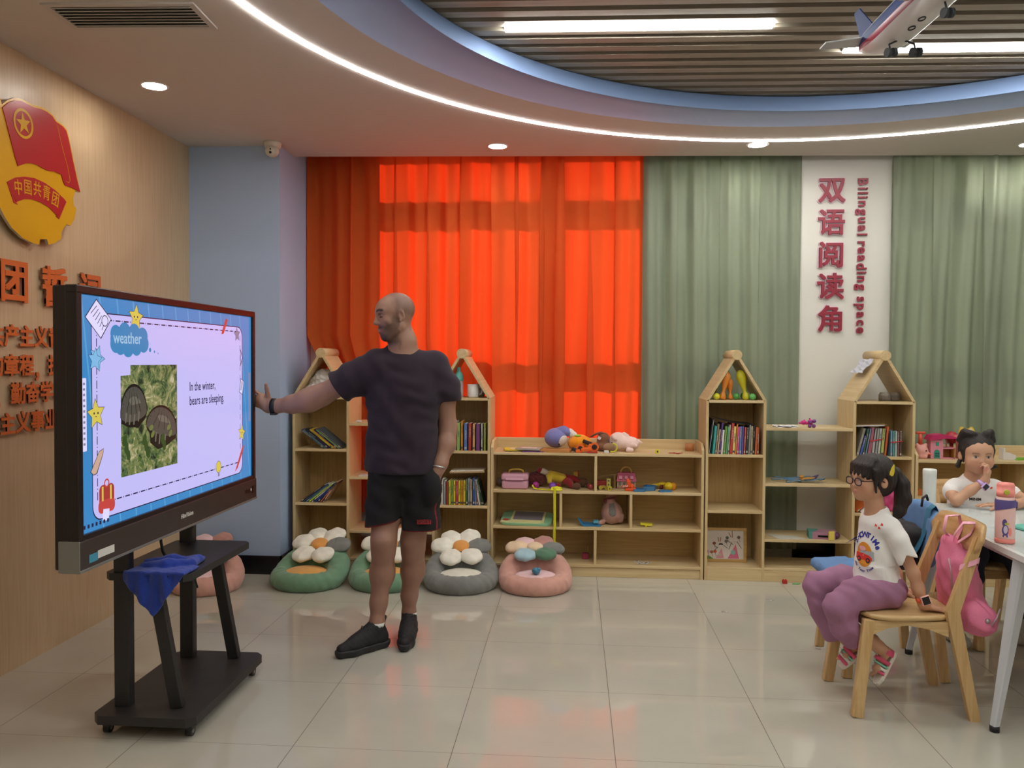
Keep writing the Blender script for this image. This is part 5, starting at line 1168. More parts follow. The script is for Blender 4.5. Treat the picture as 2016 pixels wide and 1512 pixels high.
for x in (-1, 1):
    H2.cap((x*.03, .02, .11), (x*.062, -.005, .118), .020, .018, .012); H2.cap((x*.062, -.005, .118), (x*.082, -.02, .075), .018, .014, .012)
    H2.chain([(x*.072, -.02, -.03), (x*.082, -.015, -.062), (x*.098, .0, -.058)], [.012, .010, .006], .01)
    H2.cap((x*.072, .02, .03), (x*.070, .022, -.035), .008, .004, .006)
    H2.ell((x*.092, -.012, -.006), (.020, .022, .028), k=.006, op='s')
s.fn(lambda a, X, Y, Z: a+.0014*np.sin(X*190+Z*40)*np.sin(Y*60)); worldpart(s.build('hair', hairm, g2))
s = SDF((1.84, 4.20, .44), (2.42, 4.62, .90), .0045)
s.ell((2.11, 4.46, .70), (.125, .088, .14), k=.04); s.ell((2.12, 4.47, .54), (.125, .09, .13), k=.04); s.cap((2.02, 4.45, .793), (2.20, 4.45, .793), .046, .046, .04); s.cap((2.108, 4.45, .81), (2.107, 4.448, .83), .062, .056, .03)
s.chain([(2.01, 4.445, .785), (1.975, 4.395, .775)], [.046, .047], .025); s.chain([(2.21, 4.445, .785), (2.275, 4.395, .77)], [.046, .046], .025)
s.fn(lambda a, X, Y, Z: np.maximum(a+.003*np.sin(X*60+Z*40)*np.sin(Z*26), .47-Z)); s.ell((2.105, 4.42, .872), (.050, .07, .050), k=.008, op='s')
me = s.mesh('t_shirt'); me.materials.append(twh); t2 = worldpart(link('t_shirt', me, g2)); md_ = t2.modifiers.new('s', 'SMOOTH'); md_.iterations = 2; bv2 = BVHTree.FromPolygons([v.co.copy() for v in me.vertices], [tuple(p.vertices) for p in me.polygons])
mb = MB(); print_text(bv2, mb, frame((2.085, 4.25, .742), (1, 0, 0), (0, -1, 0)), 'MINIM', .020, rk, .002, .0006); mb.build('chest_print', None, t2); mb = MB(); print_on(bv2, mb, frame((2.17, 4.25, .80), (1, 0, 0), (0, -1, 0)), [(-.008, -.006), (.006, -.003), (.008, .006), (-.004, .004)], redp, .002); mb.build('printed_bow', None, t2)
nvy = mat('trousers_navy', '1d1b2c', rough=.9, var=.1, vs=8)
s = SDF((1.86, 3.98, .10), (2.40, 4.60, .60), .006)
s.ell((2.12, 4.47, .49), (.13, .10, .065)); s.chain([(2.06, 4.42, .495), (2.01, 4.22, .50), (1.985, 4.20, .38), (1.985, 4.32, .17)], [.075, .062, .055, .045], .02); s.chain([(2.18, 4.42, .495), (2.20, 4.20, .50), (2.24, 4.20, .38), (2.30, 4.36, .17)], [.075, .062, .055, .045], .02)
s.fn(lambda a, X, Y, Z: a+.003*np.sin(X*60+Z*40+Y*30)); worldpart(s.build('trousers', nvy, g2))
shg = mat('trainer_grey', 'a9a39a', rough=.8, var=.15, vs=30)
for x, y, a in ((1.975, 4.33, -.1), (2.33, 4.40, .4)):
    s = SDF((x-.11, y-.16, -.005), (x+.11, y+.11, .13), .005); d = Vector((math.sin(a)*-1, -math.cos(a), 0)); P_ = lambda u, z: Vector((x, y, z))+d*u
    s.chain([P_(-.045, .04), P_(.03, .042), P_(.09, .034)], [.034, .033, .030], .02); s.cap(P_(-.04, .05), P_(-.035, .095), .030, .030, .03); s.fn(lambda A, X, Y, Z: np.maximum(A, .002-Z)); worldpart(s.build('shoe', shg, g2))
lil = mat('watch_lilac', 'c9a6de', rough=.45)
mb = MB(); mb.add(*band((2.068, 4.286, .835), (.72, -.02, .65), .0225, .0225, .016, lil), lil, True); wt_ = worldpart(mb.build('wristwatch', None, g2))
M = frame((2.076, 4.262, .826), (.7, 0, .7), (.15, -1, -.2)); tmp = MB(); tmp.box((0, 0, .003), (.036, .034, .010), lil, bev=.004); tmp.box((0, 0, .0078), (.027, .026, .002), wdk, bev=.0009)
mb = MB(); mb.v = [tuple(M @ Vector(v)) for v in tmp.v]; mb.f = tmp.f; mb.mi = tmp.mi; mb.mats = tmp.mats; mb.sm = tmp.sm; mb.build('watch_case', None, wt_)
# ============================================================ signs
org = mat('sign_orange', 'cf6a35', rough=.35); orgs = mat('sign_side', '7a5238', rough=.35, metal=.3)
def letter(name, ch, size, ext, M, m, lab, cat, grp, bold=.0, squash=1.0, side=None):
    me = bold_mesh(ch, size, ext/2, bold*1.3, m, 8 if bold > .006 else 4, squash)
    if side:
        me.materials.append(side)
        for p in me.polygons:
            if abs(p.normal.z) < .5: p.material_index = 1
    # centre each glyph on its own box
    xs_ = [v.co.x for v in me.vertices]; ys_ = [v.co.y for v in me.vertices]
    if ch not in ',，': 
        cx_, cy_ = (min(xs_)+max(xs_))/2, (min(ys_)+max(ys_))/2
        for v in me.vertices: v.co.x -= cx_; v.co.y -= cy_
    o = link(name, me); o.matrix_world = M @ Matrix.Translation((0, 0, ext/2)); return tag(o, lab, cat, grp)
def WM(y, z, off=.012): return frame((XL+off, y, z), (0, 1, 0), (1, 0, 0))
for ch, y in (('团', 3.56), ('誓', 3.852), ('词', 4.146)):
    letter('sign_character', ch, .205, .011, WM(y, 1.80), org, {3.56: 'boxed large orange heading character, leftmost above the display', 3.852: 'large orange heading character in the middle, partly behind the display', 4.146: 'large orange heading character mostly hidden by the display top'}[y], 'sign', 'large orange heading characters', .006, side=orgs)
rows_ = (('共产主义青年', 3.437, 1.552, 'top'), ('的章程，执行', 3.434, 1.415, 'second'), ('，勤奋学习', 3.475, 1.285, 'third'), ('产主义事业而', 3.405, 1.150, 'bottom'))
for txt, y0, z, nm in rows_:
    for i, ch in enumerate(txt):
        oi = ['first', 'second', 'third', 'fourth', 'fifth', 'sixth'][i]
        letter('sign_character', ch, .104, .008, WM(y0+.1035*i, z-(.03 if ch == '，' else 0)), org, ('small orange character, %s in the %s line of the wall pledge' % (oi, nm)) if ch != '，' else 'small orange comma in the %s line of the wall pledge' % nm, 'sign', 'small orange characters of the wall pledge', .003, side=orgs)
pr1 = mat('sign_crimson', '8c2638', rough=.35); pkb = mat('sign_pink_back', 'e3c6d2', rough=.4)
def PM(x, z, rot=0, off=0): return frame((x, 5.90-.002-off, z), (1, 0, 0), (0, -1, 0)) @ Matrix.Rotation(rot, 4, 'Z')
for k, (ch, z) in enumerate((('双', 2.655), ('语', 2.434), ('阅', 2.207), ('读', 1.987), ('角', 1.759))):
    o = letter('sign_character', ch, .19, .012, PM(1.793, z, off=.008), pr1, 'dark red Chinese character, %s from the top on the white pillar' % ['first', 'second', 'third', 'fourth', 'fifth'][k], 'sign', 'dark red characters on the white pillar', .004)
    b_ = letter('backing', ch, .19, .008, PM(1.793, z), pkb, None, None, None, .0085); b_.parent = o; b_.matrix_parent_inverse = o.matrix_basis.inverted()
txt = 'Bilingual reading space'; adv = {'i': .0305, 'l': .0305, 'r': .037, ' ': .030, 'c': .053, 's': .050, 'e': .053, 'B': .062}; z = 2.745; cnt = {}
tot = sum(adv.get(c_, .056) for c_ in txt); f_ = (2.745-1.65)/tot
words = {0: 'Bilingual', 1: 'reading', 2: 'space'}; wi = 0; seen = {}
ordn = ['first', 'second', 'third', 'fourth']
for ch in txt:
    a = adv.get(ch, .056)*f_; 
    if ch == ' ': wi += 1; seen = {}; z -= a; continue
    seen[ch] = seen.get(ch, 0)+1; n_ = words[wi].count(ch)
    lab = 'dark red raised letter %s%s in the word %s on the white pillar' % (ch, '' if n_ == 1 else ', the %s one' % ordn[seen[ch]-1], words[wi])
    me_dy = {'g': -.011, 'p': -.011, 'B': .006, 'l': .006, 'i': .006, 'd': .006}.get(ch, 0)
    o = letter('sign_letter', ch, .094, .010, PM(1.999+me_dy, z-a/2, -math.pi/2, .006), pr1, lab, 'sign', 'dark red English letters on the white pillar', .0022)
    b_ = letter('backing', ch, .094, .006, PM(1.999+me_dy, z-a/2, -math.pi/2), pkb, None, None, None, .0045); b_.parent = o; b_.matrix_parent_inverse = o.matrix_basis.inverted()
    z -= a
# emblem
eye_, ered, ebr = mat('emblem_gold', 'd9a51e', rough=.3), mat('emblem_red', 'b0252a', rough=.35), mat('emblem_edge', 'b9b2a4', rough=.25, metal=.6)
flag = [(3.459, 2.56), (3.498, 2.594), (3.54, 2.617), (3.583, 2.628), (3.627, 2.627), (3.673, 2.626), (3.727, 2.635), (3.766, 2.634), (3.806, 2.626), (3.835, 2.606), (3.856, 2.604), (3.889, 2.598), (3.915, 2.584), (3.931, 2.551), (3.965, 2.452), (3.999, 2.362), (4.025, 2.305), (3.963, 2.311), (3.902, 2.311), (3.885, 2.331), (3.873, 2.358), (3.818, 2.361), (3.77, 2.353), (3.73, 2.356), (3.691, 2.362), (3.653, 2.361), (3.608, 2.35), (3.557, 2.325), (3.536, 2.366), (3.502, 2.454), (3.476, 2.522)]
def shrink(pts, d):
    out = []; N = len(pts)
    for i in range(N):
        p0, p, p1 = Vector(pts[i-1]), Vector(pts[i]), Vector(pts[(i+1) % N]); t = (p1-p0).normalized(); out.append(tuple(p+Vector((t.y, -t.x))*d))
    return out
disc = [(4.03, 2.303), (3.989, 2.303), (3.971, 2.263), (3.975, 2.226), (3.997, 2.214), (3.978, 2.156), (3.946, 2.118), (3.912, 2.12), (3.872, 2.074), (3.872, 2.042), (3.821, 2.013), (3.772, 1.998), (3.76, 2.023), (3.709, 2.015), (3.704, 1.989), (3.662, 1.988), (3.587, 2.002), (3.516, 2.037), (3.475, 2.074), (3.448, 2.104), (3.41, 2.16), (3.385, 2.24), (3.375, 2.33), (3.395, 2.42), (3.42, 2.49), (3.46, 2.56)]
outl = disc[:-1]+[(3.40, 2.52), (3.40, 2.60), (3.44, 2.62), (3.46, 2.575)]+[(y, z+.012) for y, z in flag[1:8]]+[(y+.010, z+.008) for y, z in flag[8:16]]
root = empty('league_emblem', (XL+.02, 3.72, 2.3), 0, 'round gold and red youth league emblem with a flag on the veneered wall', 'emblem')
ML = frame((XL+.03, 0, 0), (0, 1, 0), (1, 0, 0))
mb = MB(); mb.prism(outl, .014, ML, eye_, ebr); worldpart(mb.build('gold_plate', None, root))
mb = MB()
for y, z in ((3.55, 2.15), (3.90, 2.20), (3.75, 2.5)): mb.tube([(XL, y, z), (XL+.031, y, z)], .012, ebr, 12)
worldpart(mb.build('standoff', None, root))
mb = MB(); mb.prism(shrink(flag, .006)[::-1] if False else [tuple(p) for p in flag], .004, ML @ Matrix.Translation((0, 0, .014)), ered)
worldpart(mb.build('flag', None, root))
MF = ML @ Matrix.Translation((0, 0, .0185)); mb = MB()
ring = lambda r, n=40: [(3.594+r*math.cos(2*math.pi*k/n), 2.528+r*math.sin(2*math.pi*k/n)) for k in range(n)]
a_, b_ = ring(.068), ring(.055); vs = [MF @ Vector((x, y, .001)) for x, y in a_+b_]; mb.add(vs, [(k, (k+1) % 40, 40+(k+1) % 40, 40+k) for k in range(40)], eye_)
mb.add([MF @ Vector((3.594+(.053 if k % 2 == 0 else .021)*math.cos(R(100+36*k)), 2.528+(.053 if k % 2 == 0 else .021)*math.sin(R(100+36*k)), .0012)) for k in range(10)], [tuple(range(10))], eye_)
worldpart(mb.build('star_ring', None, root)); mb = MB(); mb.tube([MF @ Vector((y, z, 0)) for y, z in ((3.839, 2.599), (3.879, 2.494), (3.92, 2.409), (3.941, 2.344), (3.928, 2.33), (3.905, 2.335))], .0014, eye_, 6); worldpart(mb.build('flag_fold', None, root))
ban = [(3.492, 2.242), (3.541, 2.27), (3.6, 2.287), (3.667, 2.296), (3.745, 2.29), (3.825, 2.271), (3.901, 2.239), (3.87, 2.19), (3.84, 2.148), (3.775, 2.178), (3.712, 2.191), (3.65, 2.193), (3.598, 2.184), (3.543, 2.159), (3.519, 2.193)]
mb = MB(); mb.prism(ban[::-1], .003, ML @ Matrix.Translation((0, 0, .014)), ered)
for q in ([(3.484, 2.238), (3.490, 2.240), (3.540, 2.158), (3.555, 2.150), (3.528, 2.152)], [(3.903, 2.237), (3.910, 2.230), (3.852, 2.135), (3.828, 2.145), (3.842, 2.150)]): mb.prism(q, .003, ML @ Matrix.Translation((0, 0, .014)), ered)
for ch, (y, z), r_ in zip('中国共青团', ((3.557, 2.224), (3.622, 2.238), (3.689, 2.244), (3.755, 2.239), (3.822, 2.222)), (6, 2, 0, -5, -12)): text_into(mb, ch, .075, ML @ Matrix.Translation((y, z, .0175)) @ Matrix.Rotation(R(r_), 4, 'Z'), eye_, .0006, .0003, squash=.8)
worldpart(mb.build('name_banner', None, root))

# ============================================================ books
BK = {}
pgm = mat('book_pages', 'e8e0cc', rough=.9)
def book(x, z, w_, h_, col, lean, lab, grp, y=YS+.02, d=.15, mark=None):
    """upright book, spine to the room; leans by `lean` degrees about its bottom edge (positive: top to the right)"""
    m = mat('cover_'+col, col, rough=.5); mb = MB(); t = .0012
    mb.b2((0, .001, 0), (w_, .004, h_), m); mb.b2((0, .001, 0), (t, d, h_), m); mb.b2((w_-t, .001, 0), (w_, d, h_), m); mb.b2((t, .004, .002), (w_-t, d-.003, h_-.003), pgm)
    c = lin(col); lum = .3*c[0]+.6*c[1]+.1*c[2]; mk = mat('title_dark', '4a4650', rough=.6) if lum > .32 else mat('title_light', 'b9b2a8', rough=.6)
    q = mark if mark is not None else (int(x*9973) % 4)
    if w_ > .007:
        hh = h_; 
        if q != 3:
            n = 5+int(x*7919) % 4; z0 = hh*(.42+.08*(q % 3))
            for k in range(n): mb.b2((w_*(.34+.05*((k*7+q) % 3)), 0, z0+k*.0092), (w_*(.62+.04*((k*5+q) % 3)), .0011, z0+k*.0092+.0055+.002*(k % 2)), mk)
        if q in (0, 2): mb.b2((w_*.15, 0, hh*.06), (w_*.85, .0012, hh*.13), mk)
    o = mb.build('book', None); a = R(lean); o.location = (x, y, z+(w_*math.sin(a) if a > 0 else 0)+.0004); o.rotation_euler = (0, a, 0); return tag(o, lab, 'book', grp)
CN = {}
def cname(h):
    r_, g_, b_ = [int(h[i:i+2], 16) for i in (0, 2, 4)]; mx_, mn = max(r_, g_, b_), min(r_, g_, b_)
    if mx_-mn < 26: return 'white' if mx_ > 200 else 'pale grey' if mx_ > 150 else 'grey' if mx_ > 90 else 'black'
    if r_ == mx_:
        if g_ > .82*r_: return 'yellow' if b_ < .6*r_ else 'cream'
        if g_ > .58*r_: return 'tan' if b_ > .5*r_ else 'orange'
        if b_ > .6*r_: return 'pink' if r_ > 150 else 'maroon'
        return 'red' if g_ < .42*r_ else 'brick-red'
    if g_ == mx_: return 'green' if b_ < .85*g_ else 'teal'
    return 'purple' if r_ > g_*1.08 else 'blue'
def bookrow(x0, x1, z, items, where, grp):
    """items: (colour, thickness, height, lean); spread over x0..x1"""
    tw_ = sum(w_/max(.3, math.cos(R(l))) for _, w_, _, l in items); g_ = (x1-x0-tw_)/max(1, len(items)); x = x0; n = len(items); seen_ = {}
    for i, (c, w_, h_, l) in enumerate(items):
        nm = cname(c); tot_ = [cname(q[0]) for q in items].count(nm); seen_[nm] = seen_.get(nm, 0)+1
        lab = '%s book %s' % (nm, where) if tot_ == 1 else '%s book %s, %s %s one from the left' % (nm, where, ['first', 'second', 'third', 'fourth', 'fifth', 'sixth', 'seventh', 'eighth'][seen_[nm]-1], nm)
        book(x, z, w_, h_, c, l, lab, grp); x += w_/max(.3, math.cos(R(l)))+g_
Cb = [('3fa3a0', .015, .185, 5), ('8a7a60', .013, .20, 5), ('d0b49c', .010, .165, 5), ('5a3f80', .012, .205, 5), ('e6e2da', .013, .16, 4), ('6f9a48', .014, .185, 4), ('5fa070', .013, .182, 4), ('c7c2b8', .009, .195, 3), ('b9413a', .018, .205, 4), ('e5cf7e', .015, .185, 3), ('d68a3a', .010, .20, 3), ('d24f86', .014, .182, 2), ('5d7fb8', .015, .185, 1), ('6a5aa5', .011, .185, 1), ('b95048', .012, .18, 2), ('3a3838', .015, .18, 2), ('8c8f8c', .012, .195, 2), ('a89a7a', .015, .188, 1), ('2b2b2b', .011, .19, 1), ('c4683a', .013, .18, 2), ('a8502f', .012, .178, 1)]
bookrow(.918, 1.222, .838, Cb, 'below the bowling pins', 'books under the bowling pins')
bkc = mat('folder_black', '1d1d20', rough=.45); fdw = mat('folder_white', 'c9c9cc', rough=.6)
mb = MB(); mb.b2((0, 0, 0), (.008, .2, .235), bkc); mb.b2((.008, .004, .004), (.012, .196, .23), fdw); o = mb.build('folder', None, None, (.890, 5.47, .8385)); o.rotation_euler = (0, R(7), 0); tag(o, 'tall black folder leaning left of the books below the bowling pins', 'folder')
mb = MB(); n = 14; vs = []
for k in range(n+1):
    t = k/n; x = .935+.245*t; zz = 1.080-.045*(1-(1-t)**2)
    for y_ in (5.46, 5.66): vs += [(x, y_, zz), (x, y_, zz+.004)]
fs = []
for k in range(n): b0 = 4*k; fs += [(b0, b0+4, b0+6, b0+2), (b0+1, b0+3, b0+7, b0+5), (b0, b0+1, b0+5, b0+4), (b0+2, b0+6, b0+7, b0+3)]
mb.add(vs, fs+[(0, 2, 3, 1), (4*n, 4*n+1, 4*n+3, 4*n+2)], bkc); tag(mb.build('magazine'), 'black magazine bent over the tops of the books below the bowling pins', 'magazine')
bookrow(-.925, -.585, .838, [('d8d4cc', .02, .185, 2), ('cfcac2', .02, .185, 2), ('b8b4ac', .02, .185, 2), ('d6d2ca', .018, .20, 1), ('e2ded6', .02, .20, 1), ('8fae62', .02, .186, 1), ('c98a35', .014, .20, 0), ('5474b0', .022, .184, 0), ('a5392b', .022, .184, 0), ('d0a070', .016, .18, 0), ('6f3f72', .026, .182, 0), ('b9bcae', .012, .184, 0), ('96a13a', .014, .186, 0)], 'below the white mug', 'books under the white mug')
lowB = [('8e8e8c', .015, .16, 0), ('9a3b3a', .013, .155, 0), ('d6c22f', .016, .165, 0), ('7fae4a', .013, .165, 0), ('d9c431', .015, .165, 0), ('b93f4c', .014, .165, 0), ('dcc73a', .016, .165, 0), ('d8952f', .013, .165, 0), ('d5c02e', .016, .165, 0), ('3f5c3f', .012, .175, 0), ('9aa2a8', .012, .18, 0), ('b9a68a', .014, .175, 0), ('34508f', .016, .185, 0), ('5f86b5', .010, .18, -3), ('8f4a4a', .009, .165, -6), ('cfcfc8', .012, .175, -9), ('3e6b3e', .009, .165, -11), ('2a3a2a', .010, .155, -13)]
bookrow(-.90, -.600, .466, [('c9c5bd', .018, .17, 0)]+lowB, 'on the lower shelf behind the man', 'books on the lower shelf behind the man')
mb = MB(); mb.box((-.72, 5.55, .690), (.24, .17, .010), mat('folio_wood', 'a88a60', rough=.6), rot=(0, -.04, 0)); mb.box((-.722, 5.55, .6965), (.23, .168, .004), pgm, rot=(0, -.04, 0)); tag(mb.build('folio'), 'flat brown folio lying on top of the yellow books', 'book')
LA = [('3f5560', .010, .20, -52), ('5d7a88', .008, .20, -52), ('2a2440', .010, .205, -52), ('241f38', .008, .205, -52), ('c9b832', .010, .205, -52), ('d8a03a', .008, .205, -52), ('1f2a4a', .010, .205, -52), ('8fae6a', .008, .205, -52), ('4f5a60', .010, .215, -52)]
def leanrow(x0, dx, z, items, where, grp):
    n = len(items); seen_ = {}
    for i, (c, w_, h_, l) in enumerate(items):
        nm = cname(c); tot_ = [cname(q[0]) for q in items].count(nm); seen_[nm] = seen_.get(nm, 0)+1
        book(x0+dx*i, z, w_, h_, c, l, '%s book %s%s' % (nm, where, '' if tot_ == 1 else ', %s %s one from the left' % (['first', 'second', 'third', 'fourth', 'fifth'][seen_[nm]-1], nm)), grp, mark=3 if i % 2 else 2)
leanrow(-1.715, .0155, .838, LA, 'leaning left under the plastic bag', 'leaning books under the plastic bag')
leanrow(-1.880, .020, .466, [('5a4038', .009, .205, 55), ('2f4a6a', .010, .215, 55), ('4a6f8a', .010, .20, 54), ('a9c94a', .011, .20, 52), ('e2ded2', .008, .20, 51), ('2c3f8a', .011, .19, 48), ('24306a', .010, .18, 45), ('b06a5a', .009, .175, 40), ('c9a58a', .008, .17, 34)], 'leaning right, lower left shelf', 'leaning books on the lower left shelf')
bookrow(1.845, 2.04, .838, [('8a8478', .016, .185, 14), ('4f5fa8', .014, .135, 14), ('3f5c50', .012, .18, 10), ('6a8aa0', .010, .18, 10), ('9a5a6a', .024, .188, 9), ('a8a8a4', .016, .182, 5), ('8f9290', .014, .182, 5), ('c4c2b8', .014, .182, 4), ('a9b86a', .018, .180, 4), ('bd5a32', .014, .195, 5)], 'in the right house tower', 'books in the right house tower')
bookrow(2.062, 2.135, .838, [('6f9ab0', .013, .165, 0), ('5f8f8a', .013, .165, 0), ('a9c0b8', .013, .165, 0), ('7a5048', .013, .165, 0), ('5a4a4a', .013, .165, 0)], 'tied by the red band', 'small books tied with a red band')
rb = mat('band_red', 'c92f3a', rough=.5); mb = MB(); mb.box((2.098, 5.4555, .935), (.078, .003, .006), rb, rot=(0, -.1, 0)); tag(mb.build('red_band'), 'red band around the small books in the right house tower', 'band')
mb = MB(); mb.box((1.97, 5.4555, .945), (.082, .003, .006), rb, rot=(0, -.2, 0)); tag(mb.build('red_band'), 'red band around the grey magazines in the right house tower', 'band')
mb = MB(); mb.box((1.935, 5.56, 1.036), (.19, .16, .007), fdw, rot=(0, -.03, 0)); mb.box((1.95, 5.56, 1.0415), (.19, .16, .003), mat('folio_wood'), rot=(0, -.03, 0)); tag(mb.build('folio'), 'white folio lying on top of the books in the right house tower', 'book')
leanrow(1.852, .024, .466, [('c9662f', .012, .17, 46), ('e0dccc', .014, .17, 46), ('3f5a2c', .014, .17, 44), ('7f9a4a', .014, .165, 42)], 'leaning behind the girl\'s chin', 'leaning books behind the girl with glasses')
bookrow(1.845, 1.90, .088, [('4a3a6a', .014, .18, 2), ('34407a', .014, .18, 2), ('5a5a8a', .014, .17, 2)], 'low down behind the girl with glasses', 'low books behind the girl with glasses')
bpp = mat('packet_pink', 'c9457e', rough=.35); bpg = mat('packet_grey', '8f8aa8', rough=.4)
s = SDF((1.98, 5.46, .46), (2.20, 5.66, .66), .006); s.box((2.09, 5.55, .555), (.12, .07, .15), .02, rot=(0, .5, 0)); s.fn(lambda a, X, Y, Z: a+.006*np.sin(X*80)*np.sin(Z*70)); tag(s.build('toy_packet', bpp), 'crinkled pink packet in the right house tower behind the ponytail', 'packet')

# ============================================================ bowling pins and balls under the roof
def pin(x, z, col, lean, lab, y=5.55, sc=1.0, up=True):
    m = mat('pin_'+col, col, rough=.35); mb = MB(); prof = [(.012, 0), (.022, .004), (.0245, .02), (.020, .038), (.0125, .055), (.0125, .07), (.020, .10), (.030, .135), (.033, .155), (.031, .175), (.022, .195), (.009, .206), (0, .208)]
    mb.lathe([(r_*sc, z_*sc) for r_, z_ in prof], m=m, n=28); o = mb.build('bowling_pin', None, None, (x, y, z)); o.rotation_euler = (0, R(lean), 0); return tag(o, lab, 'bowling pin', 'toy bowling pins and balls')
pin(.985, 1.199, 'e08a34', 9, 'orange toy bowling pin standing at the left under the roof', 5.50, .92); pin(1.045, 1.199, 'dd8230', -3, 'shorter orange toy bowling pin in the middle under the roof', 5.53, .68); pin(1.145, 1.199, 'c3bd2a', -14, 'yellow toy bowling pin leaning under the roof', 5.50, .98)
pin(.965, 1.199, 'c2a52c', -2, 'small yellow pin at the back left under the roof', 5.64, .42)
for x, c, nm, y_ in ((.943, 'd3d42e', 'yellow ball at the left', 5.475), (1.005, '5fa85a', 'green ball behind the orange pins', 5.56), (1.082, '57a550', 'green ball left of the yellow pin', 5.53), (1.178, '62b060', 'green ball at the right', 5.475), (1.150, '4f9a3c', 'dark green ball at the back right', 5.62)):
    mb = MB(); mb.ball((0, 0, .0225), .0225, mat('pin_'+c, c, rough=.35), 24); tag(mb.build('toy_ball', None, None, (x, y_, 1.1975)), nm+' under the roof of the bowling tower', 'ball', 'toy bowling pins and balls')
# crumpled plastic bag
s = SDF((-1.90, 5.45, 1.19), (-1.58, 5.75, 1.46), .006); s.ell((-1.735, 5.58, 1.29), (.10, .10, .095)); s.ell((-1.80, 5.56, 1.245), (.065, .08, .05), k=.03); s.ell((-1.70, 5.58, 1.25), (.08, .08, .05), k=.03)
s.fn(lambda a, X, Y, Z: np.maximum(a+.007*np.abs(np.sin(X*70+Z*40+np.sin(Y*60)))*np.sign(np.sin(Z*90+Y*50))+.004*np.sin(Y*120+X*90), 1.199-Z))
tag(s.build('plastic_bag', mat('bag_film', 'e6e2e0', rough=.25, bump=.6, bs=30, alpha=.9)), 'crumpled clear plastic bag under the left house roof', 'bag')
# bottle and mugs under the second roof
tq = mat('bottle_teal', '5fb3a8', rough=.35); ink = mat('bottle_contents', '5a3a40', rough=.3); mgw = mat('mug_white', 'd9d4d0', rough=.3)
e = empty('craft_bottle', (-.785, 5.51, 1.1975), 0, 'teal-topped bottle holding sticks under the second house roof', 'bottle')
mb = MB(); mb.lathe([(0, 0), (.030, 0), (.031, .005), (.031, .115)], m=mat('bottle_clear', 'd8c8c8', rough=.15, alpha=.6), n=28); mb.build('bottle_body', None, e)
mb = MB()
for k in range(9): a = k*.7; mb.tube([(.020*math.cos(a), .020*math.sin(a), .004), (.018*math.cos(a+.2), .018*math.sin(a+.2), .108)], .004, (ink, mgw)[k % 2], 8)
mb.b2((-.008, -.0325, .06), (.008, -.031, .085), mgw); mb.build('sticks', None, e)
mb = MB(); mb.lathe([(.032, .112), (.033, .13), (.030, .15), (.020, .17), (.013, .178), (.012, .205), (.0, .207)], m=tq, n=28); mb.build('bottle_top', None, e)
for x, y_, lab in ((-.685, 5.50, 'white mug in front under the second house roof'), (-.655, 5.60, 'white mug behind the other under the second house roof')):
    e = empty('mug', (x, y_, 1.1975), .3, lab, 'mug'); mb = MB(); mb.lathe([(.0, .003), (.036, .0), (.038, .01), (.038, .09), (.035, .09), (.035, .006), (0, .006)], m=mgw, n=32); mb.build('mug_body', None, e)
    mb = MB(); mb.tube([(.036, 0, .070), (.055, 0, .068), (.062, 0, .045), (.055, 0, .022), (.036, 0, .02)], .005, mgw, 10); mb.build('handle', None, e)
mb = MB(); mb.ball((0, 0, .009), (.022, .014, .009), mgw, 16); tag(mb.build('soap_piece', None, None, (-1.47, 5.47, 1.019)), 'small white lump on the open shelf beside the man', 'trinket')
mb = MB(); mb.b2((-.03, -.04, 0), (.03, .04, .004), pgm); mb.b2((-.028, -.04, .004), (.03, .04, .008), mgw); tag(mb.build('notebook', None, None, (-1.44, 5.50, .6505)), 'thin notebook on the middle open shelf beside the man', 'notebook')
e_ = mat('envelope_red', '9c2030', rough=.5); mb = MB(); M = frame((-1.665, 5.56, .088), (1, 0, .35), (0, -1, .25)); mb.prism([(-.04, 0), (.045, 0), (.045, .07), (.0, .125), (-.04, .095)], .003, M, e_); mb.prism([(.008, .04), (.022, .04), (.022, .055), (.008, .055)], .0035, M, mat('envelope_gold', 'c98a3a')); o = mb.build('red_envelope'); o.location = (0, 0, .03); tag(o, 'red paper envelope at the bottom of the left house tower', 'envelope')
# ============================================================ toys on the low shelf
def pl2(n, c, **k): return mat(n, c, rough=k.pop('rough', .45), **k)
def sdf_thing(name, s, m, lab, cat, parent=None, grp=None):
    o = s.build(name, m, parent)
    return tag(o, lab, cat, grp) if lab else o
def toy(name, lab, cat='toy', grp=None): return empty(name, (0, 0, 0), 0, lab, cat, grp)
def setbase(root):
    """put the empty at the base of its parts (parts are authored in world space)"""
    cs = [c for c in root.children if c.type == 'MESH']; P0 = [c.matrix_basis @ v.co for c in cs for v in c.data.vertices]
    b = Vector(((min(p.x for p in P0)+max(p.x for p in P0))/2, (min(p.y for p in P0)+max(p.y for p in P0))/2, min(p.z for p in P0))); root.location = b
    for c in cs: c.matrix_parent_inverse = Matrix.Translation(-b)
    return root
ZT = .8335
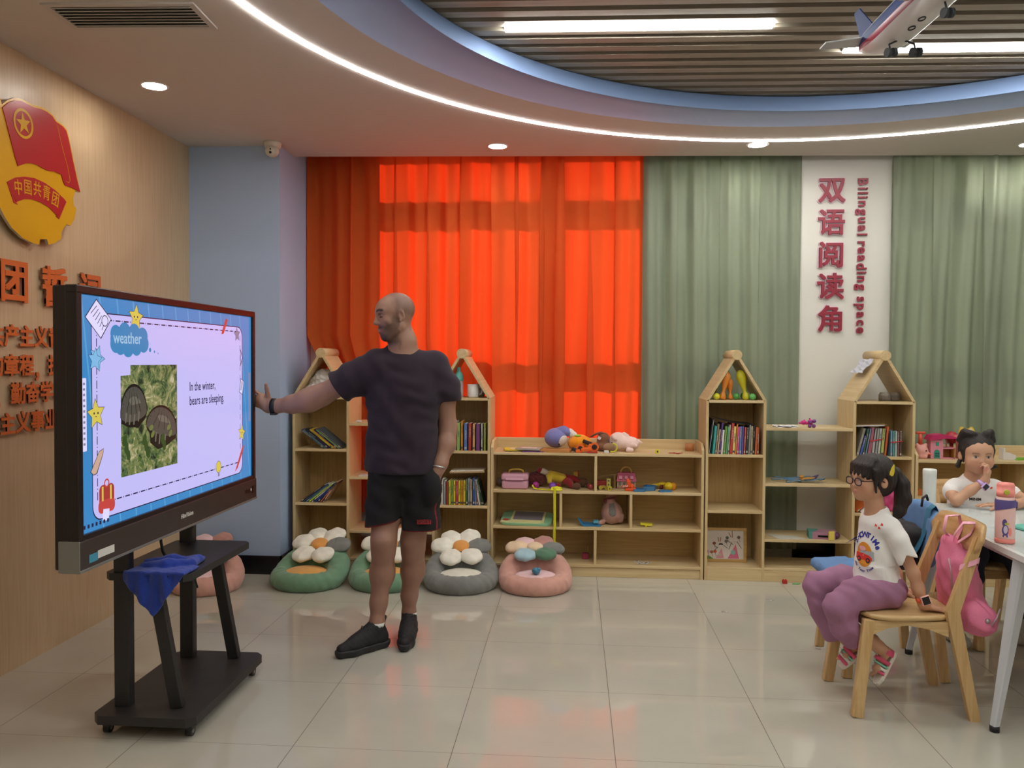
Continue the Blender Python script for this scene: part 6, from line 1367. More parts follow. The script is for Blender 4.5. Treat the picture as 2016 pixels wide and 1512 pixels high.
# penguin plush lying on its face
ppb, ppw, ppo = plush('plush_periwinkle', '7c7cb8'), plush('plush_offwhite', 'ddd4cc'), plush('plush_beak', 'c98a4a')
r_ = toy('penguin_plush', 'purple-blue plush penguin with a pompom hat at the left of the plush toys', 'plush toy')
s = SDF((-.24, 5.48, .82), (.03, 5.72, 1.02), .005); s.ell((-.122, 5.60, ZT+.068), (.078, .075, .068)); s.fn(lambda a, X, Y, Z: np.maximum(a, ZT-Z)); s.build('body', ppb, r_)
s = SDF((-.16, 5.46, .82), (.03, 5.68, 1.02), .004); s.ell((-.070, 5.565, ZT+.050), (.040, .050, .040), rot=(0, -.5, 0)); s.ell((-.122, 5.60, ZT+.068), (.080, .077, .070), op='i'); s.build('face', ppw, r_)
s = SDF((-.15, 5.50, .88), (.02, 5.70, 1.04), .005); s.chain([(-.11, 5.60, ZT+.100), (-.07, 5.60, ZT+.116), (-.035, 5.60, ZT+.105)], [.040, .032, .026], .02); s.build('hat', ppb, r_)
s = SDF((-.07, 5.52, .88), (.05, 5.68, 1.02), .005); s.cap((-.022, 5.60, ZT+.112), (-.016, 5.60, ZT+.092), .022, .020); s.ell((.002, 5.60, ZT+.088), .024); s.fn(lambda a, X, Y, Z: a+.0015*np.sin(X*300)*np.sin(Z*280)); s.build('pompom', ppw, r_)
mb = MB(); mb.ball((-.098, 5.532, ZT+.030), .0055, lens, 10); mb.build('eye', None, r_); setbase(r_)
# pumpkin cushion
pko, pkg_ = plush('plush_pumpkin', 'f2960f'), plush('plush_leaf', '9fbf3a')
r_ = toy('pumpkin_plush', 'orange plush pumpkin with a green patch between the plush toys', 'plush toy')
s = SDF((-.05, 5.46, .81), (.14, 5.70, .98), .005); s.ell((.040, 5.590, ZT+.054), (.086, .078, .060)); s.fn(lambda a, X, Y, Z: np.maximum(a+.006*np.abs(np.sin(np.arctan2(Y-5.575, X-.042)*3.5)), ZT-Z)); s.build('body', pko, r_)
s = SDF((-.01, 5.52, .90), (.09, 5.64, .97), .004); s.ell((.030, 5.57, ZT+.105), (.026, .026, .010)); s.build('leaf', pkg_, r_); setbase(r_)
# orange and black building-block robot
rro, rrk = pl2('brick_orange', 'ea6a22'), pl2('brick_black', '2b1a1a'); r_ = toy('toy_robot', 'orange and black plastic toy lying before the pumpkin', 'toy')
mb = MB(); mb.tube([(.045, 5.462, ZT+.030), (.045, 5.480, ZT+.030)], .030, rro, 20); mb.box((.085, 5.47, ZT+.022), (.07, .03, .026), rro, rot=(0, -.1, 0), bev=.004); mb.box((.12, 5.475, ZT+.040), (.045, .03, .03), rro, rot=(0, .5, 0), bev=.004); mb.tube([(.140, 5.462, ZT+.040), (.140, 5.482, ZT+.040)], .030, rro, 20); mb.box((.03, 5.47, ZT+.012), (.03, .035, .022), rro, bev=.003); mb.build('body', None, r_)
mb = MB(); mb.tube([(.045, 5.458, ZT+.030), (.045, 5.465, ZT+.030)], .016, rrk, 16); mb.tube([(.140, 5.457, ZT+.040), (.140, 5.468, ZT+.040)], .018, rrk, 16); mb.box((.008, 5.47, ZT+.020), (.04, .03, .025), rrk, rot=(0, .4, 0), bev=.004); mb.build('joint', None, r_)
mb = MB(); mb.box((.095, 5.49, ZT+.066), (.07, .03, .026), rrk, rot=(0, .35, 0), bev=.005); mb.box((.125, 5.49, ZT+.058), (.05, .028, .014), rrk, rot=(0, .5, 0), bev=.003); mb.build('wing', None, r_); mb = MB(); mb.box((.125, 5.46, ZT+.006), (.07, .04, .010), pl2('brick_red', 'b03020'), bev=.002); mb.build('base', None, r_); setbase(r_)
# brown plush dog
brn, tan_ = plush('plush_brown', '7a5138'), plush('plush_tan', '9a7a58')
r_ = toy('dog_plush', 'brown plush animal with a thin tail between pumpkin and pig', 'plush toy')
s = SDF((.12, 5.48, .82), (.33, 5.72, 1.02), .005); s.ell((.205, 5.62, ZT+.075), (.046, .05, .052)); s.ell((.20, 5.60, ZT+.030), (.06, .05, .030), k=.02); s.fn(lambda a, X, Y, Z: np.maximum(a, ZT-Z)); s.build('body', brn, r_)
s = SDF((.12, 5.5, .82), (.34, 5.70, .92), .005); s.ell((.245, 5.545, ZT+.030), (.045, .04, .03)); s.fn(lambda a, X, Y, Z: np.maximum(a, ZT-Z)); s.build('head', tan_, r_)
mb = MB(); mb.tube([(.115, 5.60, ZT+.095), (.15, 5.60, ZT+.115), (.185, 5.60, ZT+.125), (.22, 5.60, ZT+.115), (.245, 5.61, ZT+.085)], [.006, .008, .009, .010, .010], brn, 10); mb.build('tail', None, r_)
mb = MB(); mb.box((.175, 5.558, ZT+.092), (.022, .003, .020), ppw if False else mgw, rot=(0, .5, 0)); mb.build('care_tag', None, r_); setbase(r_)
# pig plush
pig = plush('plush_pigpink', 'efd2ca'); r_ = toy('pig_plush', 'pale pink plush pig lying at the right of the plush toys', 'plush toy')
s = SDF((.20, 5.47, .82), (.50, 5.72, 1.0), .005); s.ell((.305, 5.61, ZT+.068), (.062, .06, .062)); s.ell((.385, 5.60, ZT+.052), (.065, .055, .050), k=.02); s.cap((.345, 5.60, ZT+.12), (.365, 5.60, ZT+.105), .012, .015, .01); s.cap((.44, 5.60, ZT+.07), (.468, 5.60, ZT+.058), .014, .006, .01)
s.cap((.37, 5.545, ZT+.012), (.395, 5.535, ZT+.014), .016, .014, .01); s.cap((.40, 5.55, ZT+.045), (.42, 5.53, ZT+.045), .014, .012, .01); s.cap((.27, 5.57, ZT+.10), (.285, 5.55, ZT+.085), .016, .010, .008); s.fn(lambda a, X, Y, Z: np.maximum(a, ZT-Z)); s.build('body', pig, r_)
mb = MB(); mb.ball((.262, 5.565, ZT+.062), (.006, .004, .003), mat('plush_stitch', '8f5f62')); mb.build('eye', None, r_); setbase(r_)
mb = MB(); mb.tube([(.262+.030*math.cos(R(a)), 5.49, ZT+.034+.028*math.sin(R(a))) for a in range(-120, 91, 15)], .0055, pl2('ring_lime', 'c9c63a'), 10); tag(mb.build('toy_hook'), 'lime yellow curved plastic piece before the pig plush', 'toy')
mb = MB(); mb.b2((.205, 5.46, ZT), (.238, 5.50, ZT+.016), mgw, .002); tag(mb.build('white_block'), 'small white block on the shelf edge below the brown plush', 'toy')
# magazines
for (x, y, w_, d_, h_, c, rz, lab) in ((-.375, 5.57, .20, .16, .006, 'd9c83a', .15, 'yellow green magazine lying at the left of the toy shelf top'), (-.30, 5.53, .17, .12, .010, 'a9a49a', -.2, 'grey magazine lying over the yellow one on the toy shelf top'), (-.27, 5.51, .16, .10, .005, '6f3f86', .1, 'purple booklet under the grey magazine on the toy shelf top')):
    z0 = ZT+{.006: .006, .010: .0125, .005: 0}[h_]; mb = MB(); m_ = mat('mag_'+c, c, rough=.45); mb.box((0, 0, h_/2), (w_, d_, h_), m_); mb.box((0, 0, h_+.0004), (w_*.6, d_*.5, .0006), mgw); o = mb.build('magazine', None, None, (x, y, z0)); o.rotation_euler.z = rz; tag(o, lab, 'magazine', 'magazines on the toy shelf top')
wb = wood('board_wood', 'c4884a', 'a9703a', 'X'); mb = MB(); mb.box((0, 0, .009), (.20, .13, .018), wb, bev=.002); o = mb.build('wooden_board', None, None, (-.115, 5.52, ZT+.0)); o.rotation_euler.z = -.15; tag(o, 'orange-brown wooden board lying under the plush penguin', 'board')
for c in [q for q in C.objects if q.name == 'penguin_plush']: c.location.z += .018
ycm = pl2('cube_yellow', 'd9cf2e'); mb = MB(); mb.box((.562, 5.50, ZT+.0125), (.028, .025, .025), ycm, bev=.002); mb.box((.562, 5.4870, ZT+.0125), (.010, .001, .012), mat('title_dark')); tag(mb.build('toy_cube'), 'small yellow cube on the right of the toy shelf top', 'toy')
mb = MB(); mb.tube([(.635+.02*k+.012*math.sin(k*1.9), 5.47+.018*math.cos(k*1.3), ZT+.004+.0035*(k % 3)) for k in range(5)], .0028, pl2('string_red', 'a3242a'), 6); tag(mb.build('red_string'), 'tangled red string on the right of the toy shelf top', 'string')
mb = MB(); mb.tube([(.655, 5.465, ZT+.007), (.68, 5.45, ZT+.008), (.70, 5.446, ZT+.004)], .0028, mat('string_red'), 6); tag(mb.build('red_string'), 'short end of red string hanging at the toy shelf edge', 'string')
cw_ = mat('cork_brown', 'b57a4e', rough=.7); mb = MB(); mb.lathe([(0, 0), (.030, 0), (.032, .05), (.028, .05), (.026, .006), (0, .006)], m=cw_, n=24); tag(mb.build('wooden_cup', None, None, (.800, 5.68, ZT)), 'brown cup in the back corner of the toy shelf top', 'cup')
# row one, left
Z1_ = .5785
lb1, lb2 = pl2('box_pink', 'cf9aac'), pl2('box_handle', 'c9a63e'); r_ = toy('lunch_box', 'pink plastic case with a yellow handle on the upper left shelf', 'case')
s = SDF((-.50, 5.44, .57), (-.28, 5.62, .70), .004); s.box((-.395, 5.53, Z1_+.030), (.178, .13, .060), .016); s.build('case_base', lb1, r_)
s = SDF((-.50, 5.44, .57), (-.28, 5.62, .72), .004); s.box((-.395, 5.53, Z1_+.082), (.186, .136, .044), .016); s.box((-.395, 5.46, Z1_+.066), (.12, .01, .008), .002); s.build('case_lid', lb1, r_)
mb = MB(); mb.tube([(-.44, 5.53, Z1_+.100), (-.435, 5.53, Z1_+.122), (-.41, 5.53, Z1_+.129), (-.37, 5.53, Z1_+.129), (-.345, 5.53, Z1_+.122), (-.34, 5.53, Z1_+.10)], .006, lb2, 10); mb.build('handle', None, r_); setbase(r_)
mb = MB(); mb.ball((-.50, 5.62, Z1_+.030), .030, pl2('ball_grey', '8d8a88'), 20); tag(mb.build('toy_ball'), 'grey ball half hidden behind the pink case', 'ball')
dkr, dye, drd, dbr, dfc = plush('plush_maroon', '5c1f20'), plush('plush_shirt', 'cdae2e'), plush('plush_red', '8f1a1e'), plush('plush_shoe', '5f3c26'), plush('plush_face', 'c9b8a6')
r_ = toy('rag_doll', 'rag doll in a yellow shirt and red trousers lying beside the pink case', 'doll')
s = SDF((-.34, 5.46, .57), (-.12, 5.72, .75), .005); s.ell((-.245, 5.60, Z1_+.060), (.065, .05, .045), rot=(0, .25, 0)); s.ell((-.285, 5.60, Z1_+.055), (.035, .045, .035), k=.02); s.fn(lambda a, X, Y, Z: np.maximum(a+.003*np.sin(X*200)*np.sin(Z*190+Y*150), Z1_-Z)); s.build('hair', dkr, r_)
s = SDF((-.28, 5.50, .62), (-.14, 5.66, .75), .004); s.ell((-.205, 5.585, Z1_+.110), (.040, .034, .022), rot=(0, .35, 0)); s.build('face', dfc, r_); s = SDF((-.28, 5.50, .64), (-.16, 5.66, .76), .004); s.ell((-.228, 5.585, Z1_+.118), (.026, .034, .018), rot=(0, -.3, 0)); s.build('cap', drd, r_)
s = SDF((-.20, 5.50, .59), (-.01, 5.68, .74), .005); s.cap((-.155, 5.59, Z1_+.080), (-.075, 5.59, Z1_+.062), .036, .034); s.cap((-.165, 5.555, Z1_+.075), (-.16, 5.53, Z1_+.045), .018, .016); s.build('shirt', dye, r_)
s = SDF((-.12, 5.46, .57), (.08, 5.70, .70), .005); s.chain([(-.065, 5.58, Z1_+.05), (-.03, 5.56, Z1_+.04), (-.01, 5.53, Z1_+.022)], [.024, .020, .018]); s.chain([(-.06, 5.60, Z1_+.07), (.0, 5.60, Z1_+.062), (.035, 5.60, Z1_+.045)], [.024, .018, .016]); s.cap((-.155, 5.55, Z1_+.02), (-.10, 5.54, Z1_+.022), .016); s.build('trousers', drd, r_)
s = SDF((-.05, 5.46, .57), (.12, 5.68, .68), .005); s.ell((.022, 5.51, Z1_+.022), (.030, .02, .022)); s.ell((.065, 5.60, Z1_+.036), (.034, .024, .034)); s.ell((-.158, 5.525, Z1_+.035), (.02, .016, .018)) ; s.fn(lambda a, X, Y, Z: np.maximum(a, Z1_-Z)); s.build('shoes', dbr, r_); setbase(r_)
for x, y_, rr, c, nm in ((-.255, 5.515, .024, 'a3327e', 'magenta ball beside the pink case'), (-.138, 5.475, .026, '7a3fae', 'violet ball behind the yellow ribbon')):
    mb = MB(); mb.ball((x, y_, Z1_+rr), rr, pl2('ball_'+c, c, rough=.25), 20); tag(mb.build('toy_ball'), nm, 'ball')
rbm = mat('ribbon_yellow', 'd6cf1e', rough=.5)
def strip(mb, pts, w_, m, wd=(0, 1, 0), t=.0012):
    wd = Vector(wd)*w_/2; vs = []
    for p in pts: p = Vector(p); vs += [p-wd, p+wd]
    n = len(pts); mb.add(vs, [(2*k, 2*k+1, 2*k+3, 2*k+2) for k in range(n-1)], m, True); vs2 = [v+Vector((0, -t, t)) for v in vs]; mb.add(vs2, [(2*k, 2*k+2, 2*k+3, 2*k+1) for k in range(n-1)], m, True)
mb = MB(); strip(mb, [(-.275, 5.45, Z1_+.034), (-.262, 5.45, Z1_+.014), (-.24, 5.45, Z1_+.008), (-.20, 5.45, Z1_+.006), (-.16, 5.448, Z1_+.003), (-.135, 5.446, Z1_+.008), (-.125, 5.444, Z1_+.018), (-.122, 5.436, Z1_+.006), (-.122, 5.434, .50), (-.124, 5.433, .42), (-.121, 5.434, .34), (-.124, 5.436, .26), (-.120, 5.434, .225)], .018, rbm, (.35, 1, .2))
strip(mb, [(-.124, 5.432, .59), (-.1235, 5.431, .50), (-.122, 5.431, .40), (-.1235, 5.431, .30), (-.124, 5.432, .235), (-.118, 5.432, .215)], .017, rbm, (1, 0, 0)); mb.box((-.12, 5.432, .222), (.022, .005, .03), rbm, rot=(0, .2, 0))
s_ = mb.build('ribbon'); tag(s_, 'bright yellow ribbon hanging down in front of the toy shelf', 'ribbon')
s = SDF((-.16, 5.425, .565), (-.06, 5.50, .62), .004); s.ell((-.115, 5.455, Z1_+.014), (.030, .018, .014)); s.ell((-.095, 5.45, Z1_+.006), (.022, .016, .008)); s.ell((-.135, 5.45, Z1_+.006), (.018, .014, .008)); s.fn(lambda a, X, Y, Z: a+.003*np.sin(X*220)*np.sin(Y*200)*1+.002*np.sin(Z*300)); tag(s.build('ribbon_bow', rbm), 'crumpled yellow ribbon bow at the shelf edge above the hanging ribbon', 'ribbon')
mb = MB(); mb.tube([(.01, 5.66, Z1_), (.01, 5.66, Z1_+.08)], .008, pl2('toy_amber', 'c98a2a'), 10); mb.box((.018, 5.66, Z1_+.085), (.03, .02, .035), pl2('toy_ochre', 'c99a2a'), bev=.003); mb.box((.036, 5.66, Z1_+.088), (.01, .02, .045), pl2('toy_redbrown', '8f3020'), bev=.002); tag(mb.build('toy_figure'), 'small amber and red toy standing behind the rag doll', 'toy')
for x, y_, c, nm in ((.108, 5.56, '8f3038', 'dark red berry ornament at the right end of the upper left shelf'), (.118, 5.52, 'b0484a', 'red dotted ornament at the right end of the upper left shelf'), (.085, 5.60, '5f6a2e', 'olive ornament at the right end of the upper left shelf')):
    mb = MB(); mb.ball((x, y_, Z1_+.018), (.018, .016, .018), pl2('orn_'+c, c, var=.5, vs=80), 14); tag(mb.build('ornament'), nm, 'ornament')
# row one, right
r_ = toy('toy_truck', 'red and yellow toy truck at the left of the upper right shelf', 'toy'); trd, tyl = pl2('truck_red', '8f1f1f'), pl2('truck_yellow', 'bda63e')
mb = MB(); mb.box((.195, 5.56, Z1_+.040), (.07, .05, .035), trd, bev=.003); mb.build('cab', None, r_)
mb = MB(); mb.box((.205, 5.545, Z1_+.018), (.05, .03, .018), tyl, bev=.003); mb.build('chassis', None, r_)
for x in (.185, .225):
    mb = MB(); mb.tube([(x, 5.515, Z1_+.0135), (x, 5.535, Z1_+.0135)], .0135, tyl, 16); mb.build('wheel', None, r_)
setbase(r_)
for x, z, c in ((.245, 0, 'c9bd2e'), (.238, .027, 'b5b048'), (.238, .053, 'a8a050')):
    mb = MB(); mb.box((x, 5.50, Z1_+z+.0131), (.026, .026, .026), pl2('cube_'+c, c), bev=.002); mb.box((x, 5.4866, Z1_+z+.013), (.010, .001, .012), mat('title_dark')); tag(mb.build('toy_cube'), ['bottom', 'middle', 'top'][int(z*40)]+' yellow cube of the little stack beside the toy truck', 'toy', 'stack of yellow cubes')
plk = wood('plank_wood', 'a58752', '94743f', 'X'); mb = MB(); mb.box((.235, 5.62, Z1_+.088), (.17, .03, .006), plk, rot=(0, -.12, 0)); mb.box((.285, 5.62, Z1_+.045), (.014, .03, .09), plk); mb.box((.165, 5.62, Z1_+.039), (.014, .03, .078), plk); tag(mb.build('toy_ramp'), 'thin wooden toy ramp behind the toy truck', 'toy')
r_ = toy('doll_house', 'pink carry-along doll house with a big yellow handle', 'doll house'); dp, dc, dg, dhn = pl2('house_pink', 'b8486e'), pl2('house_cream', 'bda488'), pl2('house_grey', '77706c'), pl2('house_handle', 'c39a52')
mb = MB(); mb.b2((.300, 5.57, Z1_), (.425, 5.66, Z1_+.055), dc, .002)
for k in range(4): mb.b2((.308+k*.03, 5.568, Z1_+.022), (.326+k*.03, 5.571, Z1_+.045), dg)
mb.b2((.300, 5.567, Z1_+.006), (.425, 5.570, Z1_+.016), mat('house_brick', '9c6a58')); mb.build('walls', None, r_)
mb = MB(); mb.add([(.294, 5.562, Z1_+.052), (.431, 5.562, Z1_+.052), (.431, 5.668, Z1_+.052), (.294, 5.668, Z1_+.052), (.306, 5.585, Z1_+.108), (.419, 5.585, Z1_+.108), (.419, 5.645, Z1_+.108), (.306, 5.645, Z1_+.108)], [(0, 1, 5, 4), (1, 2, 6, 5), (2, 3, 7, 6), (3, 0, 4, 7), (4, 5, 6, 7), (3, 2, 1, 0)], dp)
for k in range(3): mb.box((.322+k*.038, 5.567, Z1_+.078), (.020, .012, .022), pl2('house_rose', 'd986a0'), rot=(-.4, 0, 0))
mb.build('roof', None, r_); mb = MB(); mb.tube([(.362+.036*math.cos(R(a)), 5.615, Z1_+.105+.040*math.sin(R(a))) for a in range(0, 181, 15)], .0068, dhn, 12); mb.build('handle', None, r_); setbase(r_)
r_ = toy('toy_helicopter', 'orange plastic toy with a striped bar before the doll house', 'toy'); oro = pl2('toy_orange', 'e0561c')
mb = MB(); mb.box((.385, 5.50, Z1_+.010), (.075, .05, .020), oro, bev=.004); mb.box((.375, 5.50, Z1_+.045), (.028, .03, .05), oro, rot=(0, -.25, 0), bev=.006); mb.ball((.368, 5.50, Z1_+.070), .014, oro, 14); mb.ball((.395, 5.49, Z1_+.030), (.015, .015, .02), oro, 14); mb.build('body', None, r_)
mb = MB(); mb.box((.348, 5.472, Z1_+.034), (.042, .006, .013), oro, rot=(0, -.1, 0))
for k in range(3): mb.box((.336+k*.012, 5.468, Z1_+.034), (.0045, .003, .014), mgw, rot=(0, .5, 0))
mb.build('striped_bar', None, r_); setbase(r_)
bl3 = pl2('plate_blue', '3f74a0')
for pts, z, lab in (([(.405, 5.45), (.475, 5.452), (.49, 5.50), (.43, 5.55), (.40, 5.52)], .012, 'blue plastic piece beside the orange toy'), ([(.47, 5.50), (.545, 5.50), (.565, 5.58), (.50, 5.60), (.475, 5.56)], .022, 'blue square tray with raised edges on the upper right shelf'), ([(.575, 5.45), (.655, 5.46), (.66, 5.49), (.60, 5.50), (.57, 5.48)], .009, 'flat blue piece before the yellow toy')):
    mb = MB(); cx_, cy_ = sum(p[0] for p in pts)/5, sum(p[1] for p in pts)/5; mb.prism(pts, z*.45, Matrix.Translation((0, 0, Z1_)), bl3); ins_ = [((x-cx_)*.82+cx_, (y-cy_)*.82+cy_) for x, y in pts]; n = 5
    vs = [(x, y, Z1_+z*.45) for x, y in pts]+[(x, y, Z1_+z*1.3) for x, y in pts]+[(x, y, Z1_+z*1.3) for x, y in ins_]+[(x, y, Z1_+z*.45) for x, y in ins_]
    mb.add(vs, [(r__*n+k, r__*n+(k+1) % n, (r__+1)*n+(k+1) % n, (r__+1)*n+k) for r__ in range(3) for k in range(n)], bl3); tag(mb.build('blue_plate'), lab, 'toy')
r_ = toy('toy_duck', 'yellow and orange toy at the right of the upper right shelf', 'toy'); yb_, ob_ = pl2('duck_yellow', 'd8b71c', rough=.3), pl2('duck_orange', 'd18a1c', rough=.3)
mb = MB(); mb.ball((.645, 5.545, Z1_+.028), (.030, .028, .028), yb_, 24); mb.build('head', None, r_); mb = MB(); mb.ball((.675, 5.55, Z1_+.026), (.022, .024, .026), ob_, 20); mb.build('back_half', None, r_)
mb = MB(); mb.ball((.60, 5.60, Z1_+.032), (.035, .018, .016), yb_, 16, (0, -.2, 0)); mb.ball((.56, 5.60, Z1_+.026), (.035, .012, .010), yb_, 14, (0, -.2, 0)); mb.tube([(.6, 5.59, Z1_), (.6, 5.59, Z1_+.03)], .012, pl2('toy_maroon', '6f2a1c'), 10); mb.build('wing', None, r_); setbase(r_)
# row two
Z2_ = .3345
r_ = toy('drawing_board', 'green and cream magnetic drawing board on the middle left shelf', 'drawing board'); gma, gmc, gmg, gmr = pl2('board_mint', '8cc09a'), pl2('board_cream', 'e2d9a0'), pl2('board_screen', '77717a', rough=.35), pl2('board_red', 'b5402e')
Md = Matrix.Translation((-.315, 5.575, Z2_+.021)) @ Matrix.Rotation(.16, 4, 'X') @ Matrix.Rotation(-.06, 4, 'Z')
mb = MB(); mb.prism(rpoly([(-.175, -.125), (.175, -.125), (.175, .125), (-.175, .125)], [.06]*4), .014, Md, gma); mb.build('frame', None, r_)
mb = MB(); mb.prism([(-.105, -.10), (.125, -.10), (.125, .10), (-.105, .10)], .010, Md @ Matrix.Translation((0, 0, .014)), gmc); mb.prism([(-.17, -.115), (.10, -.115), (.10, -.095), (-.17, -.095)], .009, Md @ Matrix.Translation((0, 0, .014)), gmc); mb.build('tray', None, r_)
mb = MB(); mb.prism([(-.09, -.075), (.11, -.075), (.11, .085), (-.09, .085)], .001, Md @ Matrix.Translation((0, 0, .024)), gmg); mb.build('screen', None, r_); mb = MB(); mb.ball(Md @ Vector((-.135, -.09, .027)), (.022, .014, .007), gmr, 16); mb.build('knob', None, r_); setbase(r_)
bl4 = pl2('toy_azure', '1f73a8'); mb = MB(); mb.prism([(0, .045), (.006, .047), (.035, .014), (.10, .012), (.15, .014), (.155, .004), (.148, 0), (.04, 0), (.026, .006)], .08, frame((.035, 5.56, Z2_), (1, 0, 0), (0, -1, 0)), bl4); mb.box((.155, 5.50, Z2_+.030), (.035, .05, .018), pl2('toy_aqua', '4f9fb8'), bev=.003); tag(mb.build('toy_scoop'), 'bright blue plastic scoop on the middle shelf', 'toy')
r_ = toy('pig_cushion', 'pink and grey plush pig head down in the middle compartment', 'plush toy'); pd = plush('plush_duskpink', 'b98d80'); pg2 = plush('plush_greypatch', '7a7570')
s = SDF((.16, 5.46, .32), (.38, 5.70, .57), .005); s.ell((.265, 5.58, Z2_+.078), (.072, .07, .080)); s.ell((.252, 5.58, Z2_+.165), (.035, .04, .045), k=.02); s.ell((.268, 5.58, Z2_+.213), (.04, .035, .022), k=.01); s.cap((.200, 5.54, Z2_+.020), (.175, 5.52, Z2_+.014), .018, .014); s.cap((.325, 5.56, Z2_+.03), (.335, 5.56, Z2_+.06), .018, .014); s.fn(lambda a, X, Y, Z: np.maximum(a, Z2_-Z)); s.build('body', pd, r_)
s = SDF((.20, 5.46, .36), (.33, 5.60, .54), .004); s.ell((.268, 5.535, Z2_+.090), (.028, .05, .032)); s.ell((.262, 5.53, Z2_+.130), (.020, .05, .035), k=.015); s.ell((.265, 5.58, Z2_+.080), (.075, .073, .084), op='i', k=0); s.build('grey_patch', pg2, r_)
mb = MB(); mb.tube([(.215, 5.555, Z2_+.175), (.245, 5.535, Z2_+.182), (.275, 5.535, Z2_+.186), (.300, 5.555, Z2_+.182)], .007, plush('plush_wine', '6f2f35'), 10); mb.ball((.218, 5.54, Z2_+.165), (.014, .012, .02), plush('plush_wine', '6f2f35')); mb.build('neck_bow', None, r_); mb = MB(); mb.ball((.205, 5.518, Z2_+.048), (.004, .003, .007), mat('plush_stitch')); mb.build('eye', None, r_); setbase(r_)
mb = MB(); mb.prism([(0, .012), (.03, .010), (.03, 0), (.042, 0), (.044, .008), (.075, .008), (.08, .022), (.055, .020), (.0, .024)], .04, frame((.455, 5.54, Z2_), (1, 0, 0), (0, -1, 0)), ycm); tag(mb.build('toy_brick'), 'yellow plastic piece alone in the middle right compartment', 'toy')
# bottom row
Z3_ = .0855
r_ = toy('toy_pail', 'small dark pink block with a stick in the bottom left compartment', 'toy'); mb = MB(); mb.box((.088, 5.60, Z3_+.020), (.045, .04, .040), pl2('block_raspberry', '9f2f4e'), bev=.004); mb.build('block', None, r_); mb = MB(); mb.tube([(.104, 5.60, Z3_+.04), (.106, 5.60, Z3_+.085)], .003, plk, 8); mb.build('stick', None, r_); setbase(r_)
for k, (x, y_, a) in enumerate(((.445, 5.56, .3), (.475, 5.50, -.2), (.505, 5.52, .8), (.455, 5.49, 1.2))):
    mb = MB(); mb.box((0, 0, .0005), (.05, .035, .001), mgw); mb.box((-.008, .004, .0012), (.018, .012, .0004), mat('title_dark')); mb.box((.014, -.006, .0012), (.01, .01, .0004), mat('title_dark')); o = mb.build('paper_card', None, None, (x, y_, Z3_+.0012*k)); o.rotation_euler.z = a; tag(o, ['leftmost', 'front middle', 'rightmost', 'front left'][k]+' printed card lying in the bottom right compartment', 'card', 'printed cards in the bottom right compartment')
# framed drawing
r_ = toy('framed_drawing', 'framed child drawing of two rabbits in pink dresses, bottom of house tower', 'picture'); fwd = wood('frame_wood', 'bb965c', 'a98248', 'X'); M = frame((.892, 5.60, .0885), (1, 0, 0), (0, -1, -.0)) @ Matrix.Rotation(-.06, 4, 'X')
FW, FH = .285, .232; mb = MB()
for a, b_, c, d in ((0, 0, FW, .018), (0, FH-.018, FW, FH), (0, .018, .018, FH-.018), (FW-.018, .018, FW, FH-.018)): mb.prism([(a, b_), (c, b_), (c, d), (a, d)], .014, M, fwd)
mb.build('frame', None, r_); pp = mat('paper_pale', 'cfc6be', rough=.9); mb = MB(); mb.prism([(.016, .016), (FW-.016, .016), (FW-.016, FH-.016), (.016, FH-.016)], .004, M @ Matrix.Translation((0, 0, .002)), pp); zc = [.0063]
def dr(pts, c): zc[0] += .00008; mb.add([M @ Vector((.018+x*(FW-.036), .018+y*(FH-.036), zc[0])) for x, y in pts], [tuple(range(len(pts)))], mat('crayon_'+c, c, rough=.9))
def dc_(x, y, rx, ry, c): dr([(x+rx*math.cos(2*math.pi*k/16), y+ry*math.sin(2*math.pi*k/16)) for k in range(16)], c)
def dl_(x0, y0, x1, y1, w_, c): d = Vector((x1-x0, y1-y0)).normalized()*w_/2; dr([(x0-d.y, y0+d.x), (x0+d.y, y0-d.x), (x1+d.y, y1-d.x), (x1-d.y, y1+d.x)], c)
dr([(.57, .02), (.88, .02), (.79, .52)], 'c76a86'); dc_(.72, .24, .065, .085, '7fa9a0'); dr([(.25, .03), (.47, .03), (.41, .37)], 'cf8a98'); dc_(.36, .14, .05, .06, 'b9a79a'); dr([(0, 0), (.19, .0), (.15, .05), (.08, .10), (0, .12)], '6f8a4a')
for x, y, c in ((.21, .54, '8a4a44'), (.14, .24, '9a6248'), (.23, .26, 'c05a3a'), (.04, .25, 'b59ab0'), (.56, .74, '5a6a5c'), (.53, .62, '6f6f6a'), (.87, .76, '6f5a52')): dc_(x, y, .045, .055, c); dl_(x+.01, y-.05, x+.03, y-.16, .008, '3a2a28')
dc_(.39, .51, .06, .035, '241e1e'); dc_(.39, .44, .045, .06, 'd8ccc4'); dc_(.74, .66, .07, .08, 'd8ccc4')
for a in ((.33, .60, .31, .76), (.37, .60, .385, .75), (.67, .75, .60, .92), (.70, .75, .69, .98)): dl_(*a, .022, '9a6a4a')
for a in ((.22, .30, .31, .42), (.46, .48, .57, .38), (.60, .34, .68, .58), (.82, .62, .94, .38), (.21, .48, .30, .38), (.56, .66, .72, .50)): dl_(*a, .014, '2a2020')
dl_(.70, .70, .76, .71, .006, '2a2020'); dl_(.72, .64, .73, .64, .02, '4a3a38'); dl_(.745, .60, .785, .61, .01, '8a5a50'); mb.build('drawing', None, r_); setbase(r_)
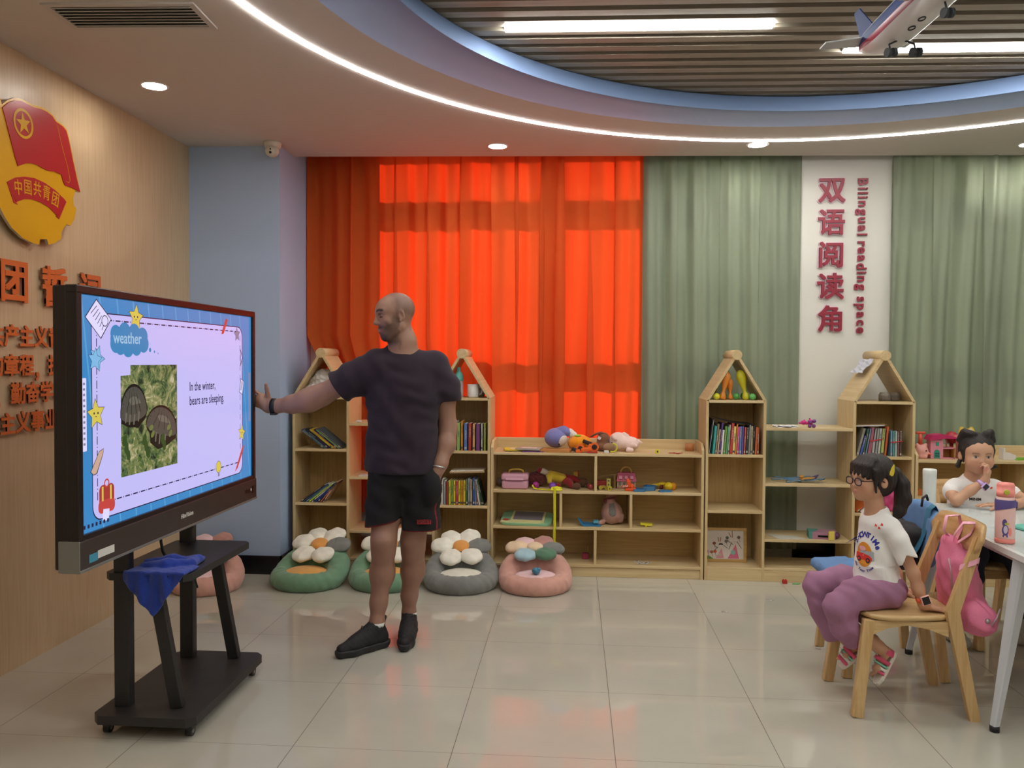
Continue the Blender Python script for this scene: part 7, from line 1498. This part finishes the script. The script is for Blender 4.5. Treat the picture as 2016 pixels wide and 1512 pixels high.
# open shelves between the right towers
mb = MB(); n = 10; vs = []
for k in range(n+1):
    for y_ in (5.46, 5.60): vs.append((1.335+.145*k/n, y_+.02*math.sin(k), 1.0195+.006*abs(math.sin(k*1.1))+.004))
mb.add(vs, [(2*k, 2*k+2, 2*k+3, 2*k+1) for k in range(n)], mat('paper_white', 'd6d6da', rough=.8)); mb.b2((1.34, 5.47, 1.018), (1.47, 5.6, 1.022), mat('paper_white')); tag(mb.build('paper_pad'), 'crumpled white paper on the top open shelf between the towers', 'paper')
tpk, tpu = pl2('toy_hotpink', 'c22a78'), pl2('toy_plum', '6f3580'); r_ = toy('toy_dog', 'small hot pink and purple toy on the top open shelf', 'toy')
mb = MB(); mb.ball((1.517, 5.50, 1.052), (.018, .014, .016), tpk, 16); mb.ball((1.497, 5.50, 1.048), (.014, .009, .007), tpk, 12); mb.ball((1.522, 5.50, 1.066), .006, tpk, 10); mb.build('head', None, r_); mb = MB(); mb.ball((1.560, 5.50, 1.052), (.018, .016, .022), tpk, 16); mb.tube([(1.53, 5.5, 1.045), (1.55, 5.5, 1.05)], .010, tpk, 10); mb.ball((1.556, 5.50, 1.078), .005, tpk, 8); mb.build('body', None, r_)
mb = MB()
for x, z in ((1.553, 1.030), (1.580, 1.030), (1.582, 1.062), (1.556, 1.056)): mb.ball((x, 5.487, z), .0125, tpu, 14)
mb.build('paws', None, r_); setbase(r_)
cb1, cb2, cb3 = pl2('craft_blue', '5b83a6'), pl2('craft_orange', 'c9964a'), pl2('craft_plum', '5a4a72'); r_ = toy('paper_craft', 'blue looped craft with an orange piece on the middle open shelf', 'craft')
for k, (x, y_, a, b_, z) in enumerate(((1.42, 5.53, .10, .035, .018), (1.47, 5.56, .12, .04, .026), (1.53, 5.52, .13, .03, .022), (1.60, 5.54, .07, .03, .020), (1.46, 5.50, .05, .02, .010))):
    mb = MB(); mb.tube([(x+a*math.cos(2*math.pi*j/20), y_+b_*math.sin(2*math.pi*j/20), .651+z+.008*math.sin(4*math.pi*j/20+k)) for j in range(20)], .0035, cb1, 6, closed=True, ry=.0025); mb.build('loop', None, r_)
mb = MB(); strip(mb, [(1.57, 5.48, .668), (1.60, 5.46, .660), (1.63, 5.448, .6535)], .012, cb1); mb.build('loop_end', None, r_); mb = MB(); mb.box((1.545, 5.50, .682), (.09, .04, .006), cb2, rot=(0, -.1, .2)); mb.ball((1.51, 5.50, .693), (.015, .012, .009), pl2('craft_amber', 'c9902a')); mb.build('orange_piece', None, r_)
mb = MB(); mb.add([(1.56, 5.50, .680), (1.62, 5.49, .705), (1.605, 5.50, .678), (1.56, 5.52, .682), (1.62, 5.51, .707), (1.605, 5.52, .680)], [(0, 1, 2), (5, 4, 3), (0, 3, 4, 1), (1, 4, 5, 2), (2, 5, 3, 0)], cb3); mb.build('wing', None, r_); setbase(r_)
mb = MB(); mb.prism([(1.31, 5.60), (1.50, 5.56), (1.535, 5.46), (1.355, 5.455)], .0012, Matrix.Translation((0, 0, .2822)), mat('paper_cream', 'c9c4ba', rough=.9)); tag(mb.build('paper_sheet'), 'loose sheet of paper on the lowest open shelf', 'paper')
r_ = toy('music_box', 'mauve and plum toy case with a teal corner on the lowest open shelf', 'toy'); mv = pl2('case_mauve', 'a97a90'); Mx = Matrix.Translation((1.665, 5.535, .2815)) @ Matrix.Rotation(-.16, 4, 'Z')
mb = MB(); mb.prism(rpoly([(-.095, -.06), (.07, -.06), (.085, .06), (-.095, .06)], [.01]*4), .044, Mx, mv); mb.build('case', None, r_); mb = MB(); mb.prism([(-.096, -.0605), (-.075, -.0605), (-.03, .03), (-.03, .0605), (-.096, .0605)], .0455, Mx, pl2('case_teal', '4f8f86')); mb.build('teal_corner', None, r_)
mb = MB(); mb.prism([(-.04, .014), (.055, .014), (.055, .026), (-.04, .026)], .002, frame(Mx @ Vector((0, -.0605, 0)), (Mx.to_3x3() @ Vector((1, 0, 0))), (Mx.to_3x3() @ Vector((0, -1, 0)))), lens); mb.build('slot', None, r_); mb = MB(); mb.ball(Mx @ Vector((.080, -.01, .022)), (.024, .035, .021), pl2('case_plum', '5f2f55'), 20); mb.build('end_cap', None, r_); setbase(r_)
mb = MB(); mb.box((1.693, 5.452, .3115), (.036, .020, .058), pl2('sponge_yellow', 'd9c25a', rough=.8), bev=.002); tag(mb.build('foam_block'), 'upright pale yellow block before the mauve toy case', 'toy')
# jars and paper of the right tower
jg = mat('jar_glass', 'cfc6bc', rough=.05, trans=.75, alpha=.75); jf = mat('jar_filling', '7d6350', rough=.8, var=.4, vs=60)
for x, y_, lab in ((2.045, 5.53, 'left glass jar with brown filling under the right roof'), (2.115, 5.56, 'right glass jar with brown filling under the right roof')):
    e = empty('glass_jar', (x, y_, 1.1975), 0, lab, 'jar', 'glass jars under the right roof'); mb = MB(); mb.lathe([(0, 0), (.034, .0), (.038, .01), (.038, .042), (.030, .052), (.031, .058)], m=jg, n=28); mb.build('jar_body', None, e); mb = MB(); mb.lathe([(0, .002), (.033, .003), (.035, .032), (0, .036)], m=jf, n=20); mb.build('filling', None, e)
mb = MB(); a0 = Vector((1.935, 5.60, 1.455)); ux = Vector((.075, 0, .10)).normalized(); vs = []
for i in range(6):
    for j in range(5): u, v = i/5, j/4; p = Vector((1.895, 5.50, 1.378))+ux*(.115*u)+Vector((-.01*v, .20*v, 0))+Vector((-.8, 0, .6))*(.006+.007*math.sin(i*1.3+j*2)); vs.append(p)
mb.add(vs, [(i*5+j, (i+1)*5+j, (i+1)*5+j+1, i*5+j+1) for i in range(5) for j in range(4)], mat('paper_blueish', 'c4c6d2', rough=.8)); tag(mb.build('roof_paper'), 'pale sheet of paper lying on the right house roof', 'paper')
# right low shelf
ZR = .8205; ppk2, pco = pl2('piggy_pink', 'e0a196', rough=.35), pl2('pump_coral', 'd9583f'); r_ = toy('piggy_pump', 'pink pig-shaped toy with a coral pump on the right toy shelf', 'toy')
s = SDF((2.22, 5.46, .81), (2.37, 5.66, .94), .004); s.ell((2.295, 5.56, ZR+.046), (.046, .045, .046)); s.ell((2.265, 5.545, ZR+.088), (.012, .008, .012), k=.01); s.ell((2.318, 5.545, ZR+.088), (.012, .008, .012), k=.01); s.ell((2.325, 5.53, ZR+.035), (.015, .014, .012), k=.006); s.cap((2.28, 5.53, ZR+.01), (2.31, 5.525, ZR+.01), .012); s.fn(lambda a, X, Y, Z: np.maximum(a, ZR-Z)); s.build('body', ppk2, r_)
mb = MB(); mb.tube([(2.29, 5.56, ZR+.088), (2.29, 5.56, ZR+.16)], [.014, .011], pco, 16); mb.tube([(2.262, 5.56, ZR+.166), (2.318, 5.56, ZR+.166)], .009, pco, 14); mb.build('pump', None, r_); mb = MB(); mb.ball((2.312, 5.517, ZR+.052), .005, lens, 10); mb.ball((2.335, 5.515, ZR+.030), (.010, .007, .007), pco, 10); mb.build('eye', None, r_); setbase(r_)
hp, hr, ht_, hw_ = pl2('playhouse_pink', 'd98a9c'), pl2('playhouse_roof', 'b8245e'), pl2('playhouse_teal', '2f8f7c'), pl2('playhouse_amber', '9a6a2a'); r_ = toy('play_house', 'pink play house with a magenta roof and teal door', 'doll house')
mb = MB(); mb.b2((2.345, 5.53, ZR), (2.425, 5.60, ZR+.125), hp, .002); mb.b2((2.425, 5.53, ZR+.065), (2.50, 5.60, ZR+.073), hp); mb.b2((2.425, 5.53, ZR), (2.51, 5.60, ZR+.006), hp); mb.b2((2.492, 5.53, ZR), (2.50, 5.60, ZR+.07), hw_); mb.b2((2.425, 5.592, ZR), (2.50, 5.60, ZR+.065), hw_); mb.b2((2.47, 5.59, ZR+.07), (2.475, 5.6, ZR+.12), hp); mb.build('walls', None, r_)
mb = MB(); mb.prism([(0, .0), (.02, .032), (.09, .040), (.165, .022), (.17, .012), (.10, .012), (.02, .0)], .10, frame((2.332, 5.615, ZR+.122), (1, 0, 0), (0, -1, 0)), hr); mb.build('roof', None, r_)
mb = MB(); mb.prism([(0, 0), (.036, 0), (.036, .040), (.030, .053), (.018, .058), (.006, .053), (0, .040)], .003, frame((2.366, 5.530, ZR+.003), (1, 0, 0), (0, -1, 0)), ht_); mb.b2((2.376, 5.527, ZR+.085), (2.396, 5.530, ZR+.108), ht_)
for dx in (.006, .020):
    for dz in (.012, .028): mb.b2((2.366+dx, 5.5255, ZR+dz), (2.378+dx, 5.527, ZR+dz+.011), pl2('playhouse_window', '1f5a56'))
mb.build('door', None, r_); setbase(r_)
mb = MB(); mb.ball((2.525, 5.64, ZR+.13), .042, pl2('ball_crimson', 'a82a36'), 24); mb.tube([(2.525, 5.64, ZR), (2.525, 5.64, ZR+.09)], .012, pl2('ball_crimson', 'a82a36'), 12); tag(mb.build('toy_lollipop'), 'round crimson toy standing behind the play house', 'toy')
r_ = toy('toy_stall', 'small pink toy stall with a yellow bear-shaped sign behind the girl', 'toy'); mb = MB(); mb.b2((2.525, 5.52, ZR), (2.62, 5.58, ZR+.14), pl2('stall_pink', 'd98c80'), .003); mb.build('stand', None, r_)
mb = MB(); mb.prism([(0, 0), (.11, 0), (.105, .016), (.006, .016)], .08, frame((2.515, 5.59, ZR+.138), (1, 0, 0), (0, -1, 0)), pl2('stall_awning', 'ea8f8f')); mb.build('awning', None, r_)
bcx = 2.575; mb = MB(); po = [(-.048, 0), (.048, 0), (.052, .02), (.046, .038), (.040, .046), (.034, .054), (.022, .052), (.018, .044), (-.018, .044), (-.024, .053), (-.036, .055), (-.044, .046), (-.046, .036), (-.052, .018)]
Ms = frame((bcx, 5.545, ZR+.158), (1, 0, 0), (0, -1, 0)); mb.prism(po, .008, Ms, pl2('sign_lemon', 'dcb93a')); mb.prism([(x*.78, .006+y*.72) for x, y in po], .002, Ms @ Matrix.Translation((0, 0, .008)), pl2('sign_cream', 'e8dcc0')); text_into(mb, 'Welcome', .020, Ms @ Matrix.Translation((0, .022, .0102)), mat('title_dark'), .0003, .0002); mb.build('bear_sign', None, r_); setbase(r_)
mb = MB(); mb.b2((2.80, 5.52, ZR), (2.812, 5.58, ZR+.075), mgw, .002); mb.prism([(0, 0), (.07, 0), (.07, .03), (.03, .045), (0, .045)], .05, frame((2.812, 5.575, ZR), (1, 0, 0), (0, -1, 0)), mgw); tag(mb.build('toy_bed'), 'white toy furniture piece on the shelf right of the girl\'s head', 'toy')
mb = MB(); mb.prism([(0, .004), (.05, .012), (.12, .010), (.16, 0), (0, 0)], .06, frame((2.875, 5.57, ZR), (1, 0, 0), (0, -1, 0)), pl2('toy_grass', '6fb02e')); tag(mb.build('toy_frog'), 'flat bright green toy on the right toy shelf', 'toy')
mb = MB(); mb.box((2.262, 5.53, .578+.02), (.05, .04, .04), pl2('block_tangerine', 'c8682a'), bev=.003); tag(mb.build('toy_block'), 'orange block on the upper shelf left of the white flask', 'toy')
# scraps on the floor
mb = MB(); mb.box((1.386, 5.405, .012), (.030, .022, .024), pl2('lego_red', 'b82a26'), bev=.002)
for dx in (-.007, .007): mb.tube([(1.386+dx, 5.405, .024), (1.386+dx, 5.405, .029)], .004, pl2('lego_red', 'b82a26'), 10)
tag(mb.build('toy_brick'), 'red toy brick on the floor before the bookcase', 'toy')
mb = MB(); mb.prism([(1.43, 5.39), (1.47, 5.385), (1.485, 5.40), (1.45, 5.41)], .005, None, pl2('scrap_green', '5fa05a')); tag(mb.build('plastic_scrap'), 'flat green scrap on the floor before the bookcase', 'scrap')
for x, y_, w_, a, lab in ((1.194, 5.00, .022, .3, 'white paper scrap on the floor nearest the bookcase'), (.881, 4.75, .020, .1, 'flat white scrap on the floor in mid room'), (1.239, 4.174, .012, .6, 'tiny white scrap on the floor beside the chair legs')):
    mb = MB(); mb.add([(-w_, -.006, 0), (w_, -.008, 0), (w_*.8, .008, .003), (-w_*.3, .005, .004), (-w_, .01, .001), (-w_, -.006, .002), (w_, -.008, .003)], [(0, 1, 2, 3, 4), (0, 4, 3, 2, 1), (0, 5, 6, 1)], mgw); o = mb.build('paper_scrap', None, None, (x, y_, .0004)); o.rotation_euler.z = a; tag(o, lab, 'scrap')

# ============================================================ blue cloth on the display stand
clo = mat('cloth_blue', '1f3c9c', rough=.95, bump=.5, bs=300, sheen=.2, var=.15, vs=12)
s = SDF((-1.83, 2.97, .44), (-1.44, 3.46, .70), .0045)
# pad of gathered cloth on the shelf, a tail towards the back, and a pointed corner hanging over the near edge
s.chain([(-1.69, 3.07, .622), (-1.60, 3.08, .630), (-1.52, 3.12, .628)], [.022, .026, .022], .02); s.chain([(-1.70, 3.12, .628), (-1.62, 3.16, .632), (-1.54, 3.18, .626)], [.018, .022, .018], .02); s.chain([(-1.53, 3.15, .627), (-1.53, 3.20, .625), (-1.535, 3.27, .620)], [.024, .018, .006], .02)
s.fn(lambda a, X, Y, Z: np.maximum(a, .6165-Z))
t = SDF((-1.83, 2.97, .44), (-1.44, 3.46, .70), .0045)
def hang(a, X, Y, Z):
    top = .640; lowz = .455+1.05*np.abs(X+1.605)*(1+.3*(X > -1.605)); yy = 2.988+.006*np.sin(X*60+Z*18)+.004*np.sin(X*130); d = np.abs(Y-yy)-.0045
    return np.maximum(np.maximum(d, lowz-Z), np.maximum(Z-.632, np.abs(X+1.605)-.125))
t.fn(hang); s.a = np.minimum(s.a, t.a)
t = SDF((-1.83, 2.97, .44), (-1.44, 3.46, .70), .0045); t.box((-1.60, 3.045, .6235), (.24, .13, .012), .004); s.a = np.minimum(s.a, t.a)
s.fn(lambda a, X, Y, Z: a+.0015*np.sin(X*90+Y*60)*np.sin(Y*110+Z*50)); tag(s.build('cleaning_cloth', clo, None, smooth=3), 'crumpled royal blue cloth hanging over the display stand shelf', 'cloth')

# ============================================================ bags
bpk = mat('bag_pink', 'e87fa4', rough=.6, var=.12, vs=10, bump=.15, bs=120); bpl = mat('bag_strap_pink', 'f2b0c4', rough=.6); zpm = mat('zip_grey', 'b9a2a6', rough=.35, metal=.4)
r_ = toy('pink_backpack', 'pink child backpack hanging from the wooden chair back', 'backpack')
s = SDF((1.43, 3.32, .28), (1.86, 3.80, .80), .005)
# the bag hangs behind the backrest and leans between the rear legs
s.chain([(1.600, 3.57, .69), (1.625, 3.57, .60), (1.645, 3.57, .50), (1.665, 3.56, .41)], [.035, .060, .072, .070], .04); s.ell((1.66, 3.50, .40), (.075, .10, .075), k=.04); s.ell((1.655, 3.62, .44), (.07, .09, .09), k=.04); s.ell((1.63, 3.57, .56), (.055, .11, .11), k=.04); s.ell((1.685, 3.45, .39), (.05, .07, .055), k=.02)
s.fn(lambda a, X, Y, Z: a+.004*np.sin(Y*50+Z*35)*np.sin(Z*28+X*20)+.0025*np.sin(Y*95-Z*60)); s.cap((1.70, 3.40, .43), (1.66, 3.47, .48), .006, .006, .006, op='s'); s.build('bag_body', bpk, r_)
def strap(pts, w_, m, name, wd):
    mb = MB(); strip(mb, pts, w_, m, wd, .003); return mb.build(name, None, r_)
strap([(1.600, 3.560, .700), (1.575, 3.575, .735), (1.588, 3.580, .795), (1.640, 3.582, .800), (1.650, 3.580, .745), (1.615, 3.56, .69)], .026, bpl, 'hanging_strap', (0, 1, 0)); strap([(1.600, 3.545, .695), (1.585, 3.50, .735), (1.600, 3.46, .790), (1.645, 3.45, .792), (1.640, 3.48, .74), (1.615, 3.54, .69)], .022, bpl, 'hanging_strap', (.3, .8, .3))
mb = MB(); mb.tube([(1.585, 3.555, .665), (1.570, 3.56, .700), (1.585, 3.57, .715), (1.60, 3.58, .690), (1.60, 3.58, .665)], .009, bpk, 10, ry=.005); mb.build('carry_loop', None, r_)
strap([(1.57, 3.415, .615), (1.605, 3.375, .645), (1.64, 3.40, .65), (1.65, 3.44, .60)], .022, bpl, 'side_strap', (.2, .1, 1))
for pts in ([(1.575, 3.52, .63), (1.577, 3.50, .57), (1.578, 3.49, .50)], [(1.725, 3.40, .455), (1.705, 3.385, .42), (1.68, 3.375, .395)]):
    mb = MB(); mb.tube(pts, .0035, zpm, 8); mb.build('zip', None, r_)
mb = MB(); mb.ball((1.672, 3.388, .408), .010, slv, 14); mb.build('zip_pull', None, r_); setbase(r_)
stl, sdk = mat('bag_teal', '2c6480', rough=.7), mat('bag_black', '241f24', rough=.8)
r_ = toy('school_bag', 'black schoolbag with teal straps on the blue padded chair', 'backpack')
s = SDF((1.40, 3.78, .43), (1.75, 4.22, .82), .006); s.box((1.565, 4.0, .585), (.13, .30, .22), .05, rot=(0, .15, 0)); s.fn(lambda a, X, Y, Z: np.maximum(a+.004*np.sin(Y*40+Z*50), .487-Z)); s.build('bag_body', sdk, r_)
mb = MB(); strip(mb, [(1.54, 3.86, .52), (1.575, 3.84, .60), (1.615, 3.85, .69), (1.630, 3.86, .770), (1.66, 3.88, .785), (1.685, 3.90, .75), (1.70, 3.92, .66), (1.70, 3.92, .56)], .050, stl, (0, 1, .0), .008); mb.build('shoulder_strap', None, r_)
mb = MB(); mb.tube([(1.63, 3.93, .775), (1.635, 3.93, .815), (1.66, 3.95, .825), (1.675, 3.97, .80)], .006, sdk, 8); mb.build('grab_loop', None, r_); setbase(r_)

# ============================================================ toy plane hanging from the ceiling
plw, plb, plr, plk2, plg = pl2('plane_white', 'e0dcdc', rough=.25), pl2('plane_blue', '243a76', rough=.65), pl2('plane_red', '9c2440', rough=.3), pl2('plane_tyre', '20252a', rough=.6), pl2('plane_wing', 'b9b9bd', rough=.3)
PO = Vector((1.135, 3.34, 2.655)); pf = Vector((.24, -.93, .20)).normalized(); r_ = toy('model_plane', 'white model airliner with blue and red stripes hung below the slats', 'model plane')
pu_ = Vector((-.10, 0, 1.0)); pu_ = (pu_-pf*pu_.dot(pf)).normalized(); plf = pu_.cross(pf)      # lateral axis, to the plane's left
MPn = Matrix.Identity(4)
for i in range(3): MPn[i][0] = pf[i]; MPn[i][1] = plf[i]; MPn[i][2] = pu_[i]; MPn[i][3] = PO[i]
def pp_(x, y, z): return MPn @ Vector((x, y, z))
L_ = [(a_*.9, b_*1.3, c_*1.2, d_) for a_, b_, c_, d_ in ((-.02, .006, .004, .035), (.03, .030, .024, .024), (.09, .048, .042, .010), (.18, .056, .052, .0), (.36, .058, .055, 0), (.62, .058, .055, 0), (.80, .056, .054, 0), (.90, .040, .040, -.006), (.955, .006, .006, -.012))]
mb = MB(); n = 24; vs = []
for x, ry_, rz_, zo in L_:
    for k in range(n): a = 2*math.pi*k/n; e = .72; vs.append(pp_(x, ry_*math.copysign(abs(math.cos(a))**e, math.cos(a)), zo+rz_*math.copysign(abs(math.sin(a))**e, math.sin(a))))
for i in range(len(L_)-1):
    for k in range(n):
        k2 = (k+1) % n; a = (k+.5)*360/n; a = a if a < 180 else a-360; m_ = plb if (-2 < a < 24 or 156 < a < 182) else plr if (-17 < a < -2 or -180 < a < -163) else plw
        mb.add([vs[i*n+k], vs[i*n+k2], vs[(i+1)*n+k2], vs[(i+1)*n+k]], [(0, 1, 2, 3)], m_, True)
mb.build('fuselage', None, r_, smooth_all=True)
def slab(pts, t, m, name):
    mb = MB(); mb.add([pp_(*p) for p in pts]+[pp_(p[0]+t[0], p[1]+t[1], p[2]+t[2]) for p in pts], [tuple(range(len(pts))), tuple(range(len(pts), 2*len(pts)))[::-1]]+[(i, (i+1) % len(pts), len(pts)+(i+1) % len(pts), len(pts)+i) for i in range(len(pts))], m); return mb.build(name, None, r_)
slab([(.0, -.003, .03), (.10, -.003, .055), (.03, -.003, .19), (-.005, -.003, .19)], (0, .006, 0), plb, 'tail_fin')
slab([(.02, .015, .03), (.10, .02, .025), (.045, .19, .035), (.0, .19, .035)], (0, 0, .005), plg, 'tailplane'); slab([(.02, -.015, .03), (.10, -.02, .025), (.045, -.19, .035), (.0, -.19, .035)], (0, 0, .005), plg, 'tailplane')
slab([(.37, .04, -.01), (.57, .04, -.01), (.45, .50, .05), (.37, .50, .05)], (0, 0, .010), plb, 'wing'); slab([(.37, -.04, -.01), (.57, -.04, -.01), (.45, -.50, .05), (.37, -.50, .05)], (0, 0, .010), plb, 'wing')
slab([(.360, .04, -.012), (.370, .04, -.012), (.370, .50, .048), (.360, .50, .048)], (0, 0, .013), plg, 'wing_edge'); slab([(.360, -.04, -.012), (.370, -.04, -.012), (.370, -.50, .048), (.360, -.50, .048)], (0, 0, .013), plg, 'wing_edge')
def gear(x, ys):
    mb = MB()
    for y_ in ys:
        mb.tube([pp_(x, y_*.35, -.062), pp_(x, y_, -.075), pp_(x, y_, -.105)], .0035, plk2, 8)
        for d in (-.012, .012): mb.tube([pp_(x, y_+d-.006, -.108), pp_(x, y_+d+.006, -.108)], .017, plk2, 18)
    mb.build('landing_gear', None, r_)
gear(.205, (-.052,)); gear(.205, (.052,)); gear(.44, (0.0,))
mb = MB()
for x in (.29, .345): mb.tube([pp_(x+.012*math.cos(2*math.pi*k/14), -.018+.012*math.sin(2*math.pi*k/14), -.0665) for k in range(14)], .0022, plk2, 6, closed=True)
mb.build('belly_fitting', None, r_)
for x in (.25, .70):
    mb = MB(); q = pp_(x, 0, .05); mb.tube([q, (q.x, q.y, 2.97)], .0012, plk2, 6); mb.build('hanging_wire', None, r_)
setbase(r_)
# overlapping print and vest pieces stay parts; everything else is in place
